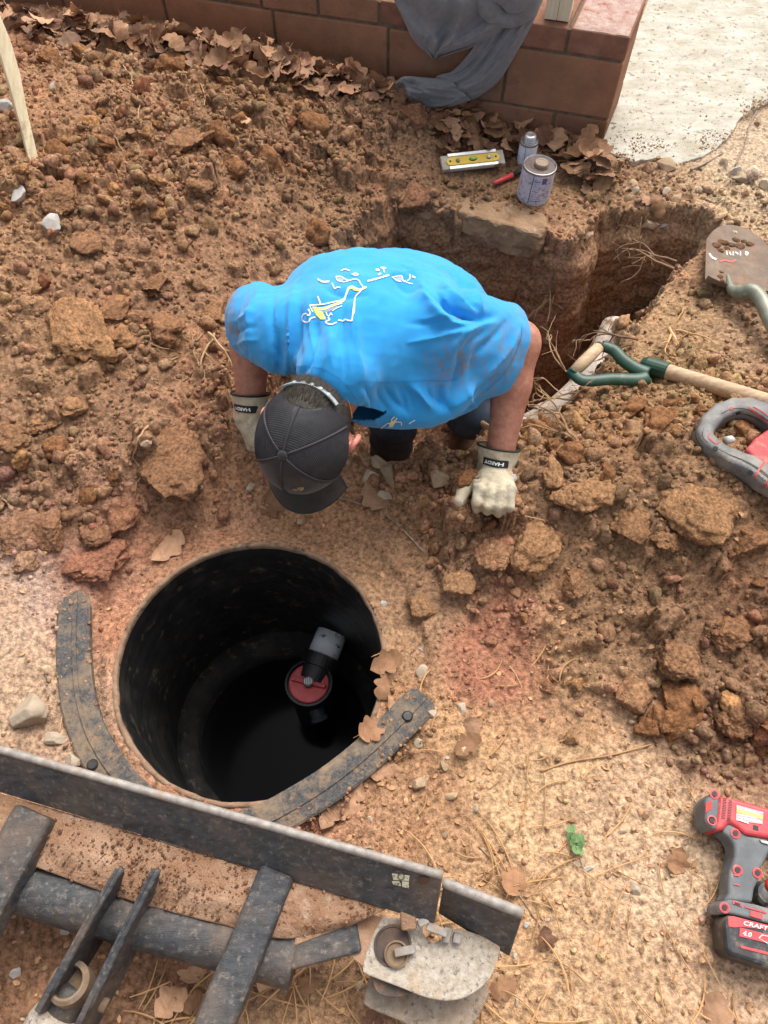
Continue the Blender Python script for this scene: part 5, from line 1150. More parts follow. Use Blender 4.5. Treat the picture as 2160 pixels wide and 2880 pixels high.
def can(name, label, base, r, h, lab, lid, lean, small):
    t = thing(name, label, 'can', base); ax = np.array([lean[0], lean[1], 1.0]); ax /= np.linalg.norm(ax)
    V, F = lathe([(r * .97, 0), (r * 1.02, .002), (r * 1.02, .005), (r, .007), (r, h - .007), (r * 1.02, h - .005), (r * 1.02, h - .001), (r * .98, h), (r * .93, h - .003)], base, ax, 40, cap1=False); obj('can_body', V, F, M_TIN, t)
    V, F = lathe([(r + .0006, .009), (r + .0006, h - .009)], base, ax, 40, cap0=False, cap1=False); lb = obj('paper_label', V, F, lab, t, smooth=True)
    xx = np.array([1, 0, 0]) - ax * ax[0]; xx /= np.linalg.norm(xx); yy = np.cross(ax, xx)
    def lp(th, u, e=.0012): return base + ax * u + (r + e) * (math.cos(th) * xx + math.sin(th) * yy)
    def strip(t0, t1, u0, u1, m, nm): n = 8; V = [lp(t0 + (t1 - t0) * i / (n - 1), u) for i in range(n) for u in (u0, u1)]; obj(nm, np.array(V), [[2 * i, 2 * i + 2, 2 * i + 3, 2 * i + 1] for i in range(n - 1)], m, lb)
    strip(-2.02, -1.98, .010, h - .01, M_BLK, 'label_seam')
    rr = np.random.default_rng(5)
    for col_ in range(2 if not small else 1):
        for k in range(9 if not small else 7):
            u = h * (.16 + .075 * k); t0 = -1.9 + .72 * col_; strip(t0, t0 + rr.uniform(.35, .66), u, u + h * .02, M_INK if (k + col_) % 4 == 0 else lab2, 'print_line')
    if not small: strip(-1.45, -1.15, h * .70, h * .88, M_INK, 'print_block')
    V, F = lathe([(r * .93, h - .004), (r * .88, h - .006), (r * .6, h - .005), (r * .55, h - .003), (.001, h - .003)], base, ax, 40); obj('lid', V, F, lid, t)
    if small: V, F = lathe([(r * .72, h - .003)] + [(r * (.72 if k % 2 else .66), h + .003 * k) for k in range(7)] + [(r * .6, h + .020), (r * .45, h + .021), (r * .42, h + .019), (r * .2, h + .019)], base, ax, 30)
    else: V, F = lathe([(r * .42, h - .004), (r * .42, h + .006), (r * .38, h + .009), (r * .26, h + .009), (r * .24, h + .008), (.001, h + .008)], base + xx * .004, ax, 28)
    obj('screw_cap', V, F, M_TIN if small else M_CAPB, t); return t
lab2 = pmat('label_grey_print', (.36, .33, .42), rough=.8)
can('cement_can', 'large lilac labelled can with dark stained lid standing on dry leaves', UG(1497, 552, -.004), .053, .118, M_LABEL, M_LIDB, (.05, .02), False)
can('primer_can', 'small white labelled can with ribbed metal cap behind the larger can', UG(1478, 458, -.004), .030, .088, M_LABELW, M_TIN, (0, 0), True)
bp = [UG(1386, 526, .012), UG(1440, 504, .016), UG(1475, 490, .02)]
br = thing('red_handled_marker', 'thin red and black handled tool lying against the large can', 'marker', bp[1] - (0, 0, .01)); 
V, F = tube(np.array([bp[0], bp[0] * .9 + bp[1] * .1, bp[1]]), [.004, .0075, .0085], 12); obj('red_shaft', V, F, pmat('red_plastic_handle', (.55, .04, .05), (.62, .07, .07), rough=.4), br, smooth=True)
V, F = tube(np.array([bp[1], bp[1] * .1 + bp[2] * .9, bp[2]]), [.0088, .009, .007], 12); obj('black_end', V, F, M_BLK, br, smooth=True)

# wooden stake on the left heap
M_STAKE = pmat('split_pale_wood', (.60, .47, .28), (.74, .62, .42), scale=4, rough=.8, bump=.002, bscale=30, stretch=(26, 3, 3), dirt=((.28, .14, .07), .30, 9, .15), dirt2=((.48, .33, .18), .35, 25, .2))
so = UG(112, 545)
ztop, zbot = so[2] + .36, so[2] - .03
stk = [(119, 500), (119, 530), (111, 548), (97, 515), (62, 375), (34, 265), (2, 160), (-60, 0), (-150, -200), (-95, -230), (-10, 20), (30, 110), (56, 205), (78, 320), (104, 425)]
yb = np.array([548, -230.]); V = []
for px, py in stk: k = (py - yb[0]) / (yb[1] - yb[0]); V.append(U(px, py, zbot + (ztop - zbot) * k))
V = np.array(V); nrm = np.cross(V[7] - V[1], V[10] - V[1]); nrm /= np.linalg.norm(nrm); nrm = -nrm if nrm @ (np.array([0, 0, CH]) - V[1]) > 0 else nrm
V, F = prism(list(V), nrm * .022 + np.array([-.012, 0, 0]), .002); V = V + .0015 * fbm3(V, 40, 2, 2)[:, None]
tag(obj('wooden_stake', V, F, M_STAKE), 'pale split wooden stake stuck into the left spoil heap', 'stake')

# D-handle shovel
M_ASH = pmat('ash_shaft', (.40, .26, .15), (.56, .40, .25), scale=6, rough=.7, bump=.0008, bscale=60, stretch=(2, 22, 22), dirt=((.30, .17, .09), .3, 20, .25)); M_GRN = pmat('dark_green_metal', (.006, .038, .020), (.010, .060, .032), scale=30, rough=.5, dirt=((.16, .15, .10), .28, 40, .15), coat=.1)
s1, s2 = UG(1838, 1062, .034), UG(2150, 1156, .030); sd_ = (s2 - s1) / np.linalg.norm(s2 - s1); s3 = s1 + sd_ * .95
M_ASH.node_tree.nodes['Mapping'].inputs['Rotation'].default_value = (0, 0, -math.atan2(sd_[1], sd_[0]))
shv = thing('d_handle_shovel', 'wooden shaft with green D handle reaching over the trench edge', 'shovel', s1 - (0, 0, .03))
V, F = tube(np.array([s1 + sd_ * t for t in np.linspace(-.01, .52, 14)]), np.linspace(.020, .0225, 14), 18); obj('shaft', V, F, M_ASH, shv, smooth=True)
V, F = lathe([(.0245, 0), (.0245, .06), (.020, .10), (.016, .40)], s1 + sd_ * .36, sd_, 18); obj('ferrule', V, F, M_GRN, shv, smooth=False)
zt = s1[2] + .012; g0, g1_ = U(1612, 1048, zt), U(1684, 977, zt + .006); yj = s1 - sd_ * .005
V, F = tube(np.array([g0, g0 * .6 + g1_ * .4, g1_]), [.0155, .0175, .0155], 16); obj('grip', V, F, M_ASH, shv, smooth=True)
for ge, pts in ((g0, [(1604, 1040), (1640, 1070), (1720, 1066), (1790, 1068), (1822, 1062)]), (g1_, [(1690, 972), (1726, 985), (1752, 1012), (1790, 1038), (1822, 1052)])):
    P = smooth_path([U(px, py, zt + .002) for px, py in pts], 22); V, F = tube(P, np.linspace(.015, .020, 22), 12, flat=.6, up=(0, -.5, 1)); obj('yoke_arm', V, F, M_GRN, shv, smooth=True)
V, F = lathe([(.018, -.045), (.024, -.03), (.024, .025), (.0225, .027)], s1, sd_, 18); obj('yoke_socket', V, F, M_GRN, shv, smooth=False)
for e_, d_ in ((g0, g0 - g1_), (g1_, g1_ - g0)):
    V, F = lathe([(.015, 0), (.017, .003), (.015, .007), (.004, .009)], e_, d_, 14); obj('grip_cap', V, F, M_GRN, shv, smooth=True)

# shovel blade at right edge
M_BLADE = pmat('rust_streaked_blade', (.13, .10, .08), (.22, .165, .12), scale=22, rough=.8, metallic=.0, bump=.0008, bscale=90, dirt=((.25, .125, .065), .66, 14, .4), dirt2=((.17, .10, .06), .50, 38, .14))
pn, pt_ = UG(2072, 846, .022), UG(2062, 650, .012); ax_ = (pt_ - pn); Lb = np.linalg.norm(ax_); ax_, sy, nz_ = frame(ax_, (0, -.2, 1)); sx = -sy if sy[0] < 0 else sy
sb = thing('scoop_shovel', 'rusty steel shovel blade with mud lying at the trench corner', 'shovel', pn - (0, 0, .02))
nu, nv = 41, 46; G = []
for i in range(nu):
    u = 2 * i / (nu - 1) - 1
    for j in range(nv):
        v = j / (nv - 1); tip = 1 - .40 * abs(u) ** 2.3; hw_ = .108 * (1 - .05 * v)
        w_ = .018 * u * u + .010 * math.exp(-(u / .16) ** 2) * max(0, 1 - v * 1.25) + .006 * v * v
        w_ += .022 * max(0, 1 - v / .05) * (abs(u) > .12)
        G.append(pn + sx * u * hw_ + ax_ * Lb * tip * v - ax_ * .012 * max(0, 1 - v / .05) * 0 + nz_ * w_)
G = np.array(G); B2 = G - nz_ * .003; fa = grid_faces(nu, nv); rim = [i * nv for i in range(nu)] + [(nu - 1) * nv + j for j in range(1, nv)] + [i * nv + nv - 1 for i in range(nu - 2, -1, -1)] + [j for j in range(nv - 2, 0, -1)]
V, F = np.vstack([G, B2]), np.vstack([fa, fa[:, ::-1] + nu * nv, np.array([[a, b, b + nu * nv, a + nu * nv] for a, b in zip(rim, rim[1:] + rim[:1])])])
bm = bmesh.new(); me = mesh_np('t', V, F); bm.from_mesh(me); bpy.data.meshes.remove(me); bmesh.ops.recalc_face_normals(bm, faces=bm.faces); BLB = BVHTree.FromBMesh(bm); V, F = from_bm(bm); bld = obj('blade', V, F, M_BLADE, sb, smooth=False)
M_STEM = pmat('scuffed_green_stem', (.16, .17, .12), (.33, .33, .26), scale=18, rough=.5, metallic=.3, dirt=((.42, .36, .26), .35, 30, .2))
zb = pn[2] + .014
P = smooth_path([U(2046, 775, zb), U(2056, 812, zb + .008), U(2082, 822, zb + .018), U(2112, 818, zb + .034), U(2138, 838, zb + .036), U(2158, 880, zb + .030), U(2190, 950, zb + .020), U(2240, 1060, zb + .02)], 50)
V, F = tube(P, np.concatenate([np.linspace(.004, .020, 14), np.full(36, .0205)]), 16); obj('stem', V, F, M_STEM, sb, smooth=True)
for L, w_, m_ in (([(1994, 713), (2002, 724), (2014, 730)], 5, M_LET), ([(2043, 708), (2045, 718)], 3, M_LET), ([(2050, 708), (2056, 718)], 3, M_LET), ([(2062, 708), (2062, 719)], 3, M_LET), ([(2068, 709), (2076, 716)], 3, M_LET), ([(2082, 708), (2082, 719)], 3, M_LET), ([(2096, 708), (2104, 712), (2100, 718), (2095, 712)], 3, M_LET), ([(2024, 736), (2040, 733), (2058, 737), (2070, 732)], 4.5, pmat('faded_red_print', (.62, .10, .10), rough=.7))):
    q = ribbon(BLB, L, w_, .0012, 2)
    if q: obj('worn_lettering', *q, m_, bld)
for px, py, r_ in ((2010, 690, .013), (2030, 682, .016), (2058, 690, .012), (2080, 694, .014), (2024, 704, .012), (2110, 688, .010), (2024, 778, .009), (2030, 790, .008), (2028, 765, .007), (2045, 700, .010), (2092, 680, .009), (2070, 676, .010)):
    h_ = on(BLB, px, py, .001)
    if h_ is not None:
        Vl, Fl = lump(2, int(px + py), .4); n_ = len(Vl); o = obj('mud_lump', Vl * r_ * np.array([1.2, 1, .45]) + h_[0], Fl, M_CLOD, bld, col=np.tile(np.array([.16, .085, .045]), (n_, 1)))

# reciprocating saw at right edge
zs = float(gz(*U(2060, 1260, .12)[:2])) + .030
q3 = lambda px, py, dz=0: U(px, py, zs + dz)
def c2(P, a, b): A_, B_ = q3(*a[:2]), q3(*b[:2]); Q_ = P.copy(); Q_[..., 2] = zs; return cone(Q_, A_, B_, a[2] * .76, b[2] * .76)
def saw_sdf(P):
    d = 1e9
    top = [(1978, 1222, .024), (1992, 1192, .027), (2022, 1166, .028), (2062, 1150, .027), (2102, 1150, .028), (2142, 1166, .031), (2190, 1200, .036), (2260, 1260, .045)]
    bot = [(1972, 1228, .023), (1990, 1252, .024), (2020, 1276, .024), (2055, 1296, .029), (2100, 1315, .033), (2150, 1348, .037), (2210, 1380, .040), (2330, 1470, .045)]
    for ch in (top, bot):
        for a, b in zip(ch[:-1], ch[1:]): d = smin(d, c2(P, a, b), .006) if not np.isscalar(d) else c2(P, a, b)
    z_ = np.abs(P[..., 2] - zs) - .024; r9 = .011; qx = d + r9; qz = z_ + r9
    return np.sqrt(np.maximum(qx, 0) ** 2 + np.maximum(qz, 0) ** 2) + np.minimum(np.maximum(qx, qz), 0) - r9
lo_ = q3(1950, 1480) + (-.10, -.06, -.08); hi_ = q3(2400, 1120) + (.0, .10, .08); G_ = sdf_grid(lo_, (lo_[0] + .60, hi_[1], hi_[2]), .0055); V, Fq = surface_nets(saw_sdf(G_), lo_, .0055); V = relax(V, Fq, 1)
M_SAWG = pmat('scuffed_grey_plastic', (.10, .098, .098), (.19, .185, .18), scale=18, rough=.6, bump=.0006, bscale=150, dirt=((.34, .29, .22), .54, 22, .3), dirt2=((.25, .16, .09), .42, 12, .3)); M_SAWR = pmat('scuffed_red_plastic', (.34, .03, .035), (.46, .05, .05), scale=25, rough=.6, dirt=((.36, .22, .15), .45, 30, .2), bump=.0005, bscale=150)
saw = thing('reciprocating_saw', 'grey and red power saw with loop handle lying on loose soil', 'saw', q3(2060, 1260, -.05))
sbm = bmesh.new(); me = mesh_np('t', V, Fq); sbm.from_mesh(me); bpy.data.meshes.remove(me); SWB = BVHTree.FromBMesh(sbm); sbm.free()
shl = obj('handle_shell', V, Fq, M_SAWG, saw, smooth=True)
V, F = prism([q3(px, py, .020) for px, py in [(2098, 1262), (2124, 1230), (2160, 1205), (2200, 1205), (2330, 1300), (2330, 1420), (2200, 1345), (2130, 1300)]], (0, 0, -.05), .008, 3); obj('motor_housing', V, F, M_SAWR, saw)
V, F = tube(np.array([q3(2040, 1240, .005), q3(2056, 1236, .004), q3(2064, 1240, .002)]), [.010, .0095, .006], 12); obj('trigger', V, F, pmat('trigger_pale', (.42, .40, .37), (.55, .52, .48), rough=.6, scale=30), saw, smooth=True)
V, F = prism([q3(px, py, .012) for px, py in [(2395, 1390), (2640, 1560), (2632, 1572), (2385, 1402)]], (0, 0, -.0015)); obj('saw_blade', V, F, M_TIN, saw)
M_SAWD = pmat('dark_grip_rubber', (.035, .034, .034), (.07, .067, .065), scale=40, rough=.8, bump=.0008, bscale=300, dirt=((.26, .19, .13), .45, 26, .25))
for L, w_, nm in (([(1970, 1200), (1966, 1222), (1972, 1240), (1985, 1252)], 20, 'grip_pad'), ([(2030, 1170), (2060, 1158), (2095, 1158), (2130, 1172), (2160, 1192)], 16, 'grip_pad'), ([(2018, 1272), (2050, 1288), (2090, 1304), (2130, 1326), (2158, 1348)], 20, 'grip_pad')):
    q = ribbon(SWB, L, w_, .0010, 2.0)
    if q: obj(nm, *q, M_SAWD, shl)
for px, py in ((2012, 1262), (2075, 1160), (2110, 1330)):
    h_ = on(SWB, px, py, .0012)
    if h_ is not None: V, F = lathe([(.006, 0), (.006, .001), (.003, .0012)], h_[0], h_[1], 12); obj('screw', V, F, M_BLK, shl)
for L, w_, m_ in (([(1996, 1218), (2008, 1218), (2027, 1233), (2026, 1241), (2014, 1247), (2002, 1240), (1992, 1229), (1996, 1218)], 3.5, M_SAWR), ([(2104, 1146), (2130, 1164), (2165, 1192)], 4.5, M_SAWR), ([(2118, 1144), (2140, 1156), (2170, 1176)], 3, M_SAWR), ([(2052, 1148), (2060, 1151)], 7, M_SAWR), ([(2122, 1344), (2134, 1322), (2150, 1300)], 6, M_SAWR), ([(2146, 1372), (2160, 1352), (2172, 1330)], 5, M_SAWR), ([(2034, 1220), (2046, 1218), (2053, 1222)], 4, M_SAWR)):
    q = ribbon(SWB, L, w_, .0012, 2.0)
    if q: obj('red_trim', *q, m_, shl)

# drill lying on its side, bottom right
D = lambda L: [(1900 + x_ * .271, 2180 + y__ * .271) for x_, y__ in L]
gzd = float(gz(*U(2080, 2450, .03)[:2]))
M_DRED = pmat('drill_red', (.55, .045, .055), (.63, .075, .08), scale=25, rough=.45, bump=.0003, bscale=200, dirt=((.60, .36, .28), .24, 30, .2)); M_DGR = pmat('drill_grey_rubber', (.105, .114, .120), (.17, .18, .185), scale=20, rough=.7, bump=.0005, bscale=250, dirt=((.34, .30, .24), .34, 22, .2)); M_DBK = pmat('drill_black', (.014, .014, .016), (.035, .035, .037), scale=22, rough=.45, dirt=((.30, .25, .19), .46, 22, .25))
dr = thing('cordless_drill', 'red and grey cordless drill with battery lying on its side', 'drill', U(2060, 2450, gzd))
def dpart(name, L, zt, th, mat, parent=dr, bev=.008, seg=3): V, F = prism([U(px, py, gzd + zt) for px, py in D(L)], (0, 0, -th), bev, seg); return obj(name, V, F, mat, parent)
head = dpart('motor_housing', [(460, 216), (600, 240), (960, 340), (1700, 560), (1650, 830), (960, 652), (725, 612), (640, 540), (560, 490), (492, 580), (412, 572), (440, 400)], .078, .070, M_DRED, bev=.010)
rear = dpart('rear_cap', [(300, 265), (372, 180), (425, 195), (463, 222), (452, 400), (432, 560), (395, 560), (310, 505)], .079, .068, M_DGR, bev=.008)
hand = dpart('handle', [(500, 515), (560, 488), (650, 520), (740, 622), (960, 650), (990, 760), (930, 900), (890, 960), (870, 1080), (822, 1180), (800, 1330), (505, 1305), (545, 1230), (562, 1000), (612, 850), (612, 730), (560, 650), (485, 595)], .070, .054, M_DGR, bev=.013, seg=4)
foot = dpart('foot', [(440, 1345), (545, 1282), (830, 1340), (1400, 1500), (1400, 1650), (960, 1540), (560, 1440), (452, 1440)], .077, .066, M_DGR, bev=.006)
batt = dpart('battery', [(500, 1560), (520, 1458), (580, 1452), (1400, 1665), (1400, 2120), (960, 2010), (560, 1880), (520, 1800)], .080, .070, M_DBK, bev=.009)
def ddec(name, L, zt, mat, parent, th=.0012): V, F = prism([U(px, py, gzd + zt) for px, py in D(L)], (0, 0, th)); return obj(name, V, F, mat, parent)
ddec('red_band', [(545, 1470), (600, 1464), (1400, 1672), (1400, 1720), (960, 1600), (665, 1575), (600, 1580), (548, 1570)], .0805, M_DRED, batt)
ddec('side_panel', [(665, 1580), (860, 1630), (1300, 1740), (1290, 1830), (860, 1720), (660, 1672)], .0805, M_DRED, batt)
ddec('lower_band', [(665, 1765), (1300, 1920), (1300, 1950), (680, 1795)], .0805, M_DRED, batt)
ddec('warning_label', [(632, 310), (910, 385), (900, 510), (625, 470)], .0785, pmat('pale_pink_label', (.62, .28, .30), (.72, .48, .48), scale=60, rough=.6), head)
ddec('label_stripe', [(632, 345), (905, 420), (902, 462), (632, 385)], .0800, pmat('label_yellow', (.66, .45, .08), (.72, .55, .2), scale=90, rough=.6), head, .0006)
for k in range(3):
    ddec('label_print', [(650, 402 + 28 * k), (650 + 190 - 40 * k, 440 + 28 * k), (650 + 190 - 40 * k, 450 + 28 * k), (650, 413 + 28 * k)], .0800, M_LET, head, .0005)
ddec('rear_badge', [(312, 290), (378, 262), (376, 345), (310, 392)], .0795, pmat('badge_red', (.55, .02, .015), rough=.5), rear)
for row in range(2):
    for k in range(13):
        xo, yo = (492, 238) if row == 0 else (548, 258); xx, yy = xo - 1.5 * k + row * 2, yo + 17 * k
        ddec('vent_slot', [(xx, yy), (xx + 40, yy + 8), (xx + 40, yy + 15), (xx, yy + 8)], .0783, M_BLK, head, .0004)
ddec('port', [(805, 515), (860, 530), (858, 580), (803, 562)], .0785, M_BLK, head, .0004); ddec('selector', [(870, 672), (960, 690), (960, 720), (890, 700)], .0712, pmat('selector_grey', (.45, .44, .42), rough=.5), hand, .003)
for px, py, zt, p_ in ((402, 198, .0795, rear), (378, 470, .0795, rear), (620, 605, .0712, hand), (642, 986, .0712, hand), (850, 1016, .0712, hand), (507, 1376, .0778, foot)):
    cpx, cpy = D([(px, py)])[0]; V, F = lathe([(.0095, 0), (.0095, .0012), (.0068, .0014), (.0062, -.001), (.001, -.001)], U(cpx, cpy, gzd + zt - .0005), n=18); sc_ = obj('screw_boss', V, F, M_DRED, p_)
    V, F = lathe([(.0052, 0), (.0052, .0008), (.001, .0008)], U(cpx, cpy, gzd + zt), n=12); obj('screw', V, F, M_BLK, sc_)
ddec('release_tab', [(590, 1300), (690, 1330), (690, 1368), (592, 1335)], .0778, M_DRED, foot); ddec('tab_slot', [(612, 1316), (670, 1334), (670, 1356), (612, 1336)], .0792, M_BLK, foot, .0004)
ddec('accent_line', [(720, 1360), (940, 1420), (940, 1436), (720, 1374)], .0778, M_DRED, foot); ddec('foot_badge', [(775, 1405), (905, 1440), (900, 1500), (772, 1462)], .0778, M_DRED, foot)
for yy in (1030, 1125): ddec('grip_mark', [(605, yy), (662, yy + 8), (662, yy + 22), (605, yy + 14)], .0712, M_DRED, hand)
def dtext(s, px0, py0, px1, py1, hpx, zt, parent):
    tv, tf = text_mesh(s, 1.0, .015); w0, h0 = np.ptp(tv[:, 0]), np.ptp(tv[:, 1]); a, b = np.array(D([(px0, py0), (px1, py1)])); e = (b - a); L_ = np.hypot(*e); e = e / L_; f_ = np.array([e[1], -e[0]]); hp = hpx * .271
    V = [U(*(a + e * (q[0] / w0 + .5) * L_ + f_ * (q[1] / h0) * hp), gzd + zt) for q in tv]; obj('lettering', np.array(V), tf, M_LET, parent)
dtext('CRAFTSMAN', 708, 1534, 1180, 1652, 44, .0822, batt); dtext('4.0', 700, 1640, 790, 1662, 50, .0822, batt)
ddec('charge_outline', [(862, 1690), (895, 1655), (960, 1668), (960, 1674), (898, 1663), (870, 1694), (955, 1742), (955, 1750)], .0822, M_LET, batt, .0004)
kb = U(2154, 2512, gzd + .03); kno = None  # unidentified black knob with red tip, grouped with the drill
V, F = lathe([(.010, -.03), (.022, -.028), (.023, .002), (.018, .008), (.001, .009)], kb, n=24); kno = obj('red_tip_knob', V, F, M_DBK, dr); V, F = lathe([(.013, 0), (.014, .012), (.010, .016), (.001, .017)], kb + (.012, .012, 0), n=20); obj('knob_tip', V, F, pmat('knob_red', (.60, .03, .02), rough=.35), kno, smooth=True)
# ------------------------------------------------------------------ stones and clods one can pick out
def inst(name, me, mat, loc, rot, scl, label, cat, group=None):
    o = bpy.data.objects.new(name, me); COL.objects.link(o); o.location = tuple(map(float, loc)); o.rotation_euler = tuple(map(float, rot)); o.scale = tuple(map(float, scl)); tag(o, label, cat, group); return o
def rough_lump(sub, seed, amp, ang, rough=.5):
    V, F = lump(sub, seed, amp, ang); n = V / (np.linalg.norm(V, axis=1)[:, None] + 1e-9)
    d = .16 * rough * np.abs(fbm3(V + seed, 3.2, 3, 3)) + .10 * rough * fbm3(V + seed, 7.5, 2, 5) + .05 * rough * fbm3(V + seed, 17, 2, 7)
    return V + n * d[:, None], F
def lmesh(name, sub, seed, amp, ang, mat, size=1.0, col=None, rough=.4):
    V, F = rough_lump(sub, seed, amp, ang, rough)
    if col is not None:
        t = 1 + .35 * fbm3(V + seed, 2.5, 3, 2)[:, None]; col = np.array(col) * t
    me = mesh_np(name, V * size, F, smooth=True, col=col); me.materials.append(mat); return me
M_STONE = pmat('tan_stone', (.32, .22, .13), (.45, .33, .22), scale=30, rough=.9, bump=.002, bscale=120, dirt=((.33, .18, .09), .4, 18, .3), rnd=.22, spec=.2); M_STONEP = pmat('pale_stone', (.40, .31, .22), (.52, .43, .33), scale=26, rough=.9, bump=.002, bscale=120, dirt=((.42, .27, .15), .38, 18, .25), rnd=.15, spec=.2)
M_WHITE = pmat('white_quartz', (.40, .37, .33), (.52, .49, .45), scale=26, rough=.7, bump=.002, bscale=120, dirt=((.40, .26, .16), .3, 14, .2), spec=.3)
M_CB, M_CR, M_CT = (M_CLOD, lin((140, 98, 66)) * .9), (M_CLOD, lin((138, 90, 66)) * .95), (M_CLOD, lin((176, 130, 88)) * .85)
def stone_at(name, px, py, dpx, mat, label, cat, fl=.65, ang=5, sub=3, amp=.22, el=1.0, rz=None, seed=None, sink=.0, rough=.35):
    p = UG(px, py); t = np.linalg.norm(p - np.array([0, 0, CH])); r_ = dpx * t / 2160 / 2 / 1.02; seed = seed or int(px * 7 + py) % 997
    col = None
    if isinstance(mat, tuple): mat, col = mat; col = col * .5 + .5 * soilcol([p[0]], [p[1]])[0]
    me = lmesh(name, sub, seed, amp, ang, mat, r_, col, rough); rz = rng.random() * 6.28 if rz is None else rz
    return inst(name, me, mat, p + np.array([0, 0, r_ * fl * (.22 - sink)]), (rng.normal(0, .15), rng.normal(0, .15), rz), (el, 1 / el ** .5, fl * 1.2), label, cat)
ST = [(1095, 1345, 75, 'M_STONE', 'blocky tan stone at the trench lip right of the cap'), (1083, 1392, 52, 'M_STONEP', 'pale square stone next to the upright oak leaf'), (1040, 1340, 58, 'M_STONEP', 'rounded grey tan stone beside the blocky tan stone'), (1065, 1312, 60, 'M_STONE', 'brown stone on the trench edge above the blocky stone'), (1235, 1352, 95, 'M_STONE', 'large brown stone left of the glove thumb'), (1350, 1340, 50, 'M_STONE', 'small dark stone under the glove thumb'),
 (98, 2010, 140, 'M_STONEP', 'large rounded tan stone left of the black flange'), (160, 2078, 66, 'M_STONEP', 'small oval tan stone touching the black flange'), (205, 2140, 60, 'M_STONEP', 'flat tan stone beside the flange plug'), (1180, 2205, 72, 'M_STONE', 'squarish tan stone right of the riser'), (1300, 1990, 40, 'M_STONEP', 'round pale stone on the dry ground right of the riser'), (1215, 2008, 42, 'M_STONEP', 'tan stone at the end of the right flange'), (1440, 1350, 30, 'M_WHITE', 'small whitish stone by the glove'),
 (55, 555, 52, 'M_WHITE', 'white rock on the left heap below the stake'), (150, 640, 58, 'M_WHITE', 'pale speckled rock on the left heap'), (10, 300, 70, 'M_WHITE', 'grey white rock behind the wooden stake'), (155, 165, 44, 'M_WHITE', 'light grey rock near the top of the left heap'), (150, 250, 40, 'M_STONEP', 'tan rock high on the left heap'), (2120, 492, 60, 'M_STONEP', 'largest yellowish pebble by the slab edge'), (2082, 505, 40, 'M_STONEP', 'yellow pebble left of the largest slab pebble'), (2150, 520, 50, 'M_STONEP', 'yellowish pebble at the right picture edge'), (2070, 480, 32, 'M_WHITE', 'small white pebble by the slab edge'), (2128, 350, 36, 'M_STONE', 'orange stone lying on the concrete slab'), (1870, 468, 46, 'M_STONE', 'flat yellow brown stone at the slab front edge'),
 (1650, 670, 40, 'M_STONE', 'stone set in the trench back wall'), (1820, 640, 60, 'M_STONE', 'brown stone lodged under the trench rim at right'), (415, 1245, 46, 'M_STONE', 'smooth round stone on the large dark clod'), (560, 1375, 30, 'M_STONEP', 'yellowish pebble left of the cap'), (705, 1370, 34, 'M_STONEP', 'pale yellow pebble below the left glove'), (845, 1470, 44, 'M_STONE', 'tan stone just below the cap brim'), (1140, 1335, 36, 'M_STONE', 'brown pebble right of the blocky tan stone'), (1080, 1700, 24, 'M_WHITE', 'tiny white pebble right of the riser rim'),
 (1625, 2420, 46, 'M_STONEP', 'grey flat pebble below the green seedling'), (1650, 2445, 30, 'M_WHITE', 'white chip beside the grey flat pebble'), (1790, 2500, 40, 'M_STONEP', 'pale flat chip on the trodden ground'), (1480, 2600, 26, 'M_WHITE', 'white chip right of the blade end plate'), (1535, 1935, 64, 'M_CR', 'pinkish crumbly stone at the toe of the right heap'), (1610, 2080, 60, 'M_CT', 'soft tan lump on the dry ground'), (1370, 2460, 50, 'M_CT', 'flat brown chip above the end plate')]
MM = dict(M_STONE=M_STONE, M_STONEP=M_STONEP, M_WHITE=M_WHITE, M_CR=M_CR, M_CT=M_CT, M_CB=M_CB)
for px, py, d_, m_, lab in ST: stone_at('stone', px, py, d_, MM[m_], lab, 'stone', fl=rng.uniform(.55, .75), ang=12, sub=4, amp=.32, rough=.22)
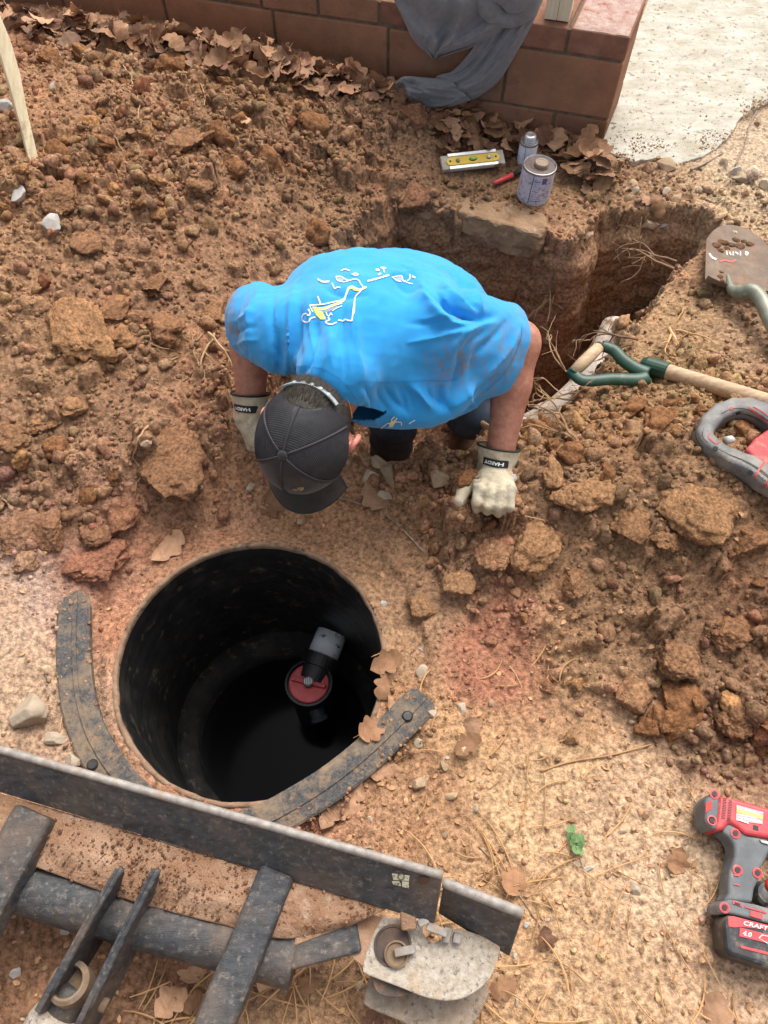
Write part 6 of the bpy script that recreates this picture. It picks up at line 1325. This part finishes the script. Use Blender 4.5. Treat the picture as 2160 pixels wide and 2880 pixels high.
CL = [(250, 930, 190, 'M_CT', 'big squarish tan clod on the left heap'), (465, 930, 130, 'M_CB', 'large brown clod left of the sleeve'), (335, 945, 90, 'M_CT', 'medium clod beside the big squarish clod'), (300, 880, 100, 'M_CB', 'brown clod above the big squarish clod'), (385, 890, 80, 'M_CB', 'lumpy clod between the large clods'), (240, 685, 90, 'M_CB', 'long brown clod in the middle of the left heap'), (510, 415, 130, 'M_CB', 'smooth dark clod right of the heap middle'), (470, 1290, 270, 'M_CB', 'largest dark clod with root left of the cap'), (600, 880, 90, 'M_CB', 'reddish brown clod touching the sleeve'), (60, 1500, 170, 'M_CB', 'large clod at the left picture edge'), (145, 1500, 120, 'M_CB', 'clod right of the large edge clod'), (275, 1570, 150, 'M_CR', 'reddish flat clod above the left flange'), (75, 1580, 90, 'M_CT', 'pale clod at the foot of the left heap'), (205, 1140, 80, 'M_CT', 'ochre clod low on the left heap'), (440, 800, 90, 'M_CB', 'clod under the long root on the left heap'), (130, 1190, 110, 'M_CB', 'soft brown clod at the left edge middle'),
 (20, 1230, 130, 'M_CB', 'dark clod cut by the left picture edge'), (260, 1500, 90, 'M_CB', 'round clod at the toe of the left heap'), (350, 1460, 100, 'M_CB', 'brown clod left of the riser top'), (170, 560, 110, 'M_CB', 'wide soft clod below the stake tip'), (560, 520, 70, 'M_CB', 'round clod high on the left heap slope'),
 (1640, 1385, 200, 'M_CT', 'large tan clod right of the glove'), (1975, 1430, 170, 'M_CT', 'very large clod below the saw'), (1500, 1530, 190, 'M_CT', 'big pale clod below the right glove'), (1390, 1560, 130, 'M_CB', 'brown clod under the gloved hand'), (1440, 1410, 60, 'M_CT', 'tan clod beside the glove cuff'), (1560, 1340, 90, 'M_CT', 'orange tan clod right of the glove'), (1750, 1480, 130, 'M_CB', 'brown clod in the middle of the right heap'), (1880, 1520, 110, 'M_CB', 'brown clod below the very large clod'), (2090, 1520, 130, 'M_CB', 'clod near the right picture edge'), (1620, 1640, 110, 'M_CB', 'rough clod on the right heap slope'), (1290, 1650, 90, 'M_CT', 'tan clod right of the riser'), (1190, 1700, 80, 'M_CT', 'pale crumbly clod near the riser rim'), (1330, 1480, 70, 'M_CB', 'clod at the foot of the gloved hand'), (1900, 1850, 120, 'M_CB', 'clod low on the right heap'), (2050, 1780, 130, 'M_CB', 'big brown clod on the lower right heap'), (1780, 1960, 100, 'M_CB', 'clod at the lower edge of the right heap'), (2060, 2030, 120, 'M_CB', 'dark clod above the drill'), (1240, 340, 100, 'M_CR', 'reddish clod below the hanging cuff'), (1155, 330, 90, 'M_CR', 'reddish clod left of the leaf pile'), (1165, 565, 90, 'M_CR', 'pinkish lump on the concrete footing')]
for px, py, d_, m_, lab in CL: stone_at('soil_clod', px, py, d_ * .92, MM[m_], lab, 'soil clod', fl=rng.uniform(.42, .6), ang=3, sub=5 if d_ > 100 else 4, amp=.55, sink=.18, rough=1.0)
cms = [lmesh('soil_clod', 4, 300 + k, .5, 3, m[0], .03, m[1], 1.0) for k, m in enumerate((M_CB, M_CB, M_CT, M_CB, M_CR, M_CB, M_CT, M_CB))]
TONE = {id(M_CB): '', }
def many(n, fn, box, smin_, smax, label, group, meshes, base, tones, zones, name='soil_clod', cat='soil clod', pw=1.8, fl=.75):
    """label: text with {tone} {size} {zone}; zones: list of (px, py, words), the nearest names the place"""
    x_, y2 = pick(n * 8, fn, box); x_, y2 = x_[:n], y2[:n]
    for a, b in zip(x_, y2):
        k = rng.integers(len(meshes)); r_ = smin_ + (smax - smin_) * rng.random() ** pw; q = r_ / base; px, py = proj(np.array([a, b, float(gz(a, b))])); z_ = min(zones, key=lambda v: (v[0] - px) ** 2 + (v[1] - py) ** 2)[2]
        sz = 'tiny' if r_ < smin_ + .10 * (smax - smin_) else ('small' if r_ < smin_ + .45 * (smax - smin_) else 'larger')
        inst(name, meshes[k], None, (a, b, float(gz(a, b)) + r_ * .12), rng.uniform(0, 6.28, 3) * np.array([.15, .15, 1]), q * rng.uniform(.75, 1.25, 3) * np.array([1, 1, fl]), label.format(tone=tones[k], size=sz, zone=z_), cat, group)
ZL = [(120, 500, 'below the stake'), (500, 300, 'near the leaf drift'), (150, 800, 'at the left picture edge'), (450, 650, 'on the middle slope'), (850, 450, 'on the slope above the man'), (400, 1050, 'left of the sleeve'), (120, 1250, 'low at the left edge'), (500, 1350, 'left of the cap'), (250, 1450, 'at the toe of the heap'), (900, 650, 'behind the blue shirt')]
ZR = [(1500, 1450, 'beside the right glove'), (1800, 1350, 'left of the saw'), (2050, 1500, 'below the saw'), (1400, 1700, 'right of the riser'), (1650, 1650, 'on the middle slope'), (1950, 1800, 'at the right picture edge'), (1700, 1950, 'at the lower toe of the heap'), (2050, 2080, 'above the drill'), (1750, 1200, 'below the green handled shovel')]
ZG = [(1300, 1950, 'right of the riser'), (1250, 2350, 'above the blade end plate'), (1600, 2200, 'below the long straw'), (1600, 2550, 'below the seedling'), (1850, 2400, 'left of the drill'), (1900, 2750, 'below the drill'), (1500, 2780, 'right of the end shoe'), (80, 1850, 'left of the black flange'), (300, 2600, 'under the blade'), (800, 2800, 'under the push arm'), (700, 1450, 'between riser and cap'), (1100, 1550, 'above the riser right side')]
ZS = [(1850, 480, 'at the slab front edge'), (2050, 560, 'above the shovel blade'), (2120, 440, 'by the grey twig'), (1950, 560, 'at the trench rim')]
TC = ['brown', 'brown', 'tan', 'brown', 'reddish', 'brown', 'tan', 'brown']; TS = ['brownish', 'pale', 'brownish', 'whitish', 'pale']
many(120, lambda x, y: (soft(x, y) > .55) * 1.0, (-1.4, -.2, .9, 2.5), .018, .042, '{size} loose {tone} clod on the left heap {zone}', 'loose clods on the left spoil heap', cms, .03, TC, ZL)
many(95, lambda x, y: (soft(x, y) > .55) * 1.0, (.2, 1.35, .3, 1.25), .016, .040, '{size} loose {tone} clod on the right heap {zone}', 'loose clods on the right spoil heap', cms, .03, TC, ZR)
many(30, lambda x, y: (trench_sdf(x, y)[0] > .10) * 1.0, (-.1, 1.0, 1.2, 2.05), .015, .045, '{size} {tone} soil clod fallen into the trench', 'clods in the trench', cms, .03, TC, ZL)
sms = [lmesh('pebble', 3, 500 + k, .2, 5, m, .012) for k, m in enumerate((M_STONE, M_STONEP, M_STONE, M_WHITE, M_STONEP))]
many(85, lambda x, y: (loose_mask(x, y) < .4) * 1.0, (-.95, 1.0, -.25, 1.05), .005, .015, '{size} {tone} pebble on the trodden ground {zone}', 'pebbles on the trodden ground', sms, .012, TS, ZG, 'pebble', 'pebble', 2.2, .6)
many(45, lambda x, y: 1.0 + 0 * x, (.8, 1.4, 2.02, 2.5), .006, .018, '{size} {tone} pebble in the gravel {zone}', 'pebbles by the concrete slab', sms, .012, TS, ZS, 'pebble', 'pebble', 1.8, .65)
# ------------------------------------------------------------------ oak leaves
def leaf_mesh(seed):
    r_ = np.random.default_rng(seed); n = 17; V = []; t = np.linspace(0, 1, n); lob = 3
    env = .36 * np.sin(np.pi * np.clip(t, 0, 1) ** .85) ** .75 + .015; ph = r_.uniform(-.4, .4)
    w1 = env * (.55 + .50 * np.abs(np.sin(np.pi * lob * t + ph)) ** .6 * np.where(t < .95, 1, .4)); w2 = env * (.55 + .50 * np.abs(np.sin(np.pi * lob * t + ph + .25)) ** .6 * np.where(t < .95, 1, .4))
    cu, cr, tw_ = r_.uniform(-.7, 1.1), r_.uniform(-.5, 1.1), r_.uniform(-.9, .9)
    for i in range(n):
        z0 = cu * (t[i] - .5) ** 2 * .9 + .03 * math.sin(9 * t[i] + seed)
        for s, ww in ((-1, w1[i]), (-.5, w1[i] * .5), (0, 0), (.5, w2[i] * .5), (1, w2[i])):
            y = abs(ww) * (1 if s > 0 else -1) if s else 0; V.append((t[i] - .5, y, z0 + cr * y * y * 1.6 + tw_ * y * (t[i] - .5) + r_.normal(0, .012)))
    F = [[i * 5 + k, (i + 1) * 5 + k, (i + 1) * 5 + k + 1, i * 5 + k + 1] for i in range(n - 1) for k in range(4)]
    V = np.array(V); m0 = len(V); V = np.vstack([V, [(-.5, -.006, V[2][2]), (-.5, .006, V[2][2]), (-.72, .004, V[2][2] + .02), (-.72, -.004, V[2][2] + .02)]]); F.append([m0, m0 + 1, m0 + 2, m0 + 3])
    return V, F
def lmat(name, c, c2): return pmat(name, tuple(lin(c)), tuple(lin(c2)), scale=50, rough=.75, bump=.0012, bscale=160, dirt=(tuple(lin((124, 84, 58))), .3, 70, .3), rnd=.25, spec=.25, sheen=.0)
LM_ = [lmat('dry_leaf_brown', (130, 94, 68), (154, 116, 86)), lmat('dry_leaf_tan', (160, 120, 92), (184, 145, 114)), lmat('dry_leaf_dark', (98, 68, 52), (126, 90, 70))]
lms = []
for k in range(12):
    V, F = leaf_mesh(40 + k); me = mesh_np('oak_leaf', V * .1, F, smooth=True); me.materials.append(LM_[(0, 1, 2, 0, 0, 1)[k % 6]]); lms.append(me)
def leaf_px(px, py, size, label, group=None, lift=.008, tilt=.45, rz=None, k=None):
    p = UG(px, py, lift); s = size * 10 * rng.uniform(.8, 1.25); k = int(rng.integers(12)) if k is None else k; label = label.replace('{t}', ('brown', 'pale tan', 'dark', 'brown', 'brown', 'pale tan')[k % 6]).replace('{s}', 'large' if s > size * 11 else ('small' if s < size * 9 else 'middling')); return inst('oak_leaf', lms[k], None, p, (rng.normal(0, tilt), rng.normal(0, tilt), rng.random() * 6.28 if rz is None else rz), (s, s * rng.uniform(.8, 1.2), s), label, 'leaf', group)
for i in range(135):
    u = rng.random(); px = -10 + u * 1130; py = np.interp(px, [0, 150, 330, 600, 900, 1120], [40, 62, 95, 150, 205, 255]) + rng.normal(0, 17) + 14; leaf_px(px, py, .078, '{s} {t} oak leaf in the wall drift ' + ['by the stake', 'left of the long root', 'above the heap middle', 'above the hooked root', 'left of the sweatshirt', 'under the sweatshirt cuff'][min(5, max(0, int(px / 190)))], 'leaf drift along the wall', rng.uniform(.0, .05), .6)
for i in range(118):
    px = rng.uniform(1225, 1700); py = np.interp(px, [1225, 1400, 1560, 1700], [335, 362, 410, 482]) + rng.normal(0, 44)
    if 1430 < px < 1600 and 430 < py < 600: continue
    leaf_px(px, py, .085, '{s} {t} oak leaf in the pile ' + ('above the level' if px < 1420 and py < 440 else 'left of the cans' if px < 1430 else 'behind the cans' if py < 400 else 'right of the large can' if px < 1620 else 'at the wall corner'), 'leaf pile around the cans', rng.uniform(.016, .05), .36)
for i in range(24):
    px = rng.uniform(420, 1500); py = rng.uniform(2690, 2930)
    if 1000 < px < 1420 and py < 2860: continue
    leaf_px(px, py, .058, '{s} {t} oak leaf on the ground ' + ('left of the push arm' if px < 700 else 'between push arm and end shoe' if px < 1050 else 'under the end shoe' if px < 1300 else 'right of the end shoe'), 'leaves under the blade', .010, .35)
for px, py, s, k, lab in ((1052, 1405, .085, 1, 'curled oak leaf standing at the trench lip right of the cap'), (1085, 1868, .065, 0, 'oak leaf overhanging the right rim of the riser'), (1088, 1930, .06, 3, 'oak leaf on the riser rim below the overhanging one'), (1098, 1985, .05, 5, 'small leaf between riser and right flange'), (1045, 2055, .075, 0, 'reddish leaf lying along the riser rim'), (985, 2255, .085, 1, 'long curled leaf against the right flange'), (1080, 2175, .065, 1, 'pale curled leaf outside the right flange'), (930, 2295, .07, 5, 'pale curled leaf at the bottom of the right flange'), (1310, 2100, .060, 0, 'single brown leaf on the dry ground right of the riser'), (1325, 2050, .05, 1, 'small curled leaf above the single brown leaf'), (475, 1545, .09, 1, 'pale pointed leaf fragment above the riser'), (1300, 2515, .05, 3, 'torn leaf behind the blade end plate'), (1440, 2480, .06, 0, 'narrow torn leaf right of the end plate'), (1160, 2600, .07, 1, 'yellowish leaf caught on the blade latch'), (430, 820, .06, 3, 'brown leaf fragment on the left heap'), (690, 350, .05, 1, 'pale leaf scrap on the left heap'), (360, 375, .05, 3, 'small brown leaf scrap high on the left heap'), (1930, 575, .06, 0, 'leaf scrap at the trench rim'), (1815, 570, .05, 1, 'pale narrow leaf on the trench rim'), (1850, 590, .07, 3, 'reddish leaf on the trench rim'), (1420, 2780, .06, 3, 'brown leaf right of the end shoe'), (760, 1420, .09, 3, 'orange brown leaf under the cap brim'), (2010, 2860, .07, 1, 'yellow tan leaf at the bottom edge right'), (1530, 2640, .05, 2, 'dark curled leaf on the trodden ground'), (1900, 2420, .05, 0, 'small brown chip of leaf near the drill')):
    leaf_px(px, py, s, lab, None, .010, .3, None, k)
# the lower layers of the drift and the pile, leaf on leaf
LVv, LVf, LVc = [], [], []; n0 = 0
for i in range(330):
    if i < 190: px = rng.uniform(-20, 1120); py = np.interp(px, [0, 150, 330, 600, 900, 1120], [52, 76, 109, 164, 219, 268]) + rng.normal(0, 20)
    else:
        px = rng.uniform(1220, 1700); py = np.interp(px, [1225, 1400, 1560, 1700], [340, 372, 420, 490]) + rng.normal(0, 48)
        if 1430 < px < 1590 and 470 < py < 620: continue
    V, F = leaf_mesh(100 + i % 23); p = UG(px, py, rng.uniform(.004, .02)); e = Euler((rng.normal(0, .35), rng.normal(0, .35), rng.random() * 6.28)).to_matrix(); s = rng.uniform(.05, .085)
    V = (V * s) @ np.array(e).T + p; LVv.append(V); LVf += [[q + n0 for q in f] for f in F]; n0 += len(V); LVc.append(np.tile(lin((140, 102, 74)) * rng.uniform(.45, 1.25) * rng.normal(1, .05, 3), (len(V), 1)))
M_LITTER = pmat('leaf_litter', (1, 1, 1), attr='col', attr_var=.25, scale=60, rough=.8, bump=.001, bscale=160)
tag(obj('leaf_litter', np.vstack(LVv), LVf, M_LITTER, col=np.vstack(LVc), smooth=True, origin=(0, 0, 0)), 'matted layer of dry oak leaves beneath the drift and pile', 'leaf litter', kind='stuff')
# leaf scraps and straw: too small to pick apart
sv = []; 
x_, y2 = pick(2600, lambda x, y: (loose_mask(x, y) < .5) * (.25 + .75 * (y < .35)), (-1.0, 1.1, -.28, 1.0)); 
LV, LF = leaf_mesh(3); LF = np.array([f for f in LF if len(f) == 4]); n = len(x_); Rm = rots(n); s_ = rng.uniform(.006, .02, n); c_ = np.array([lin((178, 136, 98))]) * rng.uniform(.5, 1.3, (n, 1))
idx_ = np.arange(0, 17, 4); keepv = (idx_[:, None] * 5 + np.array([0, 2, 4])).ravel(); LVs = LV[keepv] * np.array([1, .7, .6]); LFs = np.array([[i * 3 + k, (i + 1) * 3 + k, (i + 1) * 3 + k + 1, i * 3 + k + 1] for i in range(4) for k in range(2)])
th_ = rng.random(n) * 6.28; Rz = np.stack([np.cos(th_), -np.sin(th_), 0 * th_, np.sin(th_), np.cos(th_), 0 * th_, 0 * th_, 0 * th_, 1 + 0 * th_], -1).reshape(n, 3, 3)
W_ = np.einsum('nij,vj->nvi', Rz, LVs) * s_[:, None, None] + np.stack([x_, y2, gz(x_, y2) + .003], -1)[:, None]; W_[..., 2] += rng.normal(0, .0015, W_.shape[:2])
M_SCRAP = pmat('leaf_scrap', (1, 1, 1), attr='col', attr_var=.25, scale=60, rough=.85)
tag(obj('leaf_scraps', W_.reshape(-1, 3), (LFs[None] + (np.arange(n) * len(LVs))[:, None, None]).reshape(-1, 4), M_SCRAP, col=np.repeat(c_, len(LVs), 0), origin=(0, 0, 0)), 'tiny scraps of dry leaf strewn over the trodden ground', 'leaf litter', kind='stuff')
# ------------------------------------------------------------------ pine needles, twigs, roots
M_NEED = pmat('dry_pine_needle', tuple(lin((172, 128, 84))), tuple(lin((205, 165, 115))), scale=8, rough=.7, rnd=.25); M_TWIG = pmat('grey_brown_twig', (.20, .14, .10), (.36, .28, .21), scale=60, rough=.85, rnd=.2); M_ROOT = pmat('pale_root', (.30, .17, .08), (.48, .31, .16), scale=40, rough=.8, rnd=.2); M_ROOTD = pmat('brown_root', (.15, .085, .045), (.27, .16, .085), scale=40, rough=.85, rnd=.2)
nms = []
for k in range(8):
    cu = rng.uniform(-.12, .12); V, F = tube(np.array([(t - .5, cu * (t - .5) ** 2 * 4, .01 * math.sin(6 * t + k)) for t in np.linspace(0, 1, 7)]), np.array([.008, .014, .014, .014, .014, .012, .004]), 4); me = mesh_np('pine_needle', V * .1, F); me.materials.append(M_NEED); nms.append(me)
def needle(px, py, L, rz, label, group): p = UG(px, py, .005); label = label.replace('{l}', 'long' if L > .1 else 'short' if L < .07 else 'thin').replace('{z}', min(ZG, key=lambda v: (v[0] - px) ** 2 + (v[1] - py) ** 2)[2]); return inst('pine_needle', nms[rng.integers(8)], None, p + np.array([0, 0, .003]), (0, rng.normal(0, .04), rz), (L * 10, 1.0 * rng.uniform(.8, 1.2), 1.0), label, 'pine needle', group)
for i in range(80): needle(rng.uniform(1150, 2080), rng.uniform(2250, 2880), rng.uniform(.05, .13), rng.normal(1.9, .8), '{l} dry pine needle on the ground {z}', 'needles on the trodden ground')
for i in range(60): needle(rng.uniform(430, 1480), rng.uniform(2700, 2910), rng.uniform(.07, .15), rng.random() * 3.14, '{l} dry pine needle lying {z}', 'needles under the blade')
for i in range(24): needle(rng.uniform(1080, 1700), rng.uniform(1750, 2250), rng.uniform(.03, .09), rng.random() * 3.14, '{l} pale pine needle {z}', 'needles right of the riser')
def twig(name, pts, r0, r1, label, mat, cat, group=None, n=26, lift=.004, wob=.0):
    P = []
    for q in pts: P.append(UG(q[0], q[1], lift + (q[2] if len(q) > 2 else 0)))
    P = smooth_path(P, n); P = P + wob * np.stack([fbm3(P, 30, 2, 1), fbm3(P, 30, 2, 2), fbm3(P, 30, 2, 3)], -1); V, F = tube(P, np.linspace(r0, r1, n), 6); return tag(obj(name, V, F, mat, smooth=True), label, cat, group)
TW = [([(1520, 2170), (1600, 2145), (1720, 2125), (1830, 2095)], .0024, .0018, 'long pale curved straw stem below the right heap'), ([(1085, 1450), (1130, 1490), (1190, 1555)], .0028, .0016, 'grey twig slanting across the soil right of the cap'), ([(940, 1402), (985, 1412), (1035, 1428)], .0026, .0018, 'thin twig poking out beside the cap brim'), ([(1410, 1445), (1470, 1455), (1530, 1468)], .0022, .0016, 'pale straw stem below the right glove'), ([(2030, 180), (2060, 225), (2110, 245), (2150, 255)], .0032, .0020, 'dark twig on the concrete slab'), ([(2155, 265), (2110, 350), (2090, 420), (2065, 470)], .0036, .0024, 'grey twig crossing the slab edge'), ([(1650, 450), (1700, 456), (1780, 452), (1870, 455)], .0042, .0030, 'long bare twig along the slab front edge'), ([(1735, 430), (1770, 412), (1820, 410), (1845, 425)], .0036, .0020, 'curved brown twig at the wall corner'), ([(1940, 485), (1985, 462), (2030, 435)], .0045, .0028, 'stout grey twig by the slab edge'), ([(1975, 560), (2010, 572), (2050, 560)], .0030, .0020, 'bent twig right of the trench rim'), ([(1810, 330), (1800, 350), (1785, 370)], .0018, .0012, 'tiny dark twig on the slab'), ([(640, 2320), (720, 2330)], .0020, .001, 'short straw at the riser front rim'), ([(235, 2165), (290, 2200), (330, 2225)], .0035, .0025, 'pale stick lying on the left flange'), ([(170, 2060), (185, 1990), (215, 1900)], .0016, .0012, 'straight straw leaning across the left flange'), ([(130, 455), (145, 435), (165, 405)], .0025, .0018, 'forked twig right of the stake'), ([(145, 432), (175, 423)], .0020, .0014, 'side shoot of the forked twig near the stake'), ([(1345, 2380), (1400, 2440), (1460, 2520), (1540, 2640)], .0014, .001, 'very long needle crossing the ground right of the blade')]
for pts, a, b, lab in TW: twig('twig', pts, a, b, lab, M_TWIG if 'straw' not in lab and 'pale' not in lab else M_NEED, 'twig')
RT = [([(0, 528), (60, 495), (120, 475), (175, 462)], .0030, .0016, 'pale root crossing the foot of the stake'), ([(345, 185), (375, 235), (388, 290), (385, 350)], .0024, .0012, 'thin root hanging down the upper left heap'), ([(460, 225), (530, 218), (570, 250), (575, 300), (565, 360)], .0030, .0014, 'long pale root hooked over the left heap'), ([(325, 390), (360, 440), (400, 480), (450, 515)], .0020, .0010, 'fine root on the middle of the left heap'), ([(412, 1195), (395, 1250), (375, 1285), (395, 1320), (385, 1400)], .0030, .0014, 'forked pale root on the largest clod'), ([(395, 1245), (440, 1280), (480, 1320), (555, 1342)], .0026, .0012, 'root branch running right over the largest clod'), ([(0, 1400), (40, 1435), (72, 1480)], .0026, .0014, 'pale root at the left picture edge'), ([(480, 905), (540, 960), (590, 930), (640, 940)], .0020, .0010, 'fine root left of the sleeve'), ([(560, 1040), (610, 1025), (660, 1030)], .0018, .0010, 'fine root near the left sleeve hem'), ([(500, 1100), (540, 1130), (560, 1160)], .0018, .0010, 'short root below the left sleeve'), ([(540, 920), (548, 990), (580, 1060), (570, 1120)], .0016, .0009, 'hair thin root hanging left of the man'), ([(1430, 1880), (1460, 1930), (1475, 1990)], .0018, .001, 'thin root on the reddish soil'), ([(1120, 470), (1150, 500)], .001, .001, 'root stub by the footing')]
for pts, a, b, lab in RT: twig('root', pts, a, b, lab, M_ROOT, 'root', wob=.012)
def root_bush(name, base, dirs, L, label, mat=M_ROOTD, seed=0):
    r_ = np.random.default_rng(seed); parts = []
    def grow(p, d, L, r0, lev):
        n = 9; P = [p]; dd = d.copy()
        for i in range(n - 1): dd = dd + r_.normal(0, .16, 3) + np.array([0, 0, -.03]); dd /= np.linalg.norm(dd); P.append(P[-1] + dd * L / (n - 1))
        P = np.array(P); parts.append(tube(P, np.linspace(r0, r0 * .45, n), 5))
        if lev < 2:
            for k in range(r_.integers(2, 4)): i = r_.integers(3, n); d2 = dd + r_.normal(0, .55, 3); d2 /= np.linalg.norm(d2); grow(P[i], d2, L * r_.uniform(.35, .7), r0 * .55, lev + 1)
    t = thing(name, label, 'roots', base)
    for d_ in dirs:
        d_ = np.array(d_, float); d_ /= np.linalg.norm(d_); parts.clear(); grow(base + r_.normal(0, .012, 3), d_, L * r_.uniform(.7, 1.2), .0042, 0); V, F = merge(*parts); obj('root_strand', V, F, mat, t)
root_bush('root_tuft', UG(1850, 815, .02), [(-1, .25, .25), (-1, .5, .4), (-1, -.05, .2), (-1, .1, .1), (-.8, .6, .25)], .20, 'brown root tuft sticking into the trench below the shovel blade', seed=2)
root_bush('root_tuft', UG(1895, 765, .02), [(-1, .4, .3), (-.9, .2, .2), (-1, .6, .2)], .17, 'upper root tuft at the trench corner', seed=12)
root_bush('root_tuft', UG(1800, 880, .02), [(-1, .2, .25), (-1, -.1, .15), (-1, .4, .25), (-.9, -.3, .2)], .17, 'lower root tuft hanging over the trench slope', seed=3)
root_bush('root_tuft', UG(1770, 975, .015), [(-1, .3, .2), (-1, .0, .2), (-1, -.2, .1)], .15, 'root tuft behind the green shovel handle', seed=4)
root_bush('root_tuft', UG(1700, 1100, -.01), [(-1, .2, .15), (-1, 0, .1), (-1, -.3, .05), (-.7, .6, .1), (-.8, -.6, .1)], .20, 'tangle of roots above the drain pipe', mat=M_ROOT, seed=5)
root_bush('root_tuft', UG(1640, 1240, .0), [(-1, .3, .2), (-.6, .8, .2), (-1, -.1, .1), (-.2, .9, .2)], .15, 'roots lying across the drain pipe', mat=M_ROOT, seed=6)
root_bush('root_tuft', UG(1560, 760, .02), [(-.3, -.4, -1), (.1, -.4, -1), (-.5, -.3, -1)], .20, 'thin roots hanging from the trench back wall', seed=7)
root_bush('root_tuft', UG(590, 960, .006), [(-1, .2, .05), (-.9, -.5, .05), (-.3, -1, .05), (.5, -.8, .05)], .16, 'fine roots spread on the soil left of the man', mat=M_ROOT, seed=8)
root_bush('root_tuft', UG(1890, 930, .01), [(.3, .4, .3), (-.2, -.5, .3), (.5, -.4, .3), (.1, -.8, .25)], .09, 'small tuft of dead roots on the slope below the shovel', mat=M_NEED, seed=9)
# ------------------------------------------------------------------ green seedling
M_GREEN = pmat('seedling_green', (.11, .19, .07), (.17, .27, .11), scale=60, rough=.55, spec=.3, dirt=((.22, .36, .12), .3, 80, .2))
sp_ = UG(1612, 2375); sd2 = thing('seedling', 'small bright green seedling on the trodden ground', 'plant', sp_)
for px, py, s in ((1600, 2336, .009), (1609, 2331, .007), (1599, 2358, .010), (1612, 2362, .010), (1628, 2358, .009), (1606, 2374, .009), (1622, 2380, .010), (1616, 2393, .010), (1628, 2398, .008), (1604, 2347, .007), (1634, 2372, .007)):
    c_ = UG(px, py, .010 + rng.random() * .012); k = 12; tl = rng.normal(0, .35, 2); V = [c_] + [c_ + np.array([s * math.cos(t) * (1 - .25 * (math.cos(t) > .8)), s * .85 * math.sin(t), s * (tl[0] * math.cos(t) + tl[1] * math.sin(t)) + .15 * s]) for t in np.linspace(0, 6.283, k + 1)[:-1]]
    obj('leaflet', np.array(V), [[0, i + 1, (i + 1) % k + 1] for i in range(k)], M_GREEN, sd2, smooth=True)
    V, F = tube(smooth_path([sp_ + (0, 0, .0), (sp_ + c_) / 2 + (0, 0, .008), c_], 6), .0010, 4); obj('stem', V, F, M_GREEN, sd2)

# soil crumbs washed over the slab edge
q = fr0[rng.integers(0, len(fr0), 2600)]; dd = np.abs(rng.normal(0, .07, (2600, 1))); ang_ = rng.uniform(.6, 2.6, (2600, 1)); q = q + dd * np.hstack([np.cos(ang_), np.sin(ang_)]) - np.array([0, .012]); k = (q[:, 0] > .79) & (fbm2(q[:, 0], q[:, 1], 16, 3, 5) > rng.uniform(-.1, .45, len(q)))
q = q[k]; ss = .0012 + .0035 * rng.random(len(q)) ** 2.5; V, F, C = scatter_mesh(V20, np.column_stack([q, np.full(len(q), .016)]), ss, soilcol(q[:, 0], q[:, 1]) * rng.uniform(.8, 1.5, (len(q), 1)))
tag(obj('slab_crumbs', V, F, M_CLOD, col=C, origin=(0, 0, 0)), 'soil crumbs scattered along the slab front edge', 'soil', kind='stuff')
